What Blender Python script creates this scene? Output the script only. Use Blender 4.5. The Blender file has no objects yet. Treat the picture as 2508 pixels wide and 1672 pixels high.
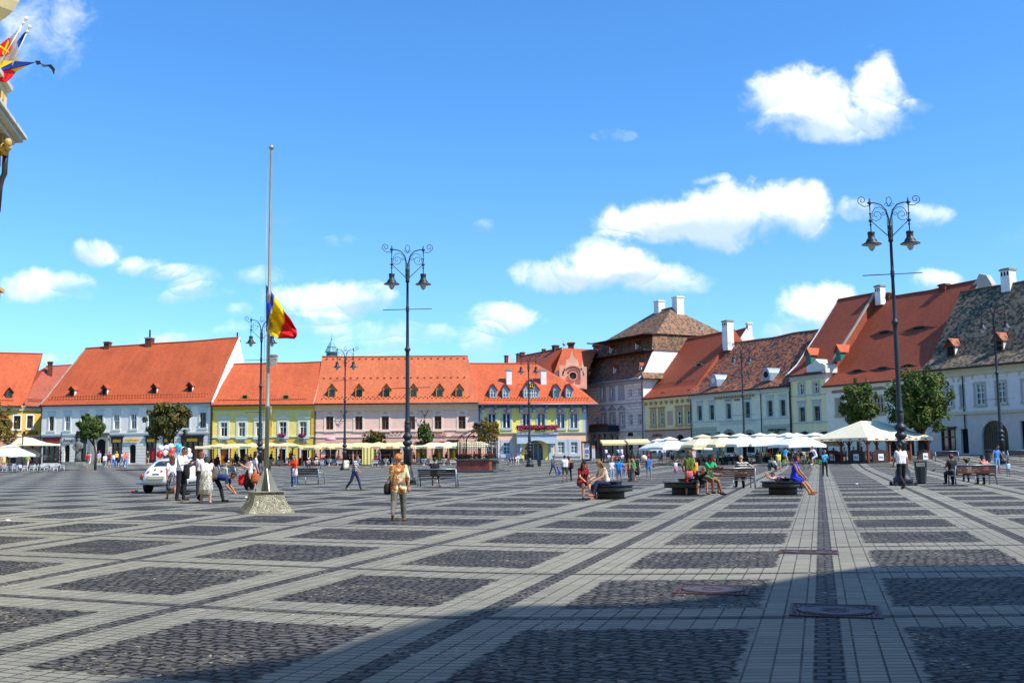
import bpy, bmesh, math, random
import numpy as np
from mathutils import Vector, Matrix, Euler, Quaternion
R = math.radians
PI = math.pi
random.seed(7)
scene = bpy.context.scene
col = scene.collection
# ------------------------------------------------------------------ camera
CAMZ = 1.6
cam = bpy.data.objects.new('camera', bpy.data.cameras.new('camera'))
col.objects.link(cam)
PITCH = math.atan(272 / 2500)
ROT = (Matrix.Rotation(PI / 2 + PITCH, 3, 'X') @ Matrix.Rotation(-0.011, 3, 'Z'))
cam.matrix_world = Matrix.Translation((0, 0, CAMZ)) @ ROT.to_4x4()
cam.data.sensor_width = 36
cam.data.lens = 2500 / 2508 * 36
cam.data.clip_start = 0.1
cam.data.clip_end = 5000
scene.camera = cam
scene.render.resolution_x, scene.render.resolution_y = 1024, 682
scene.view_settings.view_transform = 'Standard'
scene.view_settings.look = 'None'
scene.view_settings.exposure = 0.32
scene.view_settings.gamma = 1.0
# ------------------------------------------------------------------ sun
SUN_EL = R(50)
SH = Vector((0.88, -0.47, 0)).normalized()          # horizontal direction towards the sun
SDIR = (SH * math.cos(SUN_EL) + Vector((0, 0, math.sin(SUN_EL)))).normalized()
sl = bpy.data.lights.new('sun', 'SUN')
sl.energy = 5.0
sl.angle = R(0.55)
sl.color = (1.0, 0.95, 0.86)
so = bpy.data.objects.new('sun', sl)
so.rotation_euler = (-SDIR).to_track_quat('-Z', 'Y').to_euler()
col.objects.link(so)
# ------------------------------------------------------------------ node helpers
class NT:
 def __init__(s, tree):
  s.t = tree
  s.n = tree.nodes
  s.l = tree.links
 def put(s, sock, v):
  if isinstance(v, bpy.types.NodeSocket):
   s.l.new(v, sock)
  elif v is not None:
   try:
    sock.default_value = v
   except Exception:
    sock.default_value = (*v, 1.0) if len(v) == 3 else v[:3]
 def m(s, op, a, b=None, c=None, clamp=False):
  nd = s.n.new('ShaderNodeMath')
  nd.operation = op
  nd.use_clamp = clamp
  s.put(nd.inputs[0], a)
  if b is not None: s.put(nd.inputs[1], b)
  if c is not None: s.put(nd.inputs[2], c)
  return nd.outputs[0]
 def vm(s, op, a, b=None, sc=None):
  nd = s.n.new('ShaderNodeVectorMath')
  nd.operation = op
  s.put(nd.inputs[0], a)
  if b is not None: s.put(nd.inputs[1], b)
  if sc is not None: s.put(nd.inputs['Scale'], sc)
  return nd.outputs['Value'] if op in ('LENGTH', 'DOT_PRODUCT', 'DISTANCE') else nd.outputs[0]
 def sep(s, v):
  nd = s.n.new('ShaderNodeSeparateXYZ')
  s.l.new(v, nd.inputs[0])
  return nd.outputs
 def comb(s, x=0.0, y=0.0, z=0.0):
  nd = s.n.new('ShaderNodeCombineXYZ')
  for i, v in enumerate((x, y, z)): s.put(nd.inputs[i], v)
  return nd.outputs[0]
 def mix(s, f, a, b, mode='MIX'):
  nd = s.n.new('ShaderNodeMix')
  nd.data_type = 'RGBA'
  nd.blend_type = mode
  nd.clamp_factor = True
  s.put(nd.inputs[0], f)
  for i, v in ((6, a), (7, b)):
   if isinstance(v, (tuple, list)): v = (*v[:3], 1.0)
   s.put(nd.inputs[i], v)
  return nd.outputs[2]
 def noise(s, vec, scale, detail=2.0, rough=0.5, out=0, dist=0.0):
  nd = s.n.new('ShaderNodeTexNoise')
  if vec is not None: s.l.new(vec, nd.inputs['Vector'])
  nd.inputs['Scale'].default_value = scale
  nd.inputs['Detail'].default_value = detail
  nd.inputs['Roughness'].default_value = rough
  nd.inputs['Distortion'].default_value = dist
  return nd.outputs[out]
 def ss(s, v, a, b):
  nd = s.n.new('ShaderNodeMapRange')
  nd.interpolation_type = 'SMOOTHSTEP'
  s.put(nd.inputs[0], v)
  nd.inputs[1].default_value = a
  nd.inputs[2].default_value = b
  return nd.outputs[0]
 def lin(s, v, a, b, c=0.0, d=1.0):
  nd = s.n.new('ShaderNodeMapRange')
  s.put(nd.inputs[0], v)
  for i, x in enumerate((a, b, c, d)): nd.inputs[i + 1].default_value = x
  return nd.outputs[0]
 def brick(s, vec, w, h, mort, offset=0.5, c1=(0, 0, 0), c2=(1, 1, 1), smooth=0.1, bias=0.0, freq=2):
  nd = s.n.new('ShaderNodeTexBrick')
  s.l.new(vec, nd.inputs['Vector'])
  nd.offset = offset
  nd.offset_frequency = freq
  nd.inputs['Color1'].default_value = (*c1, 1)
  nd.inputs['Color2'].default_value = (*c2, 1)
  nd.inputs['Mortar'].default_value = (0.5, 0.5, 0.5, 1)
  nd.inputs['Scale'].default_value = 1
  nd.inputs['Mortar Size'].default_value = mort
  nd.inputs['Mortar Smooth'].default_value = smooth
  nd.inputs['Bias'].default_value = bias
  nd.inputs['Brick Width'].default_value = w
  nd.inputs['Row Height'].default_value = h
  return nd.outputs[0], nd.outputs[1]
 def coord(s, k='Object'):
  nd = s.n.new('ShaderNodeTexCoord')
  return nd.outputs[k]
 def bump(s, h, strength=0.5, dist=0.02):
  nd = s.n.new('ShaderNodeBump')
  nd.inputs['Strength'].default_value = strength
  nd.inputs['Distance'].default_value = dist
  s.put(nd.inputs['Height'], h)
  return nd.outputs[0]
def newmat(name):
 m = bpy.data.materials.new(name)
 m.use_nodes = True
 nt = NT(m.node_tree)
 b = nt.n['Principled BSDF']
 return m, nt, b
def srgb(h):
 h = h.lstrip('#')
 c = [int(h[i:i + 2], 16) / 255 for i in (0, 2, 4)]
 return tuple(x / 12.92 if x < 0.04045 else ((x + 0.055) / 1.055) ** 2.4 for x in c)
_mats = {}
def mat(name, c, rough=0.8, var=0.12, scale=3.0, metal=0.0, bump=0.0, spec=0.5, stain=0.0):
 """plain painted / plastered / cloth surface with mottling"""
 if name in _mats: return _mats[name]
 m, nt, b = newmat(name)
 if isinstance(c, str): c = srgb(c)
 co = nt.coord()
 n = nt.noise(co, scale, 4, 0.6)
 n2 = nt.noise(co, scale * 0.13, 3, 0.6)
 f = nt.m('ADD', nt.m('MULTIPLY', n, 0.5), nt.m('MULTIPLY', n2, 0.5))
 lo = tuple(x * (1 - var * 1.6) for x in c)
 hi = tuple(min(1, x * (1 + var)) for x in c)
 cc = nt.mix(nt.ss(f, 0.3, 0.7), lo, hi)
 if stain:
  st = nt.noise(co, 0.9, 5, 0.7)
  cc = nt.mix(nt.m('MULTIPLY', nt.ss(st, 0.52, 0.75), stain), cc, tuple(x * 0.5 for x in c))
 nt.put(b.inputs['Base Color'], cc)
 b.inputs['Roughness'].default_value = rough
 b.inputs['Metallic'].default_value = metal
 b.inputs['Specular IOR Level'].default_value = spec
 if bump:
  nt.put(b.inputs['Normal'], nt.bump(n, bump, 0.02))
 _mats[name] = m
 return m
# ------------------------------------------------------------------ pixel geometry (photo measured at 2508 x 1672)
CP = Vector((0, 0, CAMZ))
def ray(px, py):
 return ROT @ Vector(((px - 1254) / 2500, (836 - py) / 2500, -1.0))
def plan(px, Y):
 lo, hi = 1000., 1200.
 for _ in range(30):
  mid = (lo + hi) / 2
  if ray(px, mid).z > 0: lo = mid
  else: hi = mid
 d = ray(px, lo)
 return Vector((d.x / d.y * Y, Y, 0))
def sstep(t):
 t = max(0., min(1., t))
 return t * t * (3 - 2 * t)
def gz(x, y):
 q = 91.7 - (.894 * x + .448 * y)
 amp = .5 + .35 * sstep((x - 18) / 20)
 return max(amp * sstep((36 - q) / 36) * sstep((y - 45) / 30), .5 * sstep((y - 112) / 38))
def gp(px, py):
 """point of the ground seen at a photo pixel"""
 d = ray(px, py)
 t = 1.0
 while t < 400:
  p = CP + d * t
  if p.z <= gz(p.x, p.y): break
  t += 0.5
 a, b = t - .5, t
 for _ in range(20):
  m = (a + b) / 2
  p = CP + d * m
  if p.z <= gz(p.x, p.y): b = m
  else: a = m
 return CP + d * b
def at(px, py, Y):
 d = ray(px, py)
 return CP + d * (Y / d.y)
def gpY(px, Y):
 p = plan(px, Y)
 p.z = gz(p.x, p.y)
 return p
# ------------------------------------------------------------------ mesh builder
class MB:
 def __init__(s):
  s.v = []; s.f = []; s.mi = []; s.sm = []; s.uv = {}
 def add(s, vs, fs, mi=0, smooth=False, M=None):
  o = len(s.v)
  if M is not None: vs = [M @ Vector(v) for v in vs]
  s.v += [tuple(v) for v in vs]
  for f in fs:
   s.f.append([i + o for i in f])
   s.mi.append(mi)
   s.sm.append(smooth)
  return s
 def box(s, x0, x1, y0, y1, z0, z1, mi=0, M=None):
  vs = [(x0, y0, z0), (x1, y0, z0), (x1, y1, z0), (x0, y1, z0), (x0, y0, z1), (x1, y0, z1), (x1, y1, z1), (x0, y1, z1)]
  return s.add(vs, [(0, 3, 2, 1), (4, 5, 6, 7), (0, 1, 5, 4), (1, 2, 6, 5), (2, 3, 7, 6), (3, 0, 4, 7)], mi, False, M)
 def quad(s, a, b, c, d, mi=0, uv=None):
  s.add([a, b, c, d], [(0, 1, 2, 3)], mi)
  if uv: s.uv[len(s.f) - 1] = uv
  return s
 def poly(s, pts, mi=0):
  return s.add(pts, [tuple(range(len(pts)))], mi)
 def prism(s, pts, y0, y1, mi=0, M=None):
  """outline in x,z extruded along y (pts counter-clockwise seen from -y)"""
  n = len(pts)
  vs = [(x, y0, z) for x, z in pts] + [(x, y1, z) for x, z in pts]
  fs = [tuple(range(n)), tuple(range(2 * n - 1, n - 1, -1))]
  fs += [(i, i + n, (i + 1) % n + n, (i + 1) % n) for i in range(n)]
  return s.add(vs, fs, mi, False, M)
 def vprism(s, pts, z0, z1, mi=0, M=None):
  n = len(pts)
  vs = [(x, y, z0) for x, y in pts] + [(x, y, z1) for x, y in pts]
  fs = [tuple(range(n - 1, -1, -1)), tuple(range(n, 2 * n))]
  fs += [(i, (i + 1) % n, (i + 1) % n + n, i + n) for i in range(n)]
  return s.add(vs, fs, mi, False, M)
 def lathe(s, prof, seg=12, mi=0, c=(0, 0, 0), M=None, smooth=True, rot=0.0, sx=1.0, sy=1.0):
  vs = []; fs = []
  for r, z in prof:
   for k in range(seg):
    a = 2 * PI * k / seg + rot
    vs.append((c[0] + r * math.cos(a) * sx, c[1] + r * math.sin(a) * sy, c[2] + z))
  for i in range(len(prof) - 1):
   for k in range(seg):
    k2 = (k + 1) % seg
    fs.append((i * seg + k, i * seg + k2, (i + 1) * seg + k2, (i + 1) * seg + k))
  if prof[0][0] > 1e-4: fs.append(tuple(range(seg - 1, -1, -1)))
  if prof[-1][0] > 1e-4: fs.append(tuple(range((len(prof) - 1) * seg, len(prof) * seg)))
  return s.add(vs, fs, mi, smooth, M)
 def tube(s, pts, r, seg=6, mi=0, smooth=True, closed=False, cap=True):
  pts = [Vector(p) for p in pts]
  n = len(pts)
  rs = r if isinstance(r, (list, tuple)) else [r] * n
  vs = []; fs = []
  up = None
  for i, p in enumerate(pts):
   if closed: t = pts[(i + 1) % n] - pts[i - 1]
   else: t = pts[min(i + 1, n - 1)] - pts[max(i - 1, 0)]
   if t.length < 1e-9: t = Vector((0, 0, 1))
   t.normalize()
   if up is None: up = t.orthogonal().normalized()
   up = (up - t * up.dot(t))
   up = up.normalized() if up.length > 1e-6 else t.orthogonal().normalized()
   b = t.cross(up)
   for k in range(seg):
    a = 2 * PI * k / seg
    vs.append(p + (up * math.cos(a) + b * math.sin(a)) * rs[i])
  m = n if closed else n - 1
  for i in range(m):
   j = (i + 1) % n
   for k in range(seg):
    k2 = (k + 1) % seg
    fs.append((i * seg + k, i * seg + k2, j * seg + k2, j * seg + k))
  if cap and not closed:
   fs.append(tuple(range(seg - 1, -1, -1)))
   fs.append(tuple(range((n - 1) * seg, n * seg)))
  return s.add(vs, fs, mi, smooth)
 def sphere(s, c, r, seg=10, rings=7, mi=0, sc=(1, 1, 1)):
  pr = []
  for i in range(rings + 1):
   a = -PI / 2 + PI * i / rings
   pr.append((max(1e-5, r * math.cos(a)), r * math.sin(a) * sc[2]))
  return s.lathe(pr, seg, mi, c, sx=sc[0], sy=sc[1])
 def build(s, name, mats, parent=None, label=None, M=None):
  me = bpy.data.meshes.new(name)
  v = s.v if M is None else [M @ Vector(x) for x in s.v]
  me.from_pydata(v, [], s.f)
  for m in (mats if isinstance(mats, (list, tuple)) else [mats]): me.materials.append(m)
  me.polygons.foreach_set('material_index', s.mi)
  me.polygons.foreach_set('use_smooth', s.sm)
  if s.uv:
   uvl = me.uv_layers.new(name='UVMap')
   for fi, uvs in s.uv.items():
    p = me.polygons[fi]
    for k, li in enumerate(p.loop_indices): uvl.data[li].uv = uvs[k]
  me.update()
  o = bpy.data.objects.new(name, me)
  col.objects.link(o)
  if parent is not None: o.parent = parent
  if label: o['label'] = label
  return o
def tag(o, label=None, cat=None, group=None, kind=None):
 if label: o['label'] = label
 if cat: o['category'] = cat
 if group: o['group'] = group
 if kind: o['kind'] = kind
 return o
def empty(name, loc=(0, 0, 0), rz=0.0):
 o = bpy.data.objects.new(name, None)
 o.empty_display_size = 0.2
 o.location = loc
 o.rotation_euler = (0, 0, rz)
 col.objects.link(o)
 return o
def copy_tree(o, parent=None):
 c = o.copy()
 col.objects.link(c)
 if parent is not None: c.parent = parent
 for ch in o.children: copy_tree(ch, c)
 return c
def textmesh(mb, txt, x0, x1, z0, z1, y, mi=0, depth=0.03, shear=0.0, M=None, bold=0.0):
 """letters fitted in a box on the plane y=const, facing -y"""
 cu = bpy.data.curves.new('t', 'FONT')
 cu.body = txt
 cu.extrude = depth
 cu.shear = shear
 cu.offset = bold
 cu.resolution_u = 2
 ob = bpy.data.objects.new('t', cu)
 me = ob.to_mesh()
 vs = [v.co.copy() for v in me.vertices]
 fs = [tuple(p.vertices) for p in me.polygons]
 ob.to_mesh_clear()
 bpy.data.objects.remove(ob)
 bpy.data.curves.remove(cu)
 if not vs: return
 ax = min(v.x for v in vs); bx = max(v.x for v in vs)
 ay = min(v.y for v in vs); by = max(v.y for v in vs)
 out = [(x0 + (v.x - ax) / (bx - ax) * (x1 - x0), y - v.z, z0 + (v.y - ay) / (by - ay) * (z1 - z0)) for v in vs]
 mb.add(out, fs, mi, False, M)
# ------------------------------------------------------------------ world: sky and cumulus
def make_world():
 w = bpy.data.worlds.new('World')
 scene.world = w
 w.use_nodes = True
 nt = NT(w.node_tree)
 for n in list(nt.n): nt.n.remove(n)
 out = nt.n.new('ShaderNodeOutputWorld')
 bg = nt.n.new('ShaderNodeBackground')
 bg.inputs['Strength'].default_value = 0.113
 nt.l.new(bg.outputs[0], out.inputs[0])
 sky = nt.n.new('ShaderNodeTexSky')
 sky.sky_type = 'NISHITA'
 sky.sun_disc = False
 sky.sun_elevation = SUN_EL
 sky.sun_rotation = math.atan2(SH.x, SH.y)
 sky.altitude = 400
 sky.air_density = 1.0
 sky.dust_density = 0.3
 sky.ozone_density = 2.5
 skyc = nt.mix(1.0, sky.outputs[0], SKYTINT, 'MULTIPLY')
 elev = nt.ss(nt.sep(nt.coord('Generated'))[2], 0.0, 0.42)
 skyc = nt.mix(1.0, skyc, nt.mix(elev, (1.18, 0.97, 0.86), (0.95, 1.0, 1.04)), 'MULTIPLY')
 d = nt.coord('Generated')
 x, y, z = nt.sep(d)
 ys = nt.m('MAXIMUM', y, 0.05)
 u = nt.m('DIVIDE', x, ys)
 v = nt.m('DIVIDE', z, ys)
 p = nt.comb(u, v, 0.0)
 warp = nt.noise(p, 9.0, 3, 0.55, out=1)
 warp = nt.vm('SCALE', nt.vm('SUBTRACT', warp, (0.5, 0.5, 0.5)), sc=0.035)
 pw = nt.vm('ADD', p, warp)
 acc = None; hacc = None; wacc = None
 C = [(1960, 245, 140, 92, 1), (2155, 228, 78, 84, 1), (2045, 300, 160, 52, 1), (1690, 530, 175, 62, 1), (1560, 550, 110, 45, .95), (1790, 520, 190, 80, 1), (1970, 520, 95, 70, 1),
  (1390, 672, 130, 46, .9), (1480, 640, 110, 62, 1), (1620, 680, 140, 42, .8), (1238, 783, 92, 42, .9), (800, 742, 130, 46, .85), (900, 735, 70, 40, .7),
  (232, 618, 62, 34, .8), (330, 645, 70, 24, .7), (410, 662, 60, 20, .7), (95, 706, 120, 38, .72), (170, 690, 55, 26, .6), (492, 690, 60, 34, .55), (490, 724, 90, 20, .5),
  (960, 826, 170, 34, .55), (920, 862, 130, 22, .6), (760, 800, 90, 26, .45), (1178, 840, 56, 34, .6), (80, 70, 130, 120, .5), (40, 130, 120, 80, .4), (2010, 755, 100, 66, .95), (2070, 790, 130, 60, .9), (1930, 800, 60, 40, .6),
  (2090, 520, 56, 32, .75), (2275, 530, 60, 30, .6), (2290, 695, 64, 34, .8), (1503, 323, 56, 16, .36), (842, 586, 56, 16, .42), (1740, 430, 40, 12, .3), (1197, 560, 36, 14, .4),
  (575, 765, 40, 18, .45), (405, 830, 60, 18, .7), (640, 680, 60, 24, .45), (555, 810, 40, 20, .45), (125, 875, 32, 16, .5), (2260, 262, 32, 18, .25)]
 for (px, py, rx, ry, wt) in C:
  a = ray(px, py); b = ray(px + rx, py); e = ray(px, py - ry)
  cu_, cv_ = a.x / a.y, a.z / a.y
  ru = abs(b.x / b.y - cu_) * 1.12
  rv = abs(e.z / e.y - cv_) * 1.12
  q = nt.vm('SUBTRACT', pw, (cu_, cv_, 0))
  q = nt.vm('MULTIPLY', q, (1 / ru, 1 / rv, 0))
  e1 = nt.m('SUBTRACT', 1.0, nt.vm('LENGTH', q))
  e1 = nt.m('MULTIPLY', e1, 1.0)
  e1 = nt.m('MINIMUM', nt.m('MULTIPLY', e1, 1.7), nt.m('MULTIPLY_ADD', e1, wt * 1.0, wt * .3))
  hy = nt.m('MULTIPLY', nt.sep(q)[1], nt.m('GREATER_THAN', e1, -0.2))
  acc = e1 if acc is None else nt.m('SMOOTH_MAX', acc, e1, 0.12)
  w1 = nt.m('MULTIPLY', nt.ss(e1, -0.45, 0.0), min(1.0, wt * 1.05))
  wacc = w1 if wacc is None else nt.m('MAXIMUM', wacc, w1)
  hacc = hy if hacc is None else nt.m('ADD', hacc, hy)
 fb = nt.noise(p, 26.0, 8, 0.62, dist=0.3)
 fb2 = nt.noise(p, 11.0, 5, 0.6)
 field = nt.m('ADD', acc, nt.m('MULTIPLY', nt.m('SUBTRACT', fb, 0.5), 2.6))
 dens = nt.ss(field, -0.05, 1.05)
 dens = nt.m('MULTIPLY', nt.m('MULTIPLY', dens, wacc), nt.m('GREATER_THAN', y, 0.05))
 bright = nt.m('ADD', nt.m('MULTIPLY', fb2, 1.3), nt.m('MULTIPLY', nt.lin(hacc, -1.0, 1.0, -0.5, 0.5), 0.75))
 bright = nt.ss(bright, 0.3, 1.0)
 cc = nt.mix(bright, (4.9, 6.2, 8.6), (11.5, 11.5, 11.5))
 # faint thin veil low in the sky
 veil = nt.m('MULTIPLY', nt.ss(nt.noise(nt.vm('MULTIPLY', p, (1, 2.2, 1)), 7.0, 5, 0.6), 0.55, 0.8), nt.m('SUBTRACT', 1.0, nt.ss(v, 0.05, 0.3)))
 dens = nt.m('MAXIMUM', dens, nt.m('MULTIPLY', veil, 0.22))
 fin = nt.mix(nt.m('MULTIPLY', dens, 0.97), skyc, cc)
 nt.l.new(fin, bg.inputs[0])
SKYTINT = (0.66, 1.25, 1.72)
make_world()
# ------------------------------------------------------------------ ground
def ground_material():
 m, nt, b = newmat('square_paving')
 co = nt.coord()
 x, y, z = nt.sep(co)
 a = R(16.63)
 u = nt.m('SUBTRACT', nt.m('MULTIPLY', x, math.cos(a)), nt.m('MULTIPLY', y, math.sin(a)))
 w = nt.m('ADD', nt.m('MULTIPLY', x, math.sin(a)), nt.m('MULTIPLY', y, math.cos(a)))
 # gentle bend of the cross bands and fan of the long bands on the left
 t = nt.m('ADD', u, 3.6)
 g = nt.m('ADD', nt.m('MULTIPLY', u, 0.095), nt.m('MULTIPLY', nt.m('SQRT', nt.m('ADD', nt.m('MULTIPLY', t, t), 2.0)), 0.205))
 g = nt.m('SUBTRACT', g, 0.793)
 wp = nt.m('SUBTRACT', w, nt.m('ADD', g, 10.48 - 3.68 * 2))
 fan = nt.m('MULTIPLY', nt.m('MULTIPLY', nt.m('SUBTRACT', nt.m('MINIMUM', w, 26.0), 9.0), 0.13), nt.ss(nt.m('MULTIPLY', u, -1.0), 6.5, 12.0))
 up = nt.m('ADD', u, fan)
 PU, PW = 3.3, 3.68
 su = nt.m('DIVIDE', up, PU); sw = nt.m('DIVIDE', wp, PW)
 du = nt.m('MULTIPLY', nt.m('ABSOLUTE', nt.m('SUBTRACT', su, nt.m('ROUND', su))), PU)
 dw = nt.m('MULTIPLY', nt.m('ABSOLUTE', nt.m('SUBTRACT', sw, nt.m('ROUND', sw))), PW)
 wob = nt.noise(co, 9.0, 1, 0.5)
 wob = nt.m('MULTIPLY', nt.m('SUBTRACT', wob, 0.5), 0.2)
 dmin = nt.m('MINIMUM', nt.m('SUBTRACT', du, 0.03), dw)
 dmw = nt.m('ADD', dmin, wob)
 line = nt.m('SUBTRACT', 1.0, nt.ss(dmin, 0.07, 0.095))
 panel = nt.ss(dmw, 0.60, 0.66)
 dark = nt.m('MAXIMUM', line, panel)
 # light setts
 pv = nt.comb(up, wp, 0.0)
 lc, lm = nt.brick(pv, 0.2, 0.115, 0.0095, offset=0.0, smooth=0.2)
 # panel orientation varies from panel to panel
 cell = nt.comb(nt.m('FLOOR', su), nt.m('FLOOR', sw), 0.0)
 wn = nt.n.new('ShaderNodeTexWhiteNoise'); nt.l.new(cell, wn.inputs[0])
 ang = nt.lin(wn.outputs[0], 0, 1, -0.9, 0.7)
 vr = nt.n.new('ShaderNodeVectorRotate'); vr.rotation_type = 'Z_AXIS'
 nt.l.new(pv, vr.inputs['Vector']); nt.l.new(ang, vr.inputs['Angle'])
 wv = nt.vm('SCALE', nt.vm('SUBTRACT', nt.noise(co, 3.2, 2, 0.5, out=1), (0.5, 0.5, 0.5)), sc=0.14)
 wv2 = nt.vm('SCALE', nt.vm('SUBTRACT', nt.noise(co, 17, 1, 0.5, out=1), (0.5, 0.5, 0.5)), sc=0.03)
 dv = nt.vm('ADD', nt.vm('ADD', vr.outputs[0], wv), wv2)
 # cobbles: jittered cells in staggered rows
 dx_, dy_, _z = nt.sep(dv)
 rowi = nt.m('FLOOR', nt.m('DIVIDE', dy_, 0.112))
 sh_ = nt.m('MULTIPLY', nt.m('FRACT', nt.m('MULTIPLY', rowi, 0.5)), 1.0)
 cv = nt.comb(nt.m('ADD', nt.m('DIVIDE', dx_, 0.17), sh_), nt.m('DIVIDE', dy_, 0.112), 0.0)
 ve = nt.n.new('ShaderNodeTexVoronoi'); ve.feature = 'DISTANCE_TO_EDGE'; ve.voronoi_dimensions = '2D'; ve.inputs['Scale'].default_value = 1.0; ve.inputs['Randomness'].default_value = 0.42; nt.l.new(cv, ve.inputs['Vector'])
 vc = nt.n.new('ShaderNodeTexVoronoi'); vc.voronoi_dimensions = '2D'; vc.inputs['Scale'].default_value = 1.0; vc.inputs['Randomness'].default_value = 0.42; nt.l.new(cv, vc.inputs['Vector'])
 bc_, bm_ = nt.brick(pv, 0.2, 0.12, 0.016, offset=0.5, smooth=0.3)
 dc = nt.sep(vc.outputs['Color'])[0]
 dm = nt.m('MAXIMUM', nt.m('MULTIPLY', nt.m('SUBTRACT', 1.0, nt.ss(ve.outputs['Distance'], 0.05, 0.19)), panel), nt.m('MULTIPLY', bm_, line))
 n1 = nt.noise(co, 0.35, 4, 0.6); n2 = nt.noise(co, 2.5, 4, 0.65); n3 = nt.noise(co, 40, 3, 0.6)
 lightc = nt.mix(lc, (0.235, 0.228, 0.19), (0.305, 0.292, 0.238))
 lightc = nt.mix(nt.ss(n1, 0.35, 0.65), lightc, nt.mix(1.0, lightc, (0.86, 0.88, 0.9), 'MULTIPLY'))
 lightc = nt.mix(nt.m('MULTIPLY', nt.ss(n2, 0.5, 0.75), 0.5), lightc, (0.31, 0.295, 0.24))
 darkc = nt.mix(dc, (0.054, 0.052, 0.047), (0.14, 0.134, 0.122))
 pt = nt.n.new('ShaderNodeTexWhiteNoise'); nt.l.new(nt.vm('ADD', cell, (7, 3, 0)), pt.inputs[0])
 darkc = nt.mix(nt.m('MULTIPLY', pt.outputs[0], 0.5), darkc, (0.062, 0.055, 0.055))
 darkc = nt.mix(nt.m('MULTIPLY', nt.ss(n2, 0.45, 0.75), 0.45), darkc, (0.13, 0.128, 0.122))
 # joints: black gaps, here and there filled with dry sand and moss
 sand = nt.ss(nt.noise(co, 0.8, 4, 0.7), 0.5, 0.62)
 sand2 = nt.ss(nt.noise(co, 14, 2, 0.6), 0.5, 0.62)
 jc = nt.mix(nt.m('MULTIPLY', sand, sand2), (0.004, 0.004, 0.005), (0.42, 0.37, 0.25))
 lj = nt.mix(nt.m('MULTIPLY', sand, sand2), (0.015, 0.015, 0.016), (0.3, 0.26, 0.16))
 jw = nt.m('MULTIPLY', lm, nt.lin(nt.noise(co, 0.8, 2, 0.5), 0.3, 0.7, 0.45, 1.0))
 lightc = nt.mix(jw, lightc, lj)
 darkc = nt.mix(dm, darkc, jc)
 cc = nt.mix(dark, lightc, darkc)
 big = nt.noise(co, 0.09, 5, 0.65)
 cc = nt.mix(1.0, cc, nt.mix(nt.ss(big, 0.35, 0.65), (0.84, 0.84, 0.86), (1.1, 1.09, 1.05)), 'MULTIPLY')
 stn = nt.ss(nt.noise(co, 0.7, 6, 0.75, dist=.6), 0.56, 0.68)
 cc = nt.mix(nt.m('MULTIPLY', stn, 0.35), cc, nt.mix(1.0, cc, (0.6, 0.58, 0.55), 'MULTIPLY'))
 cc = nt.mix(nt.m('MULTIPLY', nt.ss(nt.noise(co, 6.0, 2, 0.6), 0.73, 0.76), 0.8), cc, (0.5, 0.5, 0.47))   # droppings and litter specks
 nt.put(b.inputs['Base Color'], cc)
 nt.put(b.inputs['Roughness'], nt.mix(dark, (0.9, 0.9, 0.9), (0.75, 0.75, 0.75)))
 b.inputs['Specular IOR Level'].default_value = 0.2
 h = nt.m('SUBTRACT', nt.m('MULTIPLY', n3, 0.2), nt.m('MULTIPLY', nt.mix(dark, nt.m('MULTIPLY', lm, 0.6), nt.m('MULTIPLY', dm, 2.2)), 1.0))
 h = nt.m('ADD', h, nt.m('MULTIPLY', nt.m('MULTIPLY', dark, nt.noise(co, 8.0, 2, 0.5)), 0.9))
 nt.put(b.inputs['Normal'], nt.bump(h, 0.8, 0.015))
 return m
def make_ground():
 xs = [-1500, -400, -200] + list(range(-120, 121, 4)) + [200, 400, 1500]
 ys = [-400, -60, -20] + list(range(0, 201, 4)) + [300, 600, 3000]
 mb = MB()
 vs = [(x, y, gz(min(max(x, -120), 80), min(y, 200))) for y in ys for x in xs]
 n = len(xs)
 fs = [(j * n + i, j * n + i + 1, (j + 1) * n + i + 1, (j + 1) * n + i) for j in range(len(ys) - 1) for i in range(n - 1)]
 mb.add(vs, fs, 0, True)
 o = mb.build('square_paving', [ground_material()])
 tag(o, 'grey stone paving with dark cobbled panels and long bands', kind='structure')
make_ground()
# ------------------------------------------------------------------ building materials
def plaster(name, c, rust=0.0, ofs=0.0, var=0.07, stain=0.4):
 """painted plaster; rust > 0 gives grooved courses every `rust` metres"""
 m, nt, b = newmat(name)
 if isinstance(c, str): c = srgb(c)
 co = nt.coord()
 n = nt.noise(co, 1.3, 5, 0.65)
 n2 = nt.noise(co, 0.25, 3, 0.6)
 st = nt.noise(nt.vm('MULTIPLY', co, (2.2, 2.2, 0.35)), 1.0, 5, 0.7)
 cc = nt.mix(nt.ss(n, 0.3, 0.7), tuple(x * (1 - var) for x in c), tuple(min(.95, x * (1 + var)) for x in c))
 cc = nt.mix(nt.m('MULTIPLY', nt.ss(n2, 0.45, 0.7), 0.35), cc, tuple(x * 0.86 for x in c))
 cc = nt.mix(nt.m('MULTIPLY', nt.ss(st, 0.55, 0.8), stain), cc, tuple(x * 0.55 for x in c))
 if rust:
  z = nt.sep(co)[2]
  fr = nt.m('FRACT', nt.m('DIVIDE', nt.m('ADD', z, ofs), rust))
  gr = nt.m('LESS_THAN', fr, 0.11)
  cc = nt.mix(nt.m('MULTIPLY', gr, 0.62), cc, tuple(x * 0.3 for x in c))
  nt.put(b.inputs['Normal'], nt.bump(nt.m('ADD', nt.m('MULTIPLY', gr, -1.0), nt.m('MULTIPLY', n, 0.15)), 0.6, 0.03))
 else:
  nt.put(b.inputs['Normal'], nt.bump(n, 0.15, 0.02))
 nt.put(b.inputs['Base Color'], cc)
 b.inputs['Roughness'].default_value = 0.88
 return m
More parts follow.
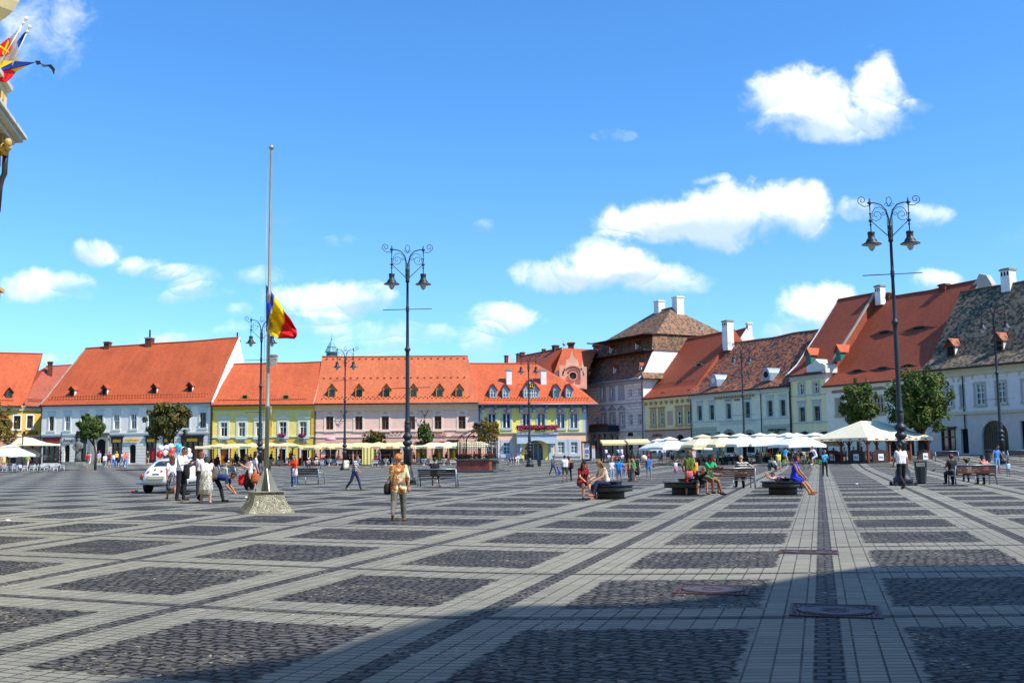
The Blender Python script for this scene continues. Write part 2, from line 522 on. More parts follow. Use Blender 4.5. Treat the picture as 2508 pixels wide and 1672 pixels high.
def ashlar(name, c):
 m, nt, b = newmat(name)
 c = srgb(c)
 co = nt.coord()
 v = nt.comb(nt.sep(co)[0], nt.sep(co)[2], 0.0)
 bc, bm = nt.brick(v, 1.7, 0.52, 0.035, offset=0.5, smooth=0.1)
 n = nt.noise(co, 1.0, 5, 0.6)
 cc = nt.mix(nt.ss(n, 0.3, 0.7), tuple(x * .9 for x in c), tuple(x * 1.07 for x in c))
 cc = nt.mix(nt.m('MULTIPLY', bm, 0.75), cc, tuple(x * .22 for x in c))
 nt.put(b.inputs['Base Color'], cc)
 b.inputs['Roughness'].default_value = 0.85
 return m
def tiles(name, c1, c2, c3=None, amount=0.0, row=0.26, w=0.2, patch=0.3, gloss=0.75, moss=None, line=0.45):
 m, nt, b = newmat(name)
 c1, c2 = srgb(c1), srgb(c2)
 uvn = nt.coord('UV'); co = nt.coord()
 wob = nt.vm('SCALE', nt.vm('SUBTRACT', nt.noise(uvn, 0.35, 2, 0.5, out=1), (0.5, 0.5, 0.5)), sc=0.25)
 uv = nt.vm('ADD', uvn, wob)
 bc, bm = nt.brick(uv, w, row, 0.02, offset=0.5, smooth=0.3)
 cc = nt.mix(bc, c1, c2)
 v = nt.sep(uv)[1]
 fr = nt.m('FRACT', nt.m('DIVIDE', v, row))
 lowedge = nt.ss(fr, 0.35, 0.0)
 n1 = nt.noise(uvn, 0.18, 4, 0.6); n2 = nt.noise(uvn, 1.2, 5, 0.7)
 streak = nt.noise(nt.vm('MULTIPLY', uvn, (1.2, 0.12, 1)), 1.0, 3, 0.6)
 cc = nt.mix(nt.m('MULTIPLY', nt.ss(n1, 0.4, 0.65), patch), cc, tuple(x * 0.72 for x in c1))
 cc = nt.mix(nt.m('MULTIPLY', nt.ss(streak, 0.45, 0.7), patch * 0.6), cc, tuple(min(1, x * 1.18) for x in c2))
 if c3:
  c3 = srgb(c3)
  cell = nt.vm('FLOOR', nt.vm('MULTIPLY', uv, (1 / w * 1.1, 1 / row * 1.2, 1)))
  wn = nt.n.new('ShaderNodeTexWhiteNoise'); nt.l.new(cell, wn.inputs[0])
  f = nt.m('ADD', nt.m('MULTIPLY', wn.outputs[0], 0.85), nt.m('MULTIPLY', n2, 0.35))
  f = nt.ss(f, 0.78 - amount * .5, 0.9 - amount * .5)
  cc = nt.mix(f, cc, c3)
 if moss:
  ms = srgb(moss)
  n3 = nt.noise(uvn, 2.2, 4, 0.75)
  cc = nt.mix(nt.m('MULTIPLY', nt.ss(n3, 0.5, 0.62), 0.75), cc, ms)
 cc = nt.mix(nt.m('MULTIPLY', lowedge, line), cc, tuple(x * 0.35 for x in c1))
 nt.put(b.inputs['Base Color'], cc)
 b.inputs['Roughness'].default_value = gloss
 nt.put(b.inputs['Normal'], nt.bump(nt.m('ADD', fr, nt.m('MULTIPLY', bm, -0.5)), 0.5, 0.04))
 return m
def glassmat(name, c='#1c2226', curtain=None, rough=0.08):
 m, nt, b = newmat(name)
 co = nt.coord()
 n = nt.noise(nt.vm('MULTIPLY', co, (1, 1, 0.4)), 0.9, 2, 0.5)
 a = srgb(c)
 cc = nt.mix(nt.ss(n, 0.35, 0.65), a, tuple(x * 1.9 for x in a))
 if curtain:
  f = nt.m('FRACT', nt.m('MULTIPLY', nt.sep(co)[0], 5.3))
  cc = nt.mix(nt.m('MULTIPLY', nt.ss(nt.noise(co, 0.7, 2), 0.45, 0.6), 0.75), cc, srgb(curtain))
  cc = nt.mix(nt.m('MULTIPLY', f, 0.25), cc, (0.05, 0.05, 0.05))
 nt.put(b.inputs['Base Color'], cc)
 b.inputs['Roughness'].default_value = rough
 b.inputs['Specular IOR Level'].default_value = 0.8
 nt.put(b.inputs['Normal'], nt.bump(nt.noise(co, 1.5, 2), 0.08, 0.05))
 return m
G_DARK = glassmat('glass_dark')
G_BLUE = glassmat('glass_blue', '#2a3942', '#8d9aa0')
G_CURT = glassmat('glass_curtain', '#23262a', '#9a968c')
G_TEAL = glassmat('glass_teal', '#2c4a50', '#7fa3a6')
M_DARK = mat('dark_inside', '#15110f', 0.9, 0.3)
M_WHITEP = mat('white_paint', '#e6e6e0', 0.6, 0.04)
M_GUTTER = mat('gutter_metal', '#3a3431', 0.5, 0.2, metal=0.3)
M_ZINC = mat('zinc', '#8fa0ac', 0.45, 0.12, metal=0.4)
M_BRICK = mat('chimney_brick', '#6e3a2a', 0.9, 0.35, 6)
M_WHITEWASH = plaster('whitewash', '#e9e7e2', stain=0.3)
M_OLDSTONE = mat('old_stone', '#a29c8c', 0.9, 0.3, 2, bump=0.5, stain=0.5)
M_WOODB = mat('brown_wood', '#5a3a22', 0.7, 0.25)
M_GOLD = mat('gold_letters', '#e0b020', 0.4, 0.1)
M_FLR = mat('flower_red', '#e0231a', 0.8, 0.35, 12)
M_FLM = mat('flower_magenta', '#c31a78', 0.8, 0.35, 12)
M_FLG = mat('flower_leaf', '#2d4a1a', 0.9, 0.4, 10)
M_IRON = mat('wrought_iron', '#1d1f22', 0.55, 0.2, metal=0.2)
class Bld:
 def __init__(s, name, label, L, Rr, cat='building', group='town houses round the square'):
  s.P0 = plan(*L); s.P1 = plan(*Rr)
  d = s.P1 - s.P0
  s.W = d.length
  s.ang = math.atan2(d.y, d.x)
  s.root = empty(name, (s.P0.x, s.P0.y, 0), s.ang)
  tag(s.root, label, cat, group)
  s.M = Matrix.Translation(s.root.location) @ Matrix.Rotation(s.ang, 4, 'Z')
  s.Mi = s.M.inverted()
  s.c = s.Mi @ CP
 def rl(s, px, py):
  return s.Mi.to_3x3() @ ray(px, py)
 def F(s, px, py, d=0.0):
  """pixel -> (x, z) on the plane d metres behind the facade"""
  r = s.rl(px, py)
  t = (d - s.c.y) / r.y
  return s.c.x + r.x * t, s.c.z + r.z * t
 def G(s, px, py, x):
  """pixel -> (depth, z) on the plane x = const"""
  r = s.rl(px, py)
  t = (x - s.c.x) / r.x
  return s.c.y + r.y * t, s.c.z + r.z * t
 def rect(s, px0, px1, py0, py1, d=0.0):
  pm, ym = (px0 + px1) / 2, (py0 + py1) / 2
  x0 = s.F(px0, ym, d)[0]; x1 = s.F(px1, ym, d)[0]
  z1 = s.F(pm, py0, d)[1]; z0 = s.F(pm, py1, d)[1]
  return x0, x1, z0, z1
 def walls(s, mats, ztop, openings=(), bands=(), depth=14, zb=-0.8, sides=None, x0=0.0, x1=None, zr=None, name='wall'):
  """openings: (x0,x1,z0,z1,arch); bands: (x0,x1,z0,z1,matindex) painted areas; ztop eave height"""
  x1 = s.W if x1 is None else x1
  mb = MB()
  xs = {x0, x1}; zs = {zb, ztop}
  for o in openings: xs |= {o[0], o[1]}; zs |= {max(zb, o[2]), o[3]}
  for o in bands: xs |= {max(x0, o[0]), min(x1, o[1])}; zs |= {max(zb, o[2]), min(ztop, o[3])}
  xs = sorted(x for x in xs if x0 - 1e-6 <= x <= x1 + 1e-6); zs = sorted(z for z in zs if zb - 1e-6 <= z <= ztop + 1e-6)
  for i in range(len(xs) - 1):
   for j in range(len(zs) - 1):
    cx = (xs[i] + xs[i + 1]) / 2; cz = (zs[j] + zs[j + 1]) / 2
    if xs[i + 1] - xs[i] < 1e-5 or zs[j + 1] - zs[j] < 1e-5: continue
    if any(o[0] < cx < o[1] and o[2] < cz < o[3] for o in openings): continue
    mi = 0
    for o in bands:
     if o[0] < cx < o[1] and o[2] < cz < o[3]: mi = o[4]
    mb.quad((xs[i], 0, zs[j]), (xs[i + 1], 0, zs[j]), (xs[i + 1], 0, zs[j + 1]), (xs[i], 0, zs[j + 1]), mi)
  for o in openings:
   a, b, c, d = o[:4]; c = max(c, zb)
   q = 0.32
   mi = 0
   for bd in bands:
    if bd[0] < (a + b) / 2 < bd[1] and bd[2] < (c + d) / 2 < bd[3]: mi = bd[4]
   mb.quad((a, 0, c), (a, q, c), (a, q, d), (a, 0, d), mi)
   mb.quad((b, 0, d), (b, q, d), (b, q, c), (b, 0, c), mi)
   if not (len(o) > 4 and o[4]): mb.quad((a, 0, d), (a, q, d), (b, q, d), (b, 0, d), mi)
   mb.quad((a, 0, c), (b, 0, c), (b, q, c), (a, q, c), mi)
   if len(o) > 4 and o[4]:
    r = (b - a) / 2; hr = min(o[4], d - c); n = 8
    arc = [((a + b) / 2 - r * math.cos(PI * k / n / 2), d - hr + hr * math.sin(PI * k / n / 2)) for k in range(n + 1)]
    mb.add([(x, 0, z) for x, z in arc] + [(a, 0, d)], [tuple(range(n + 1)) + (n + 1,)], mi)
    mb.add([(a + b - x, 0, z) for x, z in arc] + [(b, 0, d)], [tuple(range(n, -1, -1)) + (n + 1,)], mi)
    full = arc + [(a + b - x, z) for x, z in arc[::-1]]
    for k in range(len(full) - 1):
     p, q2 = full[k], full[k + 1]
     mb.quad((p[0], 0, p[1]), (q2[0], 0, q2[1]), (q2[0], q, q2[1]), (p[0], q, p[1]), mi)
  sm = (sides if sides is not None else 0)
  mb.quad((x0, depth, zb), (x0, 0, zb), (x0, 0, ztop), (x0, depth, ztop), sm)
  mb.quad((x1, 0, zb), (x1, depth, zb), (x1, depth, ztop), (x1, 0, ztop), sm)
  mb.quad((x1, depth, zb), (x0, depth, zb), (x0, depth, ztop), (x1, depth, ztop), sm)
  s.wall = mb.build(name, mats, s.root)
  s.ztop = ztop
  return s.wall
 def window(s, r, frame, glass, cols=2, tr=0.36, sur=None, sw=0.22, head=None, sill=True, fw=0.09, recess=0.2, rows=1, hmat=None, arch=0, mull=0.07, label=None, hz=0.45, lower=0):
  """r = (x0,x1,z0,z1); a window part with pane and surround"""
  x0, x1, z0, z1 = r
  fr = MB()
  y = recess
  fr.box(x0, x0 + fw, y, y + .08, z0, z1); fr.box(x1 - fw, x1, y, y + .08, z0, z1)
  fr.box(x0 + fw, x1 - fw, y, y + .08, z1 - fw, z1); fr.box(x0 + fw, x1 - fw, y, y + .08, z0, z0 + fw)
  zt = z1 - (z1 - z0) * tr if tr else z1
  if tr: fr.box(x0 + fw, x1 - fw, y - .015, y + .07, zt - .05, zt + .05)
  for k in range(1, cols):
   xm = x0 + (x1 - x0) * k / cols
   fr.box(xm - mull / 2 - .01, xm + mull / 2 + .01, y - .005, y + .06, z0 + fw, z1 - fw)
  for k in range(1, rows):
   zz = z0 + (zt - z0) * k / rows
   fr.box(x0 + fw, x1 - fw, y + .01, y + .05, zz - .03, zz + .03)
  if lower:
   zz = zt + (z1 - zt) * .5
   fr.box(x0 + fw, x1 - fw, y + .01, y + .05, zz - .03, zz + .03)
  w = fr.build('window', frame, s.root, label)
  p = MB(); p.box(x0 + .01, x1 - .01, y + .09, y + .14, z0 + .01, z1 - .01)
  p.build('pane', glass, w)
  if sur:
   g = MB(); q = -0.07
   g.box(x0 - sw, x0 - .002, q, .0, z0 - (sw if sill else 0), z1 + (0 if arch else sw)); g.box(x1 + .002, x1 + sw, q, .0, z0 - (sw if sill else 0), z1 + (0 if arch else sw))
   if not arch: g.box(x0 - .002, x1 + .002, q - .004, .0, z1 + .002, z1 + sw + .003)
   if sill: g.box(x0 - sw - .05, x1 + sw + .05, q - .08, .0, z0 - sw - .06, z0 - .002)
   cx = (x0 + x1) / 2
   hw = (x1 - x0) / 2 + sw + .12
   if head == 'pediment':
    g.box(cx - hw, cx + hw, -.2, 0, z1 + sw + hz * .5, z1 + sw + hz * .5 + .1)
    g.prism([(cx - hw, z1 + sw + hz * .5 + .1), (cx + hw, z1 + sw + hz * .5 + .1), (cx, z1 + sw + hz * .5 + .1 + hw * .5)], -.12, 0)
    for sg in (-1, 1):
     a = (cx + sg * (hw + .04), z1 + sw + hz * .5 + .1); b = (cx, z1 + sw + hz * .5 + .13 + hw * .52)
     pts = [a, (b[0], b[1]), (b[0], b[1] + .12), (a[0], a[1] + .12)]
     if sg > 0: pts = pts[::-1]
     g.prism(pts, -.22, 0)
   if head == 'cornice':
    g.box(cx - hw, cx + hw, -.22, 0, z1 + sw + hz, z1 + sw + hz + .12)
    g.box(cx - hw + .12, cx + hw - .12, -.1, 0, z1 + sw + .06, z1 + sw + hz - .02)
   if arch:
    n = 12; ra = (x1 - x0) / 2
    for k in range(n):
     a0, a1 = PI * k / n, PI * (k + 1) / n
     pts = [(cx + rr * math.cos(t), z1 + rr * arch / ra * math.sin(t) if rr == ra else z1 + (arch + sw) * math.sin(t)) for rr, t in ((ra, a0), (ra + sw, a0), (ra + sw, a1), (ra, a1))]
     g.prism(pts[::-1], q, 0)
   g.build('window_surround', sur, w)
   if arch:
    t = MB(); n = 12
    t.prism([(cx + ra * math.cos(PI * k / n), z1 + .01 + arch * math.sin(PI * k / n)) for k in range(n + 1)][::-1], -.03, 0)
    t.build('arch_panel', hmat, w)
  return w
 def opening_px(s, px0, px1, py0, py1, arch=0.0):
  x0, x1, z0, z1 = s.rect(px0, px1, py0, py1)
  return (x0, x1, z0, z1, arch * (x1 - x0) / 2)
 def band(s, z0, z1, out, m, x0=None, x1=None, name='string_course', y=0.0):
  mb = MB(); mb.box(-.02 if x0 is None else x0, s.W + .02 if x1 is None else x1, -out, y - .002, z0, z1)
  return mb.build(name, m, s.root)
 def cornice(s, m, h=.5, out=.45, x0=0, x1=None):
  x1 = s.W if x1 is None else x1
  mb = MB(); zt = s.ztop
  for k, (a, b, o) in enumerate(((1, .55, .5), (.55, .3, .75), (.3, .02, 1))):
   mb.box(x0 + .01, x1 - .01, -out * o, -.003, zt - h * a, zt - h * b - .002)
  mb.build('cornice', m, s.root)
 def roof(s, prof, xl, xr, mats, sag=0.0, over=0.7, backd=None, gabl=None, gabr=None, ridge_mat=None, gutter=None, fascia=.16, backz=None, name='roof', rz=(0, 0), hipback=None):
  """prof: [(d,z)...] from eave to ridge; xl/xr: x of the left/right edge at each profile point
  gabl/gabr: material index for gable triangles (None: none)"""
  n = len(prof); N = 16
  mb = MB()
  rows = []
  random.seed(int(abs(xr[0] * 100)) + n)
  ph = random.random() * 6
  dist = [0.0]
  for i in range(1, n): dist.append(dist[-1] + math.hypot(prof[i][0] - prof[i - 1][0], prof[i][1] - prof[i - 1][1]))
  tz = (prof[-1][1] - prof[0][1]) or 1
  for i in range(n):
   row = []
   for k in range(N + 1):
    t = k / N
    x = xl[i] + (xr[i] - xl[i]) * t
    f = (prof[i][1] - prof[0][1]) / tz
    z = prof[i][1] + f * (rz[0] * (1 - t) + rz[1] * t) - sag * f * (math.sin(PI * t) * .7 + .3 * math.sin(7 * t + ph) + .15 * math.sin(17 * t + ph))
    row.append((x, prof[i][0], z))
   rows.append(row)
  for i in range(n - 1):
   for k in range(N):
    a, b, c, d = rows[i][k], rows[i][k + 1], rows[i + 1][k + 1], rows[i + 1][k]
    mb.quad(a, b, c, d, 0, [(p[0], dist[i if q < 2 else i + 1]) for q, p in enumerate((a, b, c, d))])
  D = backd if backd is not None else 2 * prof[-1][0] - prof[0][0]
  bz = prof[0][1] if backz is None else backz
  rr = rows[-1]
  bxl, bxr = (hipback if hipback else (xl[0], xr[0]))
  for k in range(N):
   a, b = rr[k + 1], rr[k]
   t0, t1 = (k + 1) / N, k / N
   c = (bxl + (bxr - bxl) * t1, D, bz); d = (bxl + (bxr - bxl) * t0, D, bz)
   mb.quad(a, b, c, d, 0, [(a[0], 0), (b[0], 0), (c[0], 9), (d[0], 9)])
  for side, g in ((0, gabl), (N, gabr)):
   pts = [rows[i][side] for i in range(n)] + [(bxl if side == 0 else bxr, D, bz)]
   if g is None: g = 0
   if side == 0: pts = pts[::-1]
   mb.add(pts, [tuple(range(len(pts)))], g)
   mb.uv[len(mb.f) - 1] = [(p[1], p[2]) for p in pts]
  # underside at the eave and fascia
  e0 = rows[0]
  z0 = prof[0][1]
  mb.quad((xl[0], prof[0][0], z0 - fascia), (xr[0], prof[0][0], z0 - fascia), (xr[0], prof[0][0], z0), (xl[0], prof[0][0], z0), 1, [(0, 0)] * 4)
  mb.quad((xl[0], 0.0, z0 - fascia), (xr[0], 0.0, z0 - fascia), (xr[0], prof[0][0], z0 - fascia), (xl[0], prof[0][0], z0 - fascia), 1, [(0, 0)] * 4)
  mb.quad((xl[0], prof[0][0], z0 - fascia), (xl[0], prof[0][0], z0), (xl[0], 0, z0 + .1), (xl[0], 0, z0 - fascia), 1, [(0, 0)] * 4)
  mb.quad((xr[0], 0, z0 - fascia), (xr[0], 0, z0 + .1), (xr[0], prof[0][0], z0), (xr[0], prof[0][0], z0 - fascia), 1, [(0, 0)] * 4)
  o = mb.build(name, mats, s.root)
  s.roofo = o; s.prof = prof; s.rows = rows
  # ridge tiles and verge strips
  rd = MB()
  rd.tube([(p[0], p[1], p[2] + .04) for p in rr], .13, 6)
  o2 = rd.build('ridge_tiles', ridge_mat or mats[0], o)
  gt = MB()
  gt.tube([(xl[0], prof[0][0] - .08, z0 - .06), (xr[0], prof[0][0] - .08, z0 - .06)], .09, 6)
  gt.build('gutter', gutter or M_GUTTER, s.root)
  return o
 def verge(s, xi, m, w=.3, h=.22, side=0, name='parapet'):
  """raised masonry strip along a gable edge"""
  mb = MB(); k = side * (len(s.rows[0]) - 1)
  pts = [r[k] for r in s.rows]
  for a, b in zip(pts[:-1], pts[1:]):
   vs = []
   for p in (a, b):
    vs += [(p[0] + xi - w / 2, p[1], p[2] - .1), (p[0] + xi + w / 2, p[1], p[2] - .1), (p[0] + xi + w / 2, p[1], p[2] + h), (p[0] + xi - w / 2, p[1], p[2] + h)]
   mb.add(vs, [(0, 1, 2, 3), (7, 6, 5, 4), (0, 4, 5, 1), (1, 5, 6, 2), (2, 6, 7, 3), (3, 7, 4, 0)])
  mb.build(name, m, s.root)
 def seg(s, i=None):
  """main roof plane between profile points"""
  if i is None: i = len(s.prof) - 2
  return s.prof[i], s.prof[i + 1]
 def rp(s, px, py, i=None):
  (d0, z0), (d1, z1) = s.seg(i)
  r = s.rl(px, py); k = (z1 - z0) / (d1 - d0)
  # z = z0 + k (y - d0)
  t = (z0 + k * (s.c.y - d0) - s.c.z) / (r.z - k * r.y)
  p = s.c + r * t
  return p, k
 def snowguards(s, m, n, dz=(0.7, 1.05), i=0, jitter=0.0):
  """small guard tiles in rows above the eave"""
  mb = MB()
  (d0, z0), (d1, z1) = s.prof[i], s.prof[i + 1]
  for ri, q in enumerate(dz):
   t = (q) / math.hypot(d1 - d0, z1 - z0)
   d = d0 + (d1 - d0) * t; z = z0 + (z1 - z0) * t
   for k in range(n):
    x = s.rows[0][0][0] + 1 + (s.rows[0][-1][0] - s.rows[0][0][0] - 2) * (k + .5 * ri) / n
    mb.box(x - .08, x + .08, d - .1, d + .05, z, z + .13)
  tag(mb.build('snow_guards', m, s.root), kind='stuff')
 def dormer(s, pxc, pybot, wpx, hpx, kind='small', body=None, cheek=None, roofm=None, glass=None, i=None, rh=.8, frame=None, label=None, emblem=None, cols=2, open_=0.0):
  p, k = s.rp(pxc, pybot, i)
  sc = (p.y - s.c.y) / 2500 / (s.rl(pxc, pybot).normalized().y) if False else None
  mpp = (s.M @ p).y / 2500
  w = wpx * mpp / (abs(math.cos(s.ang)) + (0 if abs(s.ang) < .3 else .5) * abs(math.sin(s.ang))) if kind != 'eye' else wpx * mpp / max(.35, abs(math.cos(s.ang)))
  h = hpx * mpp
  x, y, z = p.x, p.y, p.z
  hb = h - rh if kind != 'eye' else h
  yb = y + h / k + .3
  if kind == 'eye':
   n = 10
   mb = MB()
   arc = [(-w / 2 + w * t / n, h * (math.sin(PI * t / n) ** 1.6)) for t in range(n + 1)]
   vs = [(x + a, y, z + b) for a, b in arc] + [(x + a * 1.0, y + b / k + .02, z + b) for a, b in arc]
   N = n + 1
   fs = [(t, t + 1, N + t + 1, N + t) for t in range(n)]
   mb.add(vs, fs, 0, True)
   for fi in range(len(mb.f)): mb.uv[fi] = [(mb.v[v][0], mb.v[v][1] * 1.4) for v in mb.f[fi]]
   mb.add([(x + a, y, z + b) for a, b in arc] + [(x, y, z - .05)], [tuple(range(n, -1, -1)) + (N,)], 1)
   for q in range(len(mb.f)):
    if q not in mb.uv: mb.uv[q] = [(0, 0)] * len(mb.f[q])
   o = mb.build('eyebrow_dormer', [roofm, body], s.root, label)
   a = MB(); a.box(x - w * .14, x + w * .14, y - .05, y + .0, z + .05, z + h * .72)
   a.build('opening', M_DARK, o)
   return o
  b = MB()
  fr = .14
  b.box(x - w / 2, x - w / 2 + fr, y - .02, y + .1, z, z + hb); b.box(x + w / 2 - fr, x + w / 2, y - .02, y + .1, z, z + hb)
  b.box(x - w / 2 + fr, x + w / 2 - fr, y - .02, y + .1, z, z + fr * .8); b.box(x - w / 2 + fr, x + w / 2 - fr, y - .02, y + .1, z + hb - fr, z + hb)
  b.prism([(x - w / 2, z + hb), (x + w / 2, z + hb), (x, z + hb + rh * .86)], y - .01, y + .09)
  for sx in (-1, 1):
   xx = x + sx * (w / 2 - .05)
   vs = [(xx - .04, y + .08, z), (xx - .04, y + .08, z + hb), (xx - .04, y + hb / k + .05, z + hb), (xx + .04, y + .08, z), (xx + .04, y + .08, z + hb), (xx + .04, y + hb / k + .05, z + hb)]
   b.add(vs, [(0, 1, 2), (5, 4, 3), (0, 3, 4, 1), (1, 4, 5, 2), (2, 5, 3, 0)], 1)
  o = b.build('dormer', [body, cheek or body], s.root, label)
  rf = MB()
  ov = .16
  zr, ze = z + hb + rh, z + hb - .06
  yr = y + (hb + rh) / k + .15; ye = y + hb / k + .1
  for sx in (-1, 1):
   e = x + sx * (w / 2 + ov)
   f1 = [(e, y - .28, ze), (x, y - .28, zr), (x, yr, zr), (e, ye, ze)]
   f2 = [(q[0], q[1], q[2] - .09) for q in f1]
   rf.add(f1 + f2, [(0, 1, 2, 3), (7, 6, 5, 4), (0, 4, 5, 1), (3, 2, 6, 7), (0, 3, 7, 4)])
  for fi, f in enumerate(rf.f): rf.uv[fi] = [(rf.v[v][1], rf.v[v][2] * 1.3) for v in f]
  rf.build('dormer_roof', [roofm], o)
  g = MB(); g.box(x - w / 2 + fr, x + w / 2 - fr, y + .05, y + .09, z + fr * .8, z + hb - fr)
  g.build('pane', glass or M_DARK, o)
  if frame:
   f = MB(); a0, a1 = x - w / 2 + fr, x + w / 2 - fr; c0, c1 = z + fr * .8, z + hb - fr
   for q in range(cols + 1):
    xm = a0 + (a1 - a0) * q / cols; f.box(xm - .04, xm + .04, y - .01, y + .045, c0, c1)
   for q in (0, .62, 1):
    zz = c0 + (c1 - c0) * q; f.box(a0, a1, y - .014, y + .04, zz - .04, zz + .04)
   f.build('sash', frame, o)
  return o
 def chimney(s, px0, px1, pyt, pyb, d, m, cap=None, holes=False, depth=None, pots=False, label=None):
  x0, x1, z0, z1 = s.rect(px0, px1, pyt, pyb, d)
  dist = (s.M @ Vector(((x0 + x1) / 2, d, 0))).y
  w = (px1 - px0) * dist / 2500 / (abs(math.cos(s.ang)) + (.0 if abs(s.ang) < .3 else .75) * abs(math.sin(s.ang)))
  xc = (x0 + x1) / 2; x0, x1 = xc - w / 2, xc + w / 2
  dd = depth or w
  mb = MB()
  mb.box(x0, x1, d - dd / 2, d + dd / 2, z0 - 1.2, z1 - .25)
  mb.box(x0 - .1, x1 + .1, d - dd / 2 - .1, d + dd / 2 + .1, z1 - .25, z1 - .08, 1)
  mb.box(x0 + .03, x1 - .03, d - dd / 2 + .03, d + dd / 2 - .03, z1 - .08, z1, 1)
  if holes:
   n = 3
   for k in range(n):
    xx = x0 + w * (k + .5) / n
    mb.box(xx - w / n * .26, xx + w / n * .26, d - dd / 2 - .006, d - dd / 2 + .05, z1 - .85, z1 - .4, 2)
  if pots: mb.tube([(x0 + w / 2, d, z1 - .05), (x0 + w / 2, d, z1 + 1.2)], .13, 8, 2)
  return mb.build('chimney', [m, cap or m, M_DARK], s.roofo, label)
 def pipe(s, x, z0, z1, m=None, out=.12):
  mb = MB(); mb.tube([(x, -out - .35, z1 + .15), (x, -out - .3, z1 - .15), (x, -out, z1 - .7), (x, -out, z0)], .06, 6)
  mb.build('drainpipe', m or M_GUTTER, s.root)
 def sign(s, txt, px0, px1, py0, py1, m, out=.1, name='sign', board=None, shear=0.0, depth=.04, bold=0.0, pad=.25, d=0.0):
  x0, x1, z0, z1 = s.rect(px0, px1, py0, py1, d)
  mb = MB()
  if board: mb.box(x0 - pad, x1 + pad, -out + .05 + d, -.002 + d, z0 - pad * .7, z1 + pad * .7, 1)
  textmesh(mb, txt, x0, x1, z0, z1, -out + d, 0, depth, shear, bold=bold)
  return mb.build(name, [m, board or m], s.root)
 def shop(s, r, frame, glass, cols=2, fascia=None, tr=.3):
  """dark wooden shopfront filling an opening"""
  x0, x1, z0, z1 = r[:4]; zg = max(z0, 0.2)
  f = MB(); y = .1
  fh = (z1 - z0) * .22 if fascia else .12
  f.box(x0 - .12, x1 + .12, -.14, -.003, z1 - fh, z1 + .1)
  f.box(x0 - .3, x1 + .3, -.3, -.003, z1 + .1, z1 + .22)
  for k in range(cols + 1):
   xm = x0 + (x1 - x0) * k / cols; f.box(xm - .08, xm + .08, y - .1, y + .06, z0, z1 - fh)
  zt = z1 - fh - (z1 - fh - zg) * tr
  f.box(x0, x1, y - .08, y + .05, zt - .06, zt + .06)
  f.box(x0, x1, y - .07, y + .05, z0, zg + .45)
  w = f.build('shopfront', frame, s.root)
  g = MB(); g.box(x0 + .01, x1 - .01, y + .07, y + .12, z0, z1 - fh)
  g.build('pane', glass, w)
  return w, (x0, x1, z1 - fh, z1 + .05)
 def archdoor(s, r, m=None, deep=2.0, name='door'):
  x0, x1, z0, z1 = r[:4]
  mb = MB(); e = .3
  mb.box(x0 - e, x1 + e, .33, .36, z0, z1 + e)  # near-black default paints in the shade of open passages, besides dark doors
  return mb.build(name, m or M_DARK, s.root)
def Zf(ox, oy, k):
 """zoomed-crop coordinates to photo pixels"""
 return lambda x, y: (ox + x / k, oy + y / k)
Z1 = Zf(0, 780, 3.92); Z2 = Zf(500, 780, 3.92); Z3 = Zf(1000, 780, 3.92); Z4 = Zf(1400, 700, 3.92); Z5 = Zf(1908, 640, 3.92)
def zr(Z, x0, x1, y0, y1):
 a = Z(x0, y0); b = Z(x1, y1)
 return a[0], b[0], a[1], b[1]
T_ORANGE = tiles('roof_tiles_orange', '#ad4a22', '#c25a2c', row=.3, patch=.5, line=.3)
T_ORANGE2 = tiles('roof_tiles_salmon', '#b8582f', '#cf7044', row=.27, patch=.35, line=.3)
T_ORANGE3 = tiles('roof_tiles_bright', '#b44c24', '#cb6234', row=.3, patch=.4, line=.22)
T_RED = tiles('roof_tiles_red', '#9c4426', '#b0522c', row=.34, patch=.25, line=.5)
T_RED2 = tiles('roof_tiles_dark_red', '#8f3f22', '#a8502c', row=.34, patch=.35, line=.55)
T_OLD = tiles('roof_tiles_weathered', '#9a563a', '#b87048', '#4b342c', .42, row=.36, w=.3, patch=.35, line=.45)
T_MOSS = tiles('roof_tiles_mossy', '#6d5a42', '#9a8064', '#33302a', .52, row=.36, w=.34, patch=.3, moss='#7d7a5c', line=.5)
T_PAL = tiles('roof_tiles_palace', '#8a5a40', '#a8714e', '#50402f', .42, row=.34, w=.3, moss='#77704a', line=.45)
T_PALD = tiles('roof_tiles_palace_dark', '#8a5138', '#a4664a', '#4a382c', .4, row=.34, w=.3, moss='#4c4a30', line=.5)
M_ZOP = mat('ochre_wood', '#b08a50', 0.7, 0.15)
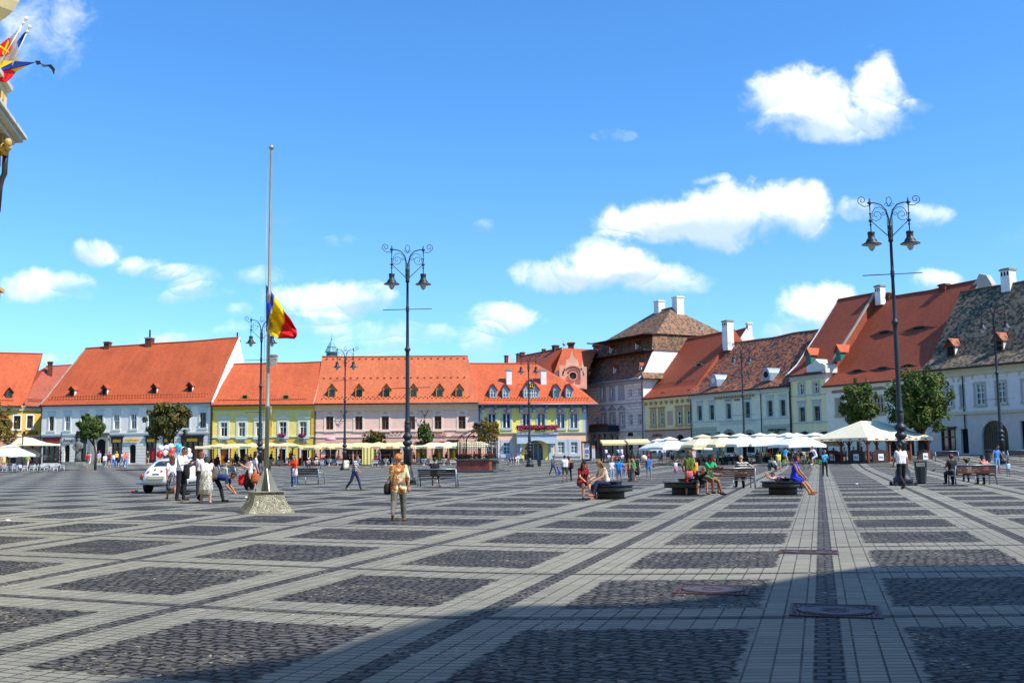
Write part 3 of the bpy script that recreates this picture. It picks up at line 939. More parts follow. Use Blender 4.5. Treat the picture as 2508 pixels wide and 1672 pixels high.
# ---- B1: long pale house with four white-cheeked dormers
def b_white():
 s = Bld('town_house', 'long pale grey house with four dormers, shops and a white gable, beside yellow house', (97, 153.5), (517, 150))
 zt = 9.5
 W = plaster('pale_grey_plaster', '#efe7d6', stain=.25)
 WR = plaster('pale_grey_rusticated', '#e4dccb', .45, stain=.2)
 T = mat('trim_pale', '#d3d3cc', .8, .05)
 wins = [(472, 518, 940, 1073), (624, 672, 935, 1070), (780, 828, 930, 1065), (935, 987, 926, 1060), (1092, 1145, 922, 1060), (1257, 1310, 918, 1057),
   (1423, 1475, 914, 1052), (1594, 1647, 908, 1050), (1765, 1818, 905, 1048), (1920, 1980, 902, 1045)]
 wr = [s.rect(*zr(Z1, *w)) for w in wins]
 shops = [(415, 565, 1150, 1385), (735, 825, 1145, 1385), (1075, 1170, 1140, 1385), (1405, 1497, 1135, 1385), (1570, 1665, 1135, 1385), (1745, 1945, 1130, 1385)]
 sr = [s.rect(*zr(Z1, *w)) for w in shops]
 ar = [s.opening_px(*zr(Z1, 615, 668, 1210, 1385), arch=1), s.opening_px(*zr(Z1, 1240, 1303, 1205, 1385), arch=1), s.opening_px(*zr(Z1, 920, 1018, 1155, 1385), arch=1)]
 zs = s.F(300, Z1(0, 1110)[1])[1]
 s.walls([W, WR, M_WHITEWASH], zt, wr + sr + ar, [(0, s.W, -1, zs, 1)], depth=19, sides=2)
 s.band(zs, zs + .22, .12, T); s.cornice(T, .6, .3)
 for k, r in enumerate(wr):
  s.window(r, M_WHITEP if k in (1, 4, 5) else M_WOODB, G_CURT if k in (4, 5) else G_DARK, 2, .42, T, .2, 'cornice', hz=.55, fw=.07)
 WF = mat('shop_wood_dark', '#3a1f16', .5, .2); BF = mat('shop_paint_black', '#14171c', .4, .2)
 RF = mat('shop_fascia_red', '#a3231a', .5, .15)
 for k, r in enumerate(sr):
  w, f = s.shop(r, BF if k == 1 else WF, G_DARK if k != 0 else G_CURT, 3 if k in (0,) else (4 if k == 5 else 2), fascia=True)
  mb = MB()
  if k == 0: mb.box(f[0], f[1], -.17, -.141, f[2], f[3]); mb.build('fascia_board', RF, w)
  if k in (2, 3, 4, 5):
   cx = (f[0] + f[1]) / 2; hw = (f[1] - f[0]) * (.4 if k < 5 else .25)
   textmesh(mb, 'steilmann', cx - hw, cx + hw, f[2] + .12, f[3] - .12, -.15, 0, .02, .2); mb.build('lettering', M_GOLD, w)
  if k in (3, 5):
   q = MB(); xx = f[0] + (f[1] - f[0]) * (.62 if k == 3 else .35)
   q.box(xx - .5, xx + .5, .12, .16, .9, 2.9); q.build('sale_poster', mat('poster_red', '#d01f28', .6, .05), w)
 for a in ar: s.archdoor(a)
 # stone portal
 p = s.rect(*zr(Z1, 875, 1045, 1105, 1385)); a = ar[2]
 mb = MB(); mb.box(p[0], a[0] - .02, -.25, -.003, -.5, p[3]); mb.box(a[1] + .02, p[1], -.25, -.003, -.5, p[3]); mb.box(a[0] - .02, a[1] + .02, -.246, -.003, a[3] + .05, p[3])
 mb.box(p[0] - .2, p[1] + .2, -.4, -.003, p[3], p[3] + .18)
 mb.build('stone_portal', M_OLDSTONE, s.root)
 s.sign('steilmann', *zr(Z1, 1205, 1338, 1143, 1178), M_GOLD, .2, shear=.25, depth=.06)
 s.sign('Butoiul', *zr(Z1, 612, 700, 1152, 1185), M_IRON, .15, shear=.2)
 # roof
 dr = 9.5
 xl, zl = s.F(210, 853.5, dr); xr_, zrr = s.F(566, 827, dr)
 zz = (zl + zrr) / 2
 prof = [(-.42, zt - .1), (.9, zt + 1.1), (dr * .5, (zt + 1.1 + zz) / 2 - .25), (dr, zz)]
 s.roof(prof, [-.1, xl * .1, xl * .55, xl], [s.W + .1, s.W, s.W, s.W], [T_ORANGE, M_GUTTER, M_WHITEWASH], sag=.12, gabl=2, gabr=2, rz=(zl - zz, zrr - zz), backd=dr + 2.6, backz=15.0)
 s.verge(.0, M_OLDSTONE, .2, .08, 0); s.verge(.08, M_WHITEWASH, .22, .08, 1)
 s.snowguards(T_ORANGE, 55, (1.3, 1.9), 0)
 for (x, y) in ((688, 748), (1000, 735), (1478, 722), (1820, 708)):
  px, py = Z1(x, y)
  s.dormer(px, py, 12.5, 27, 'small', M_WOODB, M_WHITEWASH, T_ORANGE, M_DARK, rh=.55, i=1)
 s.chimney(*zr(Z1, 1008, 1060, 222, 280), dr, M_BRICK, holes=True)
 s.chimney(*zr(Z1, 1405, 1470, 180, 252), dr, M_BRICK, M_OLDSTONE, pots=True)
 s.chimney(*zr(Z1, 2255, 2296, 205, 440), dr + 2.5, M_BRICK, pots=True)
 s.pipe(.1, .2, zt); s.pipe(s.W - .1, .2, zt)
 return s
def b_far_left():
 s = Bld('town_house', 'yellow and peach house at the left edge with one dormer, beside the long pale house', (-90, 156), (51, 159))
 zt = s.F(50, 994)[1] + .1
 Y = plaster('ochre_yellow_plaster', '#dcb04a'); P = plaster('peach_rusticated', '#d99b80', .45)
 win = [s.rect(*zr(Z1, 132, 196, 932, 1060)), s.rect(*zr(Z1, -60, 5, 932, 1060))]
 zs = s.F(50, Z1(0, 1130)[1])[1]
 sh = [s.rect(*zr(Z1, 60, 150, 1180, 1385))]
 s.walls([Y, P, M_WHITEWASH], zt, win + sh, [(0, s.W, -1, zs, 1)], 16)
 for r in win: s.window(r, M_WOODB, G_DARK, 2, .4, M_WHITEP, .2)
 s.shop(sh[0], M_WOODB, G_DARK)
 s.band(zs, zs + .2, .1, M_WHITEP); s.cornice(mat('cream_trim', '#ddd0a8', .8, .05), .8, .5)
 d = 8.
 xl, zl = s.F(-90, 860, d); xr_, zq = s.F(105, 869, d)
 prof = [(-.7, zt - .1), (.8, zt + 1.1), (d, (zl + zq) / 2)]
 s.roof(prof, [0, 0, xl], [s.W - .2, s.W + .5, xr_], [T_ORANGE3, M_GUTTER, M_WHITEWASH])
 s.snowguards(T_ORANGE3, 26, (1.4, 5.2), 0)
 px, py = Z1(88, 762)
 s.dormer(px, py, 16, 28, 'small', M_WOODB, M_WOODB, T_ORANGE3, G_BLUE, rh=.7, i=1, frame=M_WOODB, cols=1)
 s.chimney(*zr(Z1, 455, 508, 412, 500), 9.5, M_BRICK, holes=True)
 t = Bld('town_house', 'narrow angled ochre house squeezed between the left edge house and the long pale house', (51, 159), (104, 162))
 W2 = [t.rect(*zr(Z1, 258, 314, 930, 1052))]; S2 = [t.rect(*zr(Z1, 250, 330, 1200, 1385))]
 t.walls([Y, P, M_WHITEWASH], zt, W2 + S2, [(0, t.W, -1, zs, 1)], 16)
 t.window(W2[0], M_WOODB, G_DARK, 2, .4, M_WHITEP, .2); t.archdoor(S2[0])
 t.band(zs, zs + .2, .1, M_WHITEP); t.cornice(mat('cream_trim', '#ddd0a8', .8, .05), .8, .5)
 xl, zl = t.F(113, 905, d); xr_, zq = t.F(190, 890, d)
 t.roof([(-.7, zt - .1), (.8, zt + 1.1), (d, (zl + zq) / 2)], [.1, .3, xl], [t.W + 1, t.W + 1, xr_], [tiles('roof_tiles_brown', '#9a4a34', '#b05a40', row=.3, patch=.3), M_GUTTER, M_WHITEWASH], rz=(-.2, .5))
 t.snowguards(T_RED2, 9, (1.2, 1.7), 0)
 # bracket sign
 x0, x1, z0, z1 = t.rect(54, 88, 1056, 1063)
 mb = MB(); mb.box(x0, x1, -.5, -.3, z0, z1, 0)
 textmesh(mb, 'VENDELER', x0 + .35, x1 - .35, z0 + .1, z1 - .1, -.53, 1, .02)
 mb.box(x0 + .25, x1 - .3, -.52, -.501, z0 + .05, z1 - .05, 2)
 tag(mb.build('shop_sign', [mat('sign_black', '#1c1712', .5), M_DARK, M_GOLD], t.root), 'black and gold sign')
def b_yellow():
 s = Bld('town_house', 'low bright yellow house with pedimented windows and two eyebrow dormers', (516, 150), (769, 150))
 zt = s.F(640, 991)[1] + .15
 YL = plaster('light_yellow_plaster', '#f1d97c'); YD = plaster('deep_yellow_plaster', '#ecc548', .4); T = mat('grey_green_trim', '#d8dccb', .8, .05); O = mat('ochre_trim', '#e6b838', .8, .06)
 wins = [(158, 222, 995, 1130), (329, 393, 995, 1130), (497, 560, 995, 1130), (723, 790, 990, 1127), (918, 985, 988, 1127)]
 wr = [s.rect(*zr(Z2, *w)) for w in wins]
 zs = s.F(640, Z2(0, 1140)[1])[1]
 dr = [s.rect(*zr(Z2, *w)) for w in ((152, 235, 1250, 1420), (340, 398, 1250, 1420), (540, 600, 1250, 1420), (720, 782, 1250, 1420), (935, 992, 1250, 1420))]
 s.walls([YL, YD, M_WHITEWASH], zt, wr + dr, [(0, s.W, -1, zs, 1), (0, s.W, zt - 1.1, zt, 1)], 15)
 s.band(zs, zs + .18, .12, T); s.band(zt - 1.15, zt - 1.0, .12, T); s.cornice(O, .6, .45)
 for a, b in ((68, 90), (628, 652), (1028, 1050)):
  x0, x1, z0, z1 = s.rect(*zr(Z2, a, b, 905, 1132)); mb = MB(); mb.box(x0, x1, -.09, -.003, zs + .2, zt - 1.16); mb.build('pilaster', O, s.root)
 for k, r in enumerate(wr):
  s.window(r, M_WHITEP, G_DARK if k != 3 else G_BLUE, 2, .36, T, .32, 'pediment', hz=.35)
  if k > 2: pass
 for r in dr:
  o = s.archdoor(r, mat('door_orange_wood', '#b8641e', .6, .15) if r is dr[0] else M_DARK)
  mb = MB(); mb.box(r[0] - .28, r[0] - .002, -.08, -.003, -.5, r[3] + .25); mb.box(r[1] + .002, r[1] + .28, -.08, -.003, -.5, r[3] + .25); mb.box(r[0] - .002, r[1] + .002, -.084, -.003, r[3] + .002, r[3] + .25)
  mb.build('door_surround', T, s.root)
 for k, (a, txt) in enumerate(((188, 'CAFEA'), (360, 'CLASIC'), (530, 'GRILL'), (758, 'MUZICA'), (952, 'PIZZA'))):
  s.sign(txt, *zr(Z2, a - 34, a + 34, 1160, 1181), mat('plaque_text', '#7a7a74', .7), .14, 'plaque', mat('plaque_grey', '#c2c5be', .7, .08), pad=.15)
 d = 7.5
 xl, zl = s.F(566, 893, d); xr_, zq = s.F(770, 888.5, d)
 prof = [(-.8, zt - .15), (.7, zt + 1.1), (d, (zl + zq) / 2)]
 s.roof(prof, [0.02, 0.4, .6], [s.W - .02] * 3, [T_ORANGE3, M_GUTTER, M_WHITEWASH], rz=(0, .2), gabl=2, gabr=2, sag=.1)
 s.snowguards(M_BRICK, 38, (1.1,), 0)
 for (x, w) in ((392, 140), (785, 150)):
  px, py = Z2(x, 768); s.dormer(px, py, w / 3.92, 11, 'eye', M_ZOP, None, T_ORANGE3, i=1)
 s.chimney(*zr(Z2, 637, 700, 345, 440), d, M_OLDSTONE, M_OLDSTONE)
 s.pipe(.12, .2, zt)
 # petunias hang from two sills
 return s
def b_pink():
 s = Bld('hotel', 'salmon pink hotel with six wooden dormers behind the long cafe canopy', (770, 150), (1172, 151.5))
 zt = s.F(960, 987.5)[1] + .15
 P = plaster('salmon_plaster', '#eec4ae', stain=.12); P2 = plaster('salmon_rusticated', '#e9b59a', .42, stain=.12); T = mat('cream_pink_trim', '#f0d4bd', .8, .04); DI = mat('diamond_pink', '#e0a083', .8, .05)
 wins = [(1170, 1240, 937, 1065), (1450, 1520, 937, 1065), (1705, 1773, 936, 1064), (1957, 2025, 936, 1062), (2212, 2278, 934, 1060)]
 wr = [s.rect(*zr(Z2, *w)) for w in wins] + [s.rect(*zr(Z3, 482, 550, 935, 1057))]
 op = [s.rect(*zr(Z2, *w)) for w in ((1170, 1262, 1262, 1420), (1372, 1422, 1262, 1420), (1440, 1540, 1258, 1420), (1700, 1870, 1262, 1420), (2045, 2135, 1195, 1420), (2215, 2290, 1195, 1420))] + [s.rect(*zr(Z3, 395, 470, 1175, 1420))]
 zs = s.F(960, 1055)[1]; z2 = s.F(960, 1070)[1]
 s.walls([P, P2, M_WHITEWASH], zt, wr + op, [(0, s.W, -1, z2, 1)], 16)
 s.band(zs, zs + .15, .12, T); s.band(z2, z2 + .15, .1, T); s.cornice(mat('cream_cornice', '#ecc39c', .8, .05), 1.2, .55)
 for r in wr:
  w = s.window(r, mat('window_brown', '#8a5a34', .6), G_DARK, 2, .38, T, .28, 'cornice', hz=.5)
  cx = (r[0] + r[1]) / 2; zc = r[3] + .5
  mb = MB(); mb.prism([(cx - .55, zc), (cx, zc - .17), (cx + .55, zc), (cx, zc + .17)], -.125, -.101); mb.build('diamond_ornament', DI, w)
 for k, r in enumerate(op):
  s.shop(r, M_WOODB, G_DARK if k < 4 else mat('glass_yellow', '#8a7a20', .2, .3), 2)
 BR = mat('letters_bronze', '#6b4a35', .5)
 s.sign('Hotel Am Ring \u2605\u2605\u2605', *zr(Z2, 1535, 1912, 1082, 1118), BR, .2, bold=.01)
 s.sign('SALA DE', *zr(Z2, 1985, 2060, 1103, 1122), BR, .2, shear=.3); s.sign('ADMIRAL', *zr(Z3, 205, 372, 1092, 1119), mat('letters_brown', '#a06038', .5), .2, shear=.3, bold=.01)
 s.sign('JOCURI ELECTRONICE', *zr(Z3, 415, 640, 1105, 1120), BR, .2, shear=.3)
 d = 8.
 xl, zl = s.F(771, 873.5, d); xr_, zq = s.F(1145.5, 872.3, d)
 prof = [(-.8, zt - .15), (1.1, zt + 1.2), (d, (zl + zq) / 2)]
 s.roof(prof, [-.0, -.0, -.0], [s.W, s.W - .1, xr_], [T_ORANGE2, M_GUTTER, M_WHITEWASH], gabl=2, gabr=2, sag=.07)
 s.snowguards(T_RED, 34, (1.2, 1.6), 0)
 g = MB()
 for q in (.42, .93):
  for k in range(22):
   x = .8 + k * (xr_ - 1.4) / 21; a, b = s.prof[1], s.prof[2]
   g.box(x - .13, x + .13, a[0] + (b[0] - a[0]) * q - .12, a[0] + (b[0] - a[0]) * q, a[1] + (b[1] - a[1]) * q, a[1] + (b[1] - a[1]) * q + .15)
 tag(g.build('snow_guards', T_RED, s.root), kind='stuff')
 for (a, b) in ((802, 824), (868.5, 890.5), (935, 958), (1001.5, 1024), (1065, 1089), (1113.5, 1136.5)):
  s.dormer((a + b) / 2, 973.5, 18.5, 36, 'small', M_ZOP, M_ZOP, T_ORANGE2, G_DARK, rh=.85, i=1, cols=1)
 # wall lanterns
 for x in (1345, 2118):
  px, py = Z2(x, 960)
  X, z = s.F(px, py)
  mb = MB(); mb.tube([(X, -.02, z - .2), (X, -.5, z), (X, -.6, z + .6)], .05, 5)
  for sx in (-1, 1): mb.tube([(X, -.6, z + .3), (X + sx * .3, -.6, z + .75), (X + sx * .42, -.6, z + 1.0)], .045, 5); mb.sphere((X + sx * .42, -.6, z + 1.05), .11, 6, 4)
  mb.build('wall_lamp', M_IRON, s.root)
 s.pipe(.1, .2, zt)
 return s
def b_bank():
 s = Bld('bank_building', 'yellow and peach bank with blue windows, arched entrance and flower balcony', (1172, 151.5), (1441, 154))
 zt = s.F(1300, 990)[1] + .1
 Y = plaster('lemon_plaster', '#f3de76', stain=.2); P = plaster('peach_plaster', '#f2c09a', stain=.08); GB = plaster('blue_grey_plaster', '#b3c1cc', stain=.1); GD = plaster('slate_frieze', '#71787e')
 BL = mat('window_blue', '#3a5fa8', .5, .08)
 up = [(770, 837, 915, 1050), (910, 977, 915, 1050), (1101, 1166, 915, 1050), (1243, 1310, 915, 1050), (1430, 1498, 915, 1050), (1558, 1622, 915, 1048)]
 lo = [(775, 840, 1195, 1300), (915, 980, 1190, 1300), (1437, 1500, 1183, 1290), (1562, 1625, 1183, 1290)]
 wu = [s.rect(*zr(Z3, *w)) for w in up]; wl = [s.rect(*zr(Z3, *w)) for w in lo]
 door = s.opening_px(*zr(Z3, 1118, 1292, 1172, 1380), arch=.85)
 zs = s.F(1300, Z3(0, 1108)[1])[1]; zf = s.F(1300, Z3(0, 862)[1])[1]; zp = s.F(1300, Z3(0, 1342)[1])[1]
 xa = s.F(*Z3(715, 1000))[0]; xb = s.F(*Z3(1670, 1000))[0]
 s.walls([Y, P, GB, GD, M_WHITEWASH], zt, wu + wl + [door], [(0, xa, zs, zt, 2), (xb, s.W, zs, zt, 2), (0, s.W, zf, zt, 3), (0, s.W, -1, zs, 1), (0, s.W, -1, zp, 2)], 11, sides=2)
 s.band(zs - .05, zs + .2, .12, GD, x1=s.W); s.band(zf - .08, zf + .1, .1, GB)
 for k in range(9):
  x = .6 + k * (s.W - 1.2) / 8; mb = MB(); mb.box(x - .18, x + .18, -.75, -.01, zt - 1.25, zt - .2); mb.build('eave_bracket', GD, s.root)
 for k, r in enumerate(wu):
  s.window(r, BL, G_DARK, 2, .36, GB, .26, arch=.75, hmat=mat('tympanum_peach', '#e6a787', .8, .05))
  q = MB(); cx = (r[0] + r[1]) / 2; q.box(cx - .09, cx + .09, .16, .19, r[2] + .1, r[3] - .1); q.build('sash', M_WHITEP, s.root)
 for r in wl:
  s.window(r, M_WHITEP, G_TEAL, 2, .34, GB, .42, None, rows=2)
 # portal block with arch and consoles
 x0, x1, z0, z1 = s.rect(*zr(Z3, 1030, 1412, 1112, 1200)); a = s.rect(*zr(Z3, 1092, 1340, 1140, 1380))
 cx = (a[0] + a[1]) / 2; ra = (a[1] - a[0]) / 2
 mb = MB(); n = 16
 arc = [(cx - (ra + .1) * math.cos(PI * k / n), z0 - .9 + (z1 - z0 + .1) * .95 * math.sin(PI * k / n)) for k in range(n + 1)]
 pts = [(x0, z1), (x0, z0)] + [(p[0], max(z0, p[1])) for p in arc] + [(x1, z0), (x1, z1)]
 for i in range(len(arc) - 1):
  p, q = arc[i], arc[i + 1]
  mb.add([(p[0], -1.3, max(z0, p[1])), (q[0], -1.3, max(z0, q[1])), (q[0], -1.3, z1), (p[0], -1.3, z1)], [(0, 1, 2, 3)])
  mb.add([(p[0], -1.3, max(z0, p[1])), (q[0], -1.3, max(z0, q[1])), (q[0], 0, max(z0, q[1])), (p[0], 0, max(z0, p[1]))], [(3, 2, 1, 0)])
 mb.box(x0, arc[0][0], -1.3, -.003, z0, z1); mb.box(arc[-1][0], x1, -1.3, -.003, z0, z1)
 mb.box(x0 - .15, x1 + .15, -1.5, -.003, z1, z1 + .22)
 for xx in (x0 + .5, x1 - .9):
  mb.prism([(xx, z0), (xx + .4, z0), (xx + .4, z0 - .5), (xx, z0 - 1.3)], -1.0, -.003)
 mb.build('portal_canopy', GB, s.root)
 m2 = MB()
 m2.box(s.F(*Z3(1037, 1250))[0], a[0] - .1, -.35, -.003, -.6, z0); m2.box(a[1] + .1, s.F(*Z3(1388, 1250))[0], -.35, -.003, -.6, z0)
 m2.build('portal_pier', GB, s.root)
 m3 = MB(); rr = (door[1] - door[0]) / 2
 n = 14; ztop = a[3] - .15
 m3.box(a[0] - .08, door[0], -.2, -.003, -.6, door[3] - .9); m3.box(door[1], a[1] + .08, -.2, -.003, -.6, door[3] - .9)
 for k in range(n):
  t0, t1 = PI * k / n, PI * (k + 1) / n
  f = lambda r_, t, h: (cx - r_ * math.cos(t), door[3] - .9 + h * math.sin(t))
  p1, p2, p3, p4 = f(rr, t0, .9), f(rr, t1, .9), f(ra + .08, t1, ztop - door[3] + .9), f(ra + .08, t0, ztop - door[3] + .9)
  m3.prism([p1, p2, p3, p4], -.2, -.003)
 m3.build('portal_arch', Y, s.root)
 s.sign('BANCA TRANSILVANIA', *zr(Z3, 1165, 1290, 1146, 1160), mat('bank_letters', '#4a4430', .6), .26, pad=.1)
 dm = MB(); dx = (door[1] - door[0])
 for k in range(5): xx = door[0] + dx * k / 4; dm.box(xx - .06, xx + .06, .2, .3, -.3, door[3] - .5)
 dm.box(door[0], door[1], .19, .29, 2.9, 3.05)
 dd = dm.build('entrance_door', M_ZINC, s.root)
 g = MB(); g.box(door[0], door[1], .31, .35, -.3, door[3]); g.build('pane', glassmat('glass_bank', '#39474c', None), dd)
 # balcony rail
 rl = MB(); zb = z1 + .22
 for k in range(60):
  xx = x0 + (x1 - x0) * k / 59; rl.box(xx - .025, xx + .025, -1.42, -1.38, zb, zb + 1.05)
 rl.box(x0, x1, -1.44, -1.36, zb + 1.05, zb + 1.12)
 s.bal = (x0, x1, zb)
 rl.build('balcony_railing', M_IRON, s.root)
 fb = MB(); fb.box(x0 - .1, x1 + .1, -1.75, -1.46, zb + .75, zb + 1.05); fb.build('flower_trough', M_WOODB, s.root)
 # roof
 d = 9.
 xl, zl = s.F(1149, 889.5, d); xr_, zq = s.F(1313, 892, d)
 prof = [(-1.0, zt - .05), (.9, zt + 1.3), (d, (zl + zq) / 2)]
 xe = s.F(1465, 990, -1)[0]
 s.roof(prof, [0, 0, xl], [xe, xe - 1.6, xr_], [T_ORANGE3, M_ZINC, M_WHITEWASH], gutter=M_ZINC, backd=11.5, backz=zt + 3)
 s.snowguards(T_RED, 34, (1.0, 1.5), 0)
 GBm = mat('dormer_blue_grey', '#8fa6b8', .6, .06); OR = mat('dormer_orange', '#d9863a', .7, .06)
 for (a_, b_) in ((782, 848), (903, 970), (1393, 1458), (1513, 1578)):
  px, py = Z3((a_ + b_) / 2, 762)
  o = s.dormer(px, py, 17, 36, 'small', GBm, GBm, T_RED, G_TEAL, rh=.95, i=1, frame=M_WHITEP if a_ != 1393 else None)
 px, py = Z3(1181, 764)
 o = s.dormer(px, py, 38, 48, 'small', GBm, GBm, T_RED, G_TEAL, rh=1.6, i=1, frame=M_WHITEP, cols=6)
 p, k = s.rp(px, py, 1)
 mb = MB(); mb.lathe([(.55, -.12), (.62, 0), (.001, 0)], 20, 0, M=Matrix.Translation((p.x, p.y - .1, p.z + 1.85)) @ Matrix.Rotation(PI / 2, 4, 'X'))
 mb.lathe([(.45, .01), (.001, .02)], 16, 1, M=Matrix.Translation((p.x, p.y - .1, p.z + 1.85)) @ Matrix.Rotation(PI / 2, 4, 'X'))
 for k in range(4):
  a = PI / 4 + k * PI / 2
  mb.lathe([(.15, .03), (.001, .05)], 8, 2, M=Matrix.Translation((p.x + .23 * math.cos(a), p.y - .1, p.z + 1.85 + .23 * math.sin(a))) @ Matrix.Rotation(PI / 2, 4, 'X'))
 mb.build('round_emblem', [M_WHITEP, M_DARK, M_GOLD], s.root)
 for (a_, b_) in ((940, 990), (1270, 1322)):
  s.chimney(*zr(Z3, a_, b_, 485, 660), 4.0, M_WHITEWASH, M_OLDSTONE, depth=.8)
 s.pipe(.15, .2, zt); s.pipe(s.W - .1, .2, zt)
 return s
def b_palace():
 s = Bld('palace', 'tall lilac grey baroque palace with a three tier mansard roof and flower balcony', (1408, 181), (1579, 162))
 zt = s.F(1579, 925)[1] + .1
 A = ashlar('palace_ashlar', '#e2d3c8'); T = plaster('palace_trim', '#a5a0a8'); P2 = plaster('palace_smooth', '#e6d8ce'); ST = mat('palace_stone', '#7d7972', .9, .2)
 Zp = Zf(1400, 920, 7.467)
 top = [(280, 325, 315, 395), (428, 485, 300, 440), (545, 608, 225, 430), (712, 775, 215, 415), (880, 945, 200, 400), (1055, 1110, 235, 385), (1215, 1270, 222, 375)]
 mid = [(310, 335, 745, 940), (425, 490, 735, 935), (565, 620, 715, 890), (720, 785, 705, 880), (893, 958, 700, 915), (1045, 1115, 695, 910), (1210, 1280, 683, 900)]
 low = [(420, 497, 1190, 1370), (1045, 1120, 1160, 1360), (1208, 1288, 1155, 1360)]
 wt = [s.rect(*zr(Zp, *w)) for w in top]; wm = [s.rect(*zr(Zp, *w)) for w in mid]; wl = [s.rect(*zr(Zp, *w)) for w in low]
 dr = [s.opening_px(*zr(Zp, 715, 765, 1085, 1560), arch=1), s.opening_px(*zr(Zp, 805, 858, 1100, 1560), arch=1)]
 xa = s.F(*Zp(520, 400))[0]; xb = s.F(*Zp(985, 400))[0]
 zm = s.F(*Zp(1200, 1030))[1]
 s.walls([A, P2, M_WHITEWASH], zt, wt + wm + wl + dr, [(xa, xb, zm, zt, 1)], 22, sides=2)
 for k, r in enumerate(wt): s.window(r, M_WHITEP, mat('glass_rust', '#5a3228', .3, .3), 2, .38, T if 2 <= k <= 4 else None, .35, None, fw=.12)
 for k, r in enumerate(wm): s.window(r, M_WHITEP, G_BLUE, 2, .4, T if 2 <= k <= 4 else None, .4, 'pediment' if 2 <= k <= 4 else None, fw=.12)
 for r in wl:
  s.window(r, M_IRON, G_DARK, 3, .3, None, fw=.1)
  cx = (r[0] + r[1]) / 2; mb = MB(); mb.prism([(cx + .8 * math.cos(PI * k / 10), r[3] + .5 + .8 * math.sin(PI * k / 10)) for k in range(11)][::-1], -.02, -.002); mb.build('fanlight', G_DARK, s.root)
 for r in dr: s.archdoor(r, mat('door_dark_red', '#3c1712', .6))
 s.band(zm, zm + .3, .2, T); s.band(s.F(*Zp(1000, 520))[1], s.F(*Zp(1000, 500))[1], .15, T); s.cornice(T, .8, .5)
 # balcony on columns
 x0, x1, z0, z1 = s.rect(*zr(Zp, 520, 880, 925, 1030))
 mb = MB(); mb.box(x0, x1, -2.2, -.003, z0 - .3, z0)
 for k in range(4):
  xx = x0 + .5 + (x1 - x0 - 1) * k / 3; mb.lathe([(.42, -.5), (.42, 0), (.3, .15), (.27, z0 - 1.0), (.4, z0 - .55), (.42, z0 - .3)], 12, 0, (xx, -1.8, 0))
 mb.build('balcony', ST, s.root)
 b2 = MB(); b2.box(x0, x1, -2.2, -2.12, z0, z1 + .1); b2.box(x0, x0 + .08, -2.2, 0, z0, z1 + .1); b2.box(x1 - .08, x1, -2.2, 0, z0, z1 + .1); b2.build('balcony_railing', mat('railing_dark_blue', '#1f2530', .6, .3), s.root)
 s.bal = (x0, x1, z1 + .1)
 # mansard roof
 d1, z1_ = s.G(1602.8, 854.3, s.W); d2, z2_ = s.G(1608, 816, s.W - .4)
 db, zb_ = s.G(1772, 813, s.W - .4)
 dr_ = (d2 + db) / 2 - .5
 xr_, zrg = s.F(1645, 754, dr_);
 xlr, _ = s.F(1608, 766, dr_)
 x1l, _ = s.F(1447, 875.5, d1); x2l, _ = s.F(1476.5, 836.5, d2)
 s.info = (d1, z1_, d2, z2_, db, dr_, zrg, x1l, x2l, xlr)
 D1, D2 = max(2.0, d1), max(3.0, d2)
 xm0 = s.F(1443, 876, D1 - .7)[0]; xm1 = s.F(1474, 837, D2 + .3)[0]; xt0 = s.F(1470, 838, D2 - .4)[0]
 # lower steep tier, middle tier, top tier: separate roofs meeting under dark shadow ledges
 m = [(-.9, zt - .1), (.1, zt + .9), (.9, zt + 2.3), (D1 * .75, z1_ - .7), (D1, z1_)]
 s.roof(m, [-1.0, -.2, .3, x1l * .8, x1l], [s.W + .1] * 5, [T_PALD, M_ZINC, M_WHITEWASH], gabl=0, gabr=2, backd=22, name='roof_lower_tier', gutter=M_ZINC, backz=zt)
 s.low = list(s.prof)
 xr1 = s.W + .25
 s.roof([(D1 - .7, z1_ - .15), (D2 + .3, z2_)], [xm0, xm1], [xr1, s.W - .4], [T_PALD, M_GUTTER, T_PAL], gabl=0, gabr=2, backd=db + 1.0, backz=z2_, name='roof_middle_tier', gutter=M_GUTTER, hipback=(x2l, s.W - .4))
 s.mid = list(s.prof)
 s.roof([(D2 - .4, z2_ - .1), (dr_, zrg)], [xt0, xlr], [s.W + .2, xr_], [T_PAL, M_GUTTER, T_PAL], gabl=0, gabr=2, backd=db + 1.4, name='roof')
 gw = MB(); gw.quad((s.W + .09, .6, zt - .5), (s.W + .09, db, zt - .5), (s.W + .09, db, z1_ - .1), (s.W + .09, D1 - .2, z1_ - .1)); gw.build('gable_wall', M_WHITEWASH, s.root)
 # hip side skirts on the right of the middle tier
 sk = MB(); sk.add([(s.W + .3, D1 - .7, z1_ - .15), (s.W + .3, db + 1, z1_ - .15), (s.W - .2, db + 1, z2_ + .1), (s.W - .2, D1 - .1, z2_ + .1)], [(0, 1, 2, 3)])
 for fi, f in enumerate(sk.f): sk.uv[fi] = [(sk.v[v][1], sk.v[v][2]) for v in f]
 sk.build('roof_side_tier', [T_PAL], s.root)
 zl2 = s.G(1640, 922, s.W)[1]
 le = MB(); le.add([(s.W + 1.1, -.6, zt - .2), (s.W + 1.1, 14, zt - .2), (s.W - .0, 14, zt + .9), (s.W - .0, -.2, zt + .9), (s.W, -.6, zt - .3), (s.W, 14, zt - .3)], [(0, 1, 2, 3), (0, 4, 5, 1)])
 for fi, f in enumerate(le.f): le.uv[fi] = [(le.v[v][1], le.v[v][2]) for v in f]
 le.build('side_eave', [T_PAL], s.root)
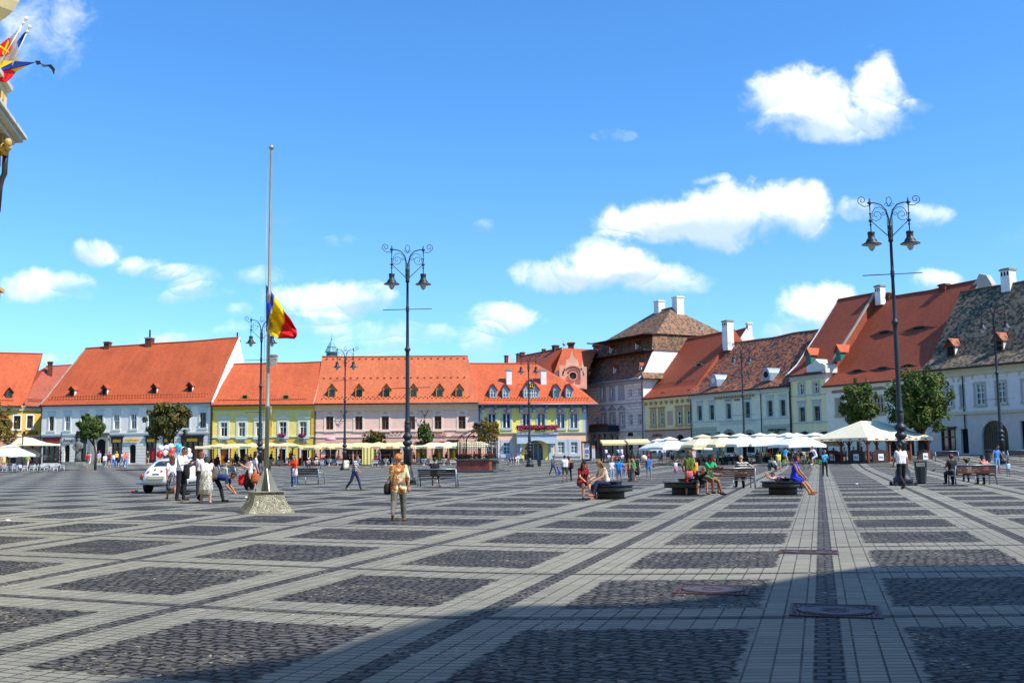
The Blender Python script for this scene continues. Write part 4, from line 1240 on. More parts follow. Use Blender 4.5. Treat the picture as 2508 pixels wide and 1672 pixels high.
 for (x, y, seg, pr) in ((372, 642, 'mid', s.mid), (620, 605, 'mid', s.mid), (160, 865, 'low', s.low), (410, 835, 'low', s.low), (660, 808, 'low', s.low)):
  s.prof = pr
  px, py = Z4(x, y)
  s.dormer(px, py, 7.5, 21, 'small', M_WHITEWASH, M_WHITEWASH, T_RED, M_DARK, rh=.6, i=len(pr) - 2 if seg == 'mid' else 2)
 s.prof = s.low
 s.chimney(*zr(Z4, 800, 888, 142, 250), dr_, M_WHITEWASH, M_WHITEWASH)
 s.chimney(*zr(Z4, 975, 1068, 102, 285), dr_ + 1, M_WHITEWASH, M_WHITEWASH)
 s.chimney(*zr(Z4, 1215, 1265, 395, 485), db - 4, M_WHITEWASH, M_OLDSTONE)
 s.pipe(s.W - .25, .2, zt)
 return s
K_ROW = 3.9e-6
def Yrow(px): return 1 / (K_ROW * px)
def row_house(name, label, pa, pb, eave, ridgeL, ridgeR, wallmats, bands_f, wins, openings, roofm, over=.7, sag=.0, gl=2, gr=2, ewin=None, flare=.14, xr_edge=None, xl_edge=None):
 s = Bld(name, label, (pa, Yrow(pa)), (pb, Yrow(pb)))
 e = [s.F(*q)[1] for q in eave]
 zt = sum(e) / len(e) + .1
 wr = [s.rect(*w) for w in wins]
 bands = bands_f(s, zt)
 s.wr = wr
 s.walls(wallmats + [M_WHITEWASH], zt, wr + [s.opening_px(*o[:4], arch=o[4]) for o in openings], bands, 16, sides=len(wallmats))
 s.ops = [s.opening_px(*o[:4], arch=o[4]) for o in openings]
 d, z = s.G(*ridgeL, 0.0 if xl_edge is None else xl_edge)
 xr_, zq = s.F(*ridgeR, d)
 s.info = (zt, d, z, xr_, zq, s.W)
 zz = (z + zq) / 2
 fl = 1.3
 prof = [(-over, zt - .12), (fl, zt + (zz - zt) * flare), (d * .55, zt + (zz - zt) * .53), (d, zz)]
 xre = s.W if xr_edge is None else xr_edge
 s.roof(prof, [0.0] * 4, [xre] * 4, [roofm, M_GUTTER, M_WHITEWASH], sag=sag, gabl=gl, gabr=gr, rz=(z - zz, zq - zz))
 return s
def b_row():
 out = []
 T = mat('row_trim', '#c9c8bc', .8, .05)
 # B7 cream house over a pink shop
 CR = plaster('cream_plaster', '#f1e3a8'); PK = plaster('dusty_pink_plaster', '#cbaa9a'); OC = mat('tan_trim', '#bf9f6e', .8, .08)
 z = lambda *a: zr(Z4, *a)
 s = row_house('town_house', 'narrow cream house over a dusty pink shop, beside the tall palace', 1582, 1695, [(1600, 973), (1684, 968)], (1683, 831), (1828, 803),
    [CR, PK], lambda s, zt: [(0, s.W, -1, s.F(*Z4(940, 1388))[1], 1)],
    [z(767, 803, 1212, 1340), z(845, 885, 1208, 1336), z(1010, 1057, 1197, 1330), z(1100, 1147, 1190, 1326)],
    [(*z(1000, 1085, 1425, 1600), 1.0), (*z(765, 880, 1500, 1600), 0)], T_RED, over=.6, gl=2, gr=0)
 for r in s.wr: s.window(r, M_WHITEP, G_DARK, 2, .38, OC, .3, 'cornice', hz=.35, fw=.13)
 q = s.rect(*z(920, 970, 1200, 1335)); mb = MB(); mb.box(q[0], q[1], -.06, -.003, q[2], q[3]); mb.build('blind_window', PK, s.root)
 for o in s.ops: s.archdoor(o)
 zb = s.F(*Z4(940, 1388))[1]; s.band(zb, zb + .22, .15, mat('rust_trim', '#a5694a', .8, .1)); s.cornice(CR, .7, .4)
 for k in range(9): xx = .5 + k * (s.W - 1) / 8; mb = MB(); mb.box(xx - .15, xx + .15, -.35, -.01, s.ztop - 1.2, s.ztop - .7); mb.build('eave_bracket', OC, s.root)
 s.sign('Julius', *z(778, 878, 1416, 1452), mat('letters_dark_red', '#8a1f1c', .5), .2, shear=.3, bold=.012)
 s.snowguards(T_OLD, 14, (1.2,), 1)
 for (x, y, w) in ((1222, 768, 100), (880, 1045, 100), (1125, 1020, 90)):
  px, py = Z4(x, y); s.dormer(px, py, w / 3.92, 8, 'eye', M_OLDSTONE, None, T_RED, i=2 if y < 900 else 1)
 d = s.prof[-1][0]
 s.chimney(*z(1455, 1545, 330, 545), d * .8, M_WHITEWASH, M_OLDSTONE, holes=True, depth=1.2)
 out.append(s)
 # gabled roof peeping behind B7
 # B8 mint house with long weathered roof
 MI = plaster('mint_plaster', '#e6e6c8'); MG = plaster('mint_rusticated', '#bdbfa6', .5); MT = mat('mint_trim', '#c8d0c6', .8, .05)
 GF = mat('window_grey_green', '#59665f', .6, .1)
 s = row_house('town_house', 'long mint green house with a weathered roof and two grey lead dormers', 1695, 1942, [(1740, 961), (1900, 948.5)], (1793, 838), (2000, 807),
    [MI, MG], lambda s, zt: [(0, s.F(*Z4(1395, 1400))[0], -1, s.F(*Z4(1280, 1355))[1], 1), (s.F(*Z4(1840, 1340))[0], s.W, -1, s.F(*Z4(1980, 1328))[1], 1)],
    [z(1210, 1253, 1150, 1290), z(1325, 1370, 1142, 1284), z(1487, 1533, 1130, 1275), z(1665, 1715, 1112, 1265), z(1882, 1932, 1100, 1252), z(2003, 2055, 1092, 1247)],
    [(*z(1470, 1560, 1400, 1600), 1.0), (*z(1670, 1755, 1405, 1600), .9), (*z(1200, 1240, 1480, 1600), 0), (*z(1890, 1990, 1480, 1600), 0), (*z(2030, 2080, 1480, 1600), 0)], T_OLD, over=.7, sag=.35, gr=0, gl=0)
 for r in s.wr: s.window(r, GF, G_CURT, 2, .38, MT, .22, 'cornice', hz=.4, fw=.12)
 for o in s.ops: s.archdoor(o)
 s.band(s.F(*Z4(1280, 1310))[1], s.F(*Z4(1280, 1300))[1], .1, MT); s.cornice(MT, .8, .45)
 for k in range(14): xx = s.F(*Z4(1390, 1000))[0] + k * .62; mb = MB(); mb.box(xx - .12, xx + .12, -.4, -.01, s.ztop - 1.1, s.ztop - .75); mb.build('eave_bracket', OC, s.root)
 # meander panel, relief blocks and portal surrounds
 q = s.rect(*z(1430, 1785, 1290, 1330)); mb = MB(); n = 24
 for k in range(n):
  a = q[0] + (q[1] - q[0]) * k / n; b = a + (q[1] - q[0]) / n * .62
  mb.box(a, b, -.05, -.003, q[2], q[2] + .1); mb.box(a, a + .09, -.05, -.003, q[2] + .1, q[3]); mb.box(a + .09, b, -.05, -.003, q[3] - .1, q[3])
 mb.build('meander_frieze', MT, s.root)
 for (a, b, c, e) in ((1475, 1535, 1085, 1112), (1560, 1620, 1080, 1105), (1660, 1722, 1068, 1095)):
  q = s.rect(*z(a, b, c, e)); mb = MB(); mb.box(q[0], q[1], -.08, -.003, q[2], q[3])
  for k in range(4): xx = q[0] + (q[1] - q[0]) * (k + .5) / 4; mb.lathe([(.16, 0), (.1, .08), (.001, .1)], 8, 1, M=Matrix.Translation((xx, -.08, (q[2] + q[3]) / 2)) @ Matrix.Rotation(PI / 2, 4, 'X'))
  mb.build('relief_panel', [MT, M_OLDSTONE], s.root)
 for o in s.ops[:2]:
  cx = (o[0] + o[1]) / 2; ra = (o[1] - o[0]) / 2; mb = MB(); n = 14
  for k in range(n):
   t0, t1 = PI * k / n, PI * (k + 1) / n; hr = o[4]; zc = o[3] - hr
   pts = [(cx - r_ * math.cos(t), zc + (h_) * math.sin(t)) for r_, h_, t in ((ra, hr, t0), (ra, hr, t1), (ra + .4, hr + .4, t1), (ra + .4, hr + .4, t0))]
   mb.prism(pts, -.12, -.003)
  mb.build('arch_surround', M_OLDSTONE, s.root)
 s.sign('GALERIA DE ARTA U.A.P.', *z(1890, 2065, 1368, 1390), mat('letters_grey', '#55584e', .7), .1)
 s.sign('SIBIU', *z(1955, 1995, 1393, 1408), mat('letters_grey', '#55584e', .7), .1)
 s.sign('Farmacia', *z(1255, 1335, 1408, 1428), mat('letters_green', '#1c7a3c', .5), .12)
 q = s.rect(*z(1395, 1425, 1400, 1425)); mb = MB(); mb.box(q[0], q[1], -.15, -.003, q[2], q[3]); textmesh(mb, 'CEC', q[0] + .2, q[1] - .2, q[2] + .25, q[3] - .25, -.17, 1); mb.build('green_sign', [mat('sign_green', '#117a42', .5, .05), M_WHITEP], s.root)
 for (x, y) in ((1395, 960), (1900, 905)):
  px, py = Z4(x, y); p, k = s.rp(px, py, 1)
  mb = MB(); arc = [(p.x + .75 * math.cos(PI * t / 8) * 1.0, p.z + 1.2 * math.sin(PI * t / 8) + .5) for t in range(9)][::-1]
  pts = [(p.x - .8, p.z - .1)] + arc + [(p.x + .8, p.z - .1)]
  mb.prism(pts[::-1] if False else pts, p.y - .6, p.y + 2.2, 0); o = mb.build('lead_dormer', M_ZINC, s.root)
  g = MB(); g.lathe([(.42, 0), (.42, .05), (.001, .05)], 14, 0, M=Matrix.Translation((p.x, p.y - .6, p.z + .75)) @ Matrix.Rotation(PI / 2, 4, 'X')); g.build('opening', M_DARK if x > 1500 else M_WHITEP, o)
 s.pipe(s.F(*Z4(1825, 1200))[0], .2, s.ztop); s.pipe(s.W - .15, .2, s.ztop); s.pipe(.1, .2, s.ztop)
 out.append(s)
 # B9 tall narrow pale yellow
 z = lambda *a: zr(Z5, *a)
 PY = plaster('pale_yellow_plaster', '#f1e6b0'); GT = mat('grey_trim', '#bfc3bb', .8, .05)
 s = row_house('town_house', 'narrow pale yellow house with green dormers and stepped gablet', 1942, 2029, [(1950, 919), (2020, 911)], (2053.4, 734.4), (2145, 718),
    [PY, GT], lambda s, zt: [(0, s.W, -1, s.F(1985, Z5(0, 1500)[1] + 40)[1], 1)],
    [z(190, 243, 1170, 1283), z(330, 384, 1158, 1270), z(196, 252, 1398, 1536), z(335, 397, 1388, 1528)],
    [(Z5(200, 0)[0], Z5(300, 0)[0], 1055, 1130, .9), (Z5(405, 0)[0], Z5(470, 0)[0], 1056, 1130, 0)], T_RED2, over=.6, flare=.13, gr=0, gl=0)
 for k, r in enumerate(s.wr): s.window(r, GF if k > 1 else M_WHITEP, G_CURT, 2, .38, GT, .2, 'cornice' if k > 1 else None, hz=.5, fw=.12)
 for o in s.ops: s.archdoor(o, mat('door_teal', '#1f5252', .6))
 for yy in (1285, 1545): zz = s.F(*Z5(250, yy))[1]; s.band(zz - .1, zz + .05, .08, GT)
 s.cornice(GT, .8, .4)
 GRN = mat('dormer_green', '#2f6f66', .6, .1)
 for (x, y, i) in ((285, 990, 1), (572, 958, 1)):
  px, py = Z5(x, y); s.dormer(px, py, 15, 42, 'small', GRN, GRN, T_ORANGE3, G_TEAL, rh=.9, i=i, frame=GRN)
 q = s.rect(*z(262, 445, 955, 1075), d=-.35); mb = MB()
 a, b, c, e = q; wd = b - a
 pts = [(a, c), (b, c), (b, c + (e - c) * .55), (b - wd * .12, c + (e - c) * .75), (b - wd * .3, c + (e - c) * .8), (b - wd * .38, e - .1), (a + wd * .5, e + .25), (a + wd * .38, e - .1), (a + wd * .3, c + (e - c) * .8), (a + wd * .12, c + (e - c) * .75), (a, c + (e - c) * .55)]
 mb.prism(pts, -.35, 1.6); mb.build('stepped_gablet', plaster('gablet_plaster', '#dcdccd'), s.root)
 d = s.prof[-1][0]
 s.verge(-.1, M_WHITEWASH, .16, .1, 0)
 s.verge(.1, plaster('parapet_plaster', '#a89a88'), .3, .2, 1)
 s.chimney(*z(930, 1008, 228, 330), d, M_WHITEWASH, M_OLDSTONE, holes=True)
 s.pipe(.05, .2, s.ztop)
 out.append(s)
 # B10 white house with old red roof, behind the trees
 WH = plaster('off_white_plaster', '#f3e9d2', stain=.3)
 s = row_house('town_house', 'off white house with a huge red tiled roof and five eyebrow dormers', 2029, 2272, [(2060, 941), (2180, 933)], (2156, 731), (2387.6, 688.5),
    [WH, WH], lambda s, zt: [], [z(553, 608, 1325, 1475), z(905, 1003, 1300, 1455)],
    [(*z(640, 720, 1560, 1700), .9), (2170, 2240, 1080, 1135, 0), (2245, 2280, 1070, 1125, 0)], T_RED2, over=.6, flare=.12, sag=.2)
 s0 = mat('stone_window', '#b3a68c', .9, .12)
 for r in s.wr:
  s.window(r, s0, G_DARK, 3, .38, s0, .25, None, fw=.16, mull=.16, recess=.12)
  cx = (r[0] + r[1]) / 2; zz = r[3] + .8; mb = MB(); hw = 1.2
  mb.prism([(cx - hw, zz), (cx + hw, zz), (cx + hw * .7, zz + .55), (cx + hw * .35, zz + .7), (cx, zz + 1.0), (cx - hw * .35, zz + .75), (cx - hw * .75, zz + .6)], -.07, -.003)
  mb.build('painted_relief', plaster('relief_brown', '#9b8270'), s.root)
 for o in s.ops: s.archdoor(o)
 s.cornice(WH, .7, .4)
 for (x, y, w, h, i) in ((1010, 695, 170, 9, 2), (1340, 655, 210, 9, 2), (752, 1065, 140, 8, 1), (995, 1040, 160, 8, 1), (1235, 1015, 130, 8, 1)):
  px, py = Z5(x, y); s.dormer(px, py, w / 3.92, h, 'eye', M_WOODB, None, T_RED2, i=i)
 d = s.prof[-1][0]
 s.chimney(*z(1022, 1083, 300, 345), d, M_BRICK); s.chimney(*z(1545, 1630, 216, 245), d, M_BRICK)
 x0, x1, z0, z1 = s.rect(*z(1840, 2060, 120, 280), d=d); mb = MB(); w = x1 - x0
 mb.prism([(x0, z0 - 2), (x1 + .5, z0 - 2), (x1, z0 + (z1 - z0) * .3), (x1 - w * .2, z1 - .3), (x0 + w * .5, z1), (x0 + w * .35, z0 + (z1 - z0) * .65), (x0 + w * .1, z0 + (z1 - z0) * .3)], d - .4, d + .4)
 mb.build('chimney_wall', plaster('gable_grey', '#b5afa3'), s.root)
 out.append(s)
 # B11 blue white house with mossy roof at the right edge
 BW = plaster('blue_white_plaster', '#e9e0da', stain=.3); BG = plaster('arcade_plaster', '#d4cabf', stain=.4)
 s = row_house('town_house', 'blue white house with dark mossy roof and arched gateway at the right edge', 2272, 2640, [(2290, 908), (2500, 884.5)], (2352, 714), (2508, 688.5),
    [BW, BG], lambda s, zt: [(0, s.W, -1, s.F(*Z5(2000, 1450))[1], 1)],
    [z(1588, 1668, 1205, 1395), z(1745, 1775, 1195, 1395), z(1882, 1978, 1170, 1378), z(2085, 2180, 1152, 1362), z(2335, 2430, 1135, 1345)],
    [(Z5(1945, 0)[0], Z5(2200, 0)[0], 1029, 1112, 1.0), (2307, 2340, 1050, 1110, 0), (2354, 2372, 1050, 1110, 0), (2500, 2520, 1030, 1110, 0)], T_MOSS, over=.9, flare=.14, sag=.3)
 for r in s.wr:
  s.window(r, M_WHITEP, G_BLUE, 2, .42, mat('stone_sur', '#b7b0a0', .8, .08), .16, None, rows=2, fw=.12, lower=1)
  cx = (r[0] + r[1]) / 2; mb = MB(); n = 10; rr = (r[1] - r[0]) / 2 + .15
  for k in range(n):
   t0, t1 = PI * k / n, PI * (k + 1) / n
   mb.prism([(cx - a_ * math.cos(t), r[3] + .45 + a_ * 1.1 * math.sin(t)) for a_, t in ((rr, t0), (rr, t1), (rr + .16, t1), (rr + .16, t0))], -.08, -.003)
  mb.build('arch_moulding', mat('cream_moulding', '#cfc6a6', .8, .06), s.root)
 for k, o in enumerate(s.ops):
  if k == 0:
   dd = s.archdoor(o, mat('gate_brown', '#6b6048', .8, .25))
   mb = MB(); nn = 12
   for q in range(nn + 1): xx = o[0] + (o[1] - o[0]) * q / nn; mb.box(xx - .03, xx + .03, .28, .325, -.6, o[3] - .4)
   mb.build('gate_boards', mat('gate_brown_dark', '#4a4232', .8, .25), dd)
  elif k == 1: s.shop(o, M_WOODB, G_DARK, 2)
  else: s.archdoor(o)
 zz = s.F(*Z5(2000, 1450))[1]; s.band(zz - .1, zz + .2, .2, mat('cream_moulding', '#cfc6a6', .8, .06)); s.cornice(mat('cream_moulding', '#cfc6a6', .8, .06), 1.0, .5)
 px, py = Z5(1650, 915); s.dormer(px, py, 21, 46, 'small', M_WOODB, M_WHITEWASH, T_OLD, M_DARK, rh=.8, i=1)
 px, py = Z5(2110, 865); s.dormer(px, py, 22, 48, 'small', M_WOODB, M_WHITEWASH, T_OLD, M_DARK, rh=.8, i=1)
 d = s.prof[-1][0]
 s.chimney(*z(2145, 2255, 68, 215), d, M_WHITEWASH, M_OLDSTONE, holes=True, pots=False)
 s.pipe(s.F(*Z5(1770, 1200))[0], 3.5, s.ztop)
 out.append(s)
 return out
def b_backrow():
 # church-like baroque gable and its orange L roof behind the bank
 st = plaster('rose_stone', '#e3b092', stain=.2)
 w = Bld('church', 'rose coloured baroque church gable with a long orange roof, behind the bank', (1190, 198), (1381, 170), group='roofs behind the square')
 zt = 13.0
 w.walls([st], zt, depth=.5)
 xq = w.F(1376, 860, 8)[0]
 zrg = w.F(1379, 852, 8)[1]
 w.roof([(-.5, zt), (8, zrg)], [0, 0], [xq - 1, xq], [T_RED, M_GUTTER, st], backd=12, hipback=(0, xq - 2))
 for (a, b, c, e) in ((925, 960, 352, 375), (1038, 1068, 335, 358), (1075, 1115, 322, 350), (1285, 1315, 290, 310), (1385, 1442, 255, 290)):
  w.chimney(*zr(Z3, a, b, c, e), 8, M_BRICK, holes=True)
 # right wing with the gable
 g = Bld('tmp', 'x', (1381, 178), (1480, 178))
 # gable outline traced at its own distance: place inside the church frame as a part in world coordinates
 Y = 164.6
 def P(x, y):
  px, py = Z3(x, y); q = at(px, py, Y); return (q.x, q.z)
 L = [P(1400, 700), P(1400, 525), P(1425, 500), P(1460, 490), P(1465, 440), P(1478, 460), P(1510, 455), P(1518, 395), P(1545, 385), P(1560, 340), P(1570, 300),
  P(1582, 340), P(1595, 380), P(1625, 395), P(1635, 420), P(1640, 460), P(1660, 480), P(1668, 400), P(1688, 470), P(1702, 490), P(1705, 530), P(1690, 560), P(1645, 600), P(1640, 700)]
 mb = MB(); mb.prism(L[::-1], Y, Y + .8)
 c = P(1580, 550); r1 = abs(P(1690, 550)[0] - c[0]); r2 = abs(P(1615, 550)[0] - c[0])
 for (ra, rb, y0) in ((r1 * .98, r1 * .84, -.5), (r1 * .7, r1 * .6, -.3)):
  n = 18
  for k in range(n):
   t0, t1 = PI * k / n - (.0), PI * (k + 1) / n
   mb.prism([(c[0] - q * math.cos(t), c[1] + q * math.sin(t)) for q, t in ((rb, t0), (rb, t1), (ra, t1), (ra, t0))], Y + y0, Y)
 n = 20
 for k in range(n):
  t0, t1 = 2 * PI * k / n, 2 * PI * (k + 1) / n
  mb.prism([(c[0] - q * math.cos(t), c[1] + q * math.sin(t)) for q, t in ((r2, t0), (r2, t1), (r2 * 1.25, t1), (r2 * 1.25, t0))], Y - .35, Y)
 x0, z0 = P(1400, 545); x1, z1 = P(1690, 530)
 mb.box(x0, x1, Y - .6, Y, c[1] - r2 * 1.4 - 1.2, c[1] - r2 * 1.4 - .6)
 for q in (P(1478, 460), P(1680, 470)):
  mb.box(q[0] - .5, q[0] + .5, Y - .5, Y, q[1] - 3.5, q[1] + .1)
 iw = w.M.inverted()
 mb.build('baroque_gable', st, w.root, M=iw)
 m2 = MB(); m2.lathe([(r2, 0), (r2, .1), (.001, .1)], 20, 0, M=Matrix.Translation((c[0], Y - .02, c[1])) @ Matrix.Rotation(PI / 2, 4, 'X')); m2.build('round_window', G_DARK, w.root, M=iw)
 # right wing roof behind the gable
 bpy.data.objects.remove(g.root)
 m3 = MB()
 A = at(1379, 852, 178); B = at(1462, 856, 178); Cc = at(1408, 990, 166); D = at(1330, 990, 166); E2 = Vector((A.x, 190, 10)); F2 = Vector((B.x, 190, 10))
 m3.add([D, Cc, B, A, E2, F2], [(0, 1, 2, 3), (3, 2, 5, 4), (0, 3, 4)])
 for fi, f in enumerate(m3.f): m3.uv[fi] = [(m3.v[v][0], m3.v[v][2] * 1.3) for v in f]
 m3.build('wing_roof', [T_ORANGE3], w.root, M=iw)
 mf = MB(); q = at(*Z3(1495, 300), 180); mf.tube([(q.x, 180, q.z - 2), (q.x, 180, q.z + 1.6)], .06, 6); mf.sphere((q.x, 180, q.z + 1.0), .28, 10, 6)
 mf.lathe([(.35, -1.5), (.4, -1.0), (.1, -.2), (.05, .6)], 10, 0, (q.x, 180, q.z)); mf.build('roof_finial', M_ZINC, w.root, M=iw)
 for (a, b, c_, e) in ((1535, 1588, 232, 280), (1778, 1838, 250, 290)):
  p0 = at(*Z3(a, c_), 186); p1 = at(*Z3(b, e), 186); k = MB(); k.box(p0.x, p1.x, 185, 187, p1.z - 1.5, p0.z); k.box(p0.x - .2, p1.x + .2, 184.8, 187.2, p0.z - .3, p0.z - .05); k.build('chimney', M_BRICK, w.root, M=iw)
 # little white dormer gable far left of the church roof
 p = at(*Z3(975, 420), 170); k = MB(); k.prism([(p.x - .4, p.z - 1), (p.x + .8, p.z - 1), (p.x + .8, p.z), (p.x + .3, p.z + 1.1), (p.x + .05, p.z + 1.7), (p.x - .2, p.z + 1.1)], 170, 171.5)
 k.build('white_gablet', M_WHITEWASH, w.root, M=iw)
 # lantern tower
 Y = 260
 b = at(812, 900, Y); t = empty('lantern_tower', (b.x, Y, 0)); tag(t, 'pale teal copper lantern spire rising behind the salmon hotel roof', 'tower', 'roofs behind the square')
 def zz(y): return at(812, y, Y).z
 def rr(w_): return w_ / 2 / 2500 * Y
 m = MB(); m.lathe([(rr(30), 0), (rr(30), zz(873))], 8, 0); m.build('tower_wall', plaster('tower_plaster', '#c9c4b4'), t)
 m = MB(); m.lathe([(rr(27), zz(875)), (rr(27), zz(863)), (rr(35), zz(862.5)), (rr(33), zz(860)), (rr(22), zz(851)), (rr(24), zz(850)), (rr(14), zz(843)), (rr(6), zz(836)), (rr(3), zz(833)), (rr(5), zz(831)), (rr(1.5), zz(828)), (rr(.8), zz(815))], 8, 0, smooth=False)
 m.build('copper_spire', mat('copper_teal', '#6fa3a8', .5, .12), t)
 m = MB()
 for k in range(8):
  a = 2 * PI * (k + .5) / 8; m.box(-.55, .55, -.06, .06, 0, zz(864.5) - zz(872), 0, Matrix.Translation((rr(27) * .93 * math.cos(a), rr(27) * .93 * math.sin(a), zz(872))) @ Matrix.Rotation(a + PI / 2, 4, 'Z'))
 m.build('lantern_window', G_DARK, t)
 # gable and chimney peeping over the row roofs
 hb = Bld('town_house', 'red roof with a white gable end peeping over the cream and mint houses', (1790, 166), (1843, 158), group='roofs behind the square')
 a = hb.F(*Z4(1545, 455)); b_ = hb.F(*Z4(1685, 405))
 hb.walls([M_WHITEWASH], a[1] - 7, depth=12, zb=-.8)
 hb.roof([(-6, b_[1] - 8.5), (0, b_[1])], [-4, -2], [hb.W - .6, hb.W - .6], [T_RED, M_GUTTER, M_WHITEWASH], gabl=2, gabr=2, backd=7)
 hb.chimney(*zr(Z4, 1683, 1725, 352, 420), 1, M_WHITEWASH, holes=True)
 return w
def b_townhall():
 """ornate yellow hall whose cornice corner and flags enter the picture at the left edge"""
 CR = plaster('hall_cream', '#e2cf9a', stain=.3); OC = plaster('hall_ochre', '#d8a44a', stain=.2); WH = mat('hall_stone', '#cfcabb', .8, .12, stain=.4)
 C = Vector((-16.45, 31.0, 0)); ang = math.atan2(-.97, .25)
 # local frame: x runs along the facade away from the corner towards the street side, y = inward
 t = empty('town_hall', C, ang); tag(t, 'ornate yellow hall at the left edge with a projecting cornice and carved corner', 'building', 'town houses round the square')
 Mw = Matrix.Translation(C) @ Matrix.Rotation(ang, 4, 'Z'); Mi = Mw.inverted()
 def Wl(px, py, off=0.0):
  """local point where the pixel ray meets the plane `off` metres out from the facade (local +y is outward)"""
  o = Mi @ CP; r = Mi.to_3x3() @ ray(px, py); k = (off - o.y) / r.y
  return o.x + r.x * k, o.z + r.z * k
 def zc(py, px=45): return at(px, py, 31.0).z
 m = MB(); m.vprism([(0.0, 0), (24, 0), (24, -18), (-9, -14)][::-1], -.3, 26); m.build('wall', CR, t)
 m = MB()
 for (o, y0, y1) in ((.15, 352, 341), (.45, 341, 333), (.75, 333, 322), (.95, 322, 312), (1.05, 312, 304)):
  m.vprism([(-o, o), (24, o), (24, -1), (-o - 1, -1)][::-1], zc(y0), zc(y1) - .003)
 m.build('cornice', WH, t)
 z0 = zc(304); z1 = zc(215)
 m = MB(); m.vprism([(-.35, .3), (-.1, .6), (2.6, .6), (2.6, -.8), (-.35, -.8)][::-1], z0, z1)
 m.vprism([(-.5, .42), (-.15, .75), (2.75, .75), (2.75, -.9), (-.5, -.9)][::-1], z1, z1 + .15, 1)
 m.sphere((.1, .2, z1 + .42), .28, 12, 8, 1)
 for k in range(5):
  for q in range(2): m.box(.35 + .4 * k, .5 + .4 * k, .59, .63, z1 - .5 - .38 * q, z1 - .28 - .38 * q, 2)
 for q in range(3): m.box(-.3, -.2, .38, .5, z1 - .45 - .3 * q, z1 - .3 - .3 * q, 2)
 m.box(3.2, 24, -.6, .3, z0, z0 + .9)
 m.build('corner_pedestal', [CR, WH, OC], t)
 m = MB()
 for k, (px, py, r) in enumerate(((20, 350, .12), (21, 360, .1), (8, 362, .12), (14, 372, .1), (4, 350, .12), (17, 366, .09), (6, 374, .1), (14, 346, .11), (10, 354, .1))):
  q = at(px, py, 30.6 + .05 * k); q = Mi @ q; m.sphere(q, r, 9, 6, 0, (1, 1, 1.25))
 q = Mi @ at(10, 365, 31.0); m.box(q.x - .1, q.x + .8, q.y - .7, q.y - .1, q.z - .55, q.z + .5)
 m.build('carved_console', mat('carved_cream', '#c9a860', .9, .35, 9, bump=.8), t)
 m = MB(); m.tube([Mi @ at(px, py, 30.9) for px, py in ((14, 378), (12, 400), (11, 425), (4, 440), (0, 456), (-6, 520))], .085, 8); m.build('drainpipe', M_GUTTER, t)
 m = MB()
 pts = [(50, -4), (46, 6), (32, 28), (14, 44), (0, 53), (-60, 62), (-60, -40), (50, -40)]
 vs = [Mi @ at(px, py, 30.2) for px, py in pts]; vs2 = [v + Vector((1.5, -1.6, 0)) for v in vs]
 n = len(vs); m.add(vs + vs2, [tuple(range(n)), tuple(range(2 * n - 1, n - 1, -1))] + [(i, i + n, (i + 1) % n + n, (i + 1) % n) for i in range(n)])
 m.build('upper_bay', CR, t)
 q = Mi @ at(11, 714, 31.0); m = MB(); m.box(q.x, q.x + 1.2, q.y - .9, q.y, q.z - .05, q.z + .06); m.box(q.x + .06, q.x + 1.1, q.y - .8, q.y - .1, q.z - .22, q.z - .05); m.build('lower_ledge', OC, t)
 # flags
 F = [('#f4f4f0', 'white flag with a red shield, on a slanting pole at the town hall', (64, 46), (-20, 190), 'w'), ('#2456c8', 'furled blue flag beside the white shield flag', (72, 66), (36, 150), 'b')]
 def flag(name, label, poleA, poleB, cloth, mats_, knob=True):
  e = empty(name, (-16.5, 30, 0)); tag(e, label, 'flag', 'flags on the town hall')
  def V(px, py, Y=30.0):
   q = at(px, py, Y); return (q.x + 16.5, 0 + (Y - 30), q.z)
  p = MB(); p.tube([V(*poleA), V(*poleB)], .016, 6)
  a = Vector(V(*poleA)); p.sphere(a, .06, 8, 6); p.sphere(a - (a - Vector(V(*poleB))).normalized() * .16, .05, 8, 5)
  p.build('flag_pole', M_WHITEP, e)
  for nm, polys, mt in cloth:
   c = MB()
   for poly in polys:
    vs = [V(x, y, 30.05 + dy) for x, y, dy in poly]
    c.add(vs, [tuple(range(len(vs)))], 0)
    c.add([(v[0], v[1] + .02, v[2]) for v in vs], [tuple(range(len(vs) - 1, -1, -1))], 0)
   c.build(nm, mt, e)
  return e
 WF = mat('flag_white', '#e9e9ee', .8, .06); RF = mat('flag_red', '#e01a22', .8, .06); BF = mat('flag_blue', '#1b3fa8', .8, .08); YF = mat('flag_yellow', '#f0c400', .8, .06); KF = mat('ribbon_black', '#0c0f16', .7, .1)
 flag('flag', 'white flag with a red shield hanging from a slanting pole on the hall', (64, 46), (-20, 190),
  [('cloth', [[(48, 68, 0), (40, 110, .1), (46, 150, 0), (30, 152, .2), (28, 100, .1)], [(48, 68, 0), (28, 100, .1), (30, 152, .2), (-20, 150, .3), (-20, 140, 0)]], WF),
  ('red_shield', [[(22, 92, -.08), (27, 112, -.06), (24, 128, -.05), (10, 139, -.05), (-15, 138, .0), (-15, 122, 0)]], RF),
  ('gold_emblem', [[(20, 98, -.12), (22, 104, -.12), (8, 136, -.1), (5, 130, -.1)], [(-6, 112, -.12), (-4, 108, -.12), (22, 126, -.12), (20, 129, -.12)]], YF)], None)
 flag('flag', 'furled blue flag beside the white shield flag on the hall', (72, 66), (30, 160),
  [('cloth', [[(69, 72, 0), (58, 92, .1), (44, 118, .05), (41, 104, 0), (55, 85, 0)]], BF)], None)
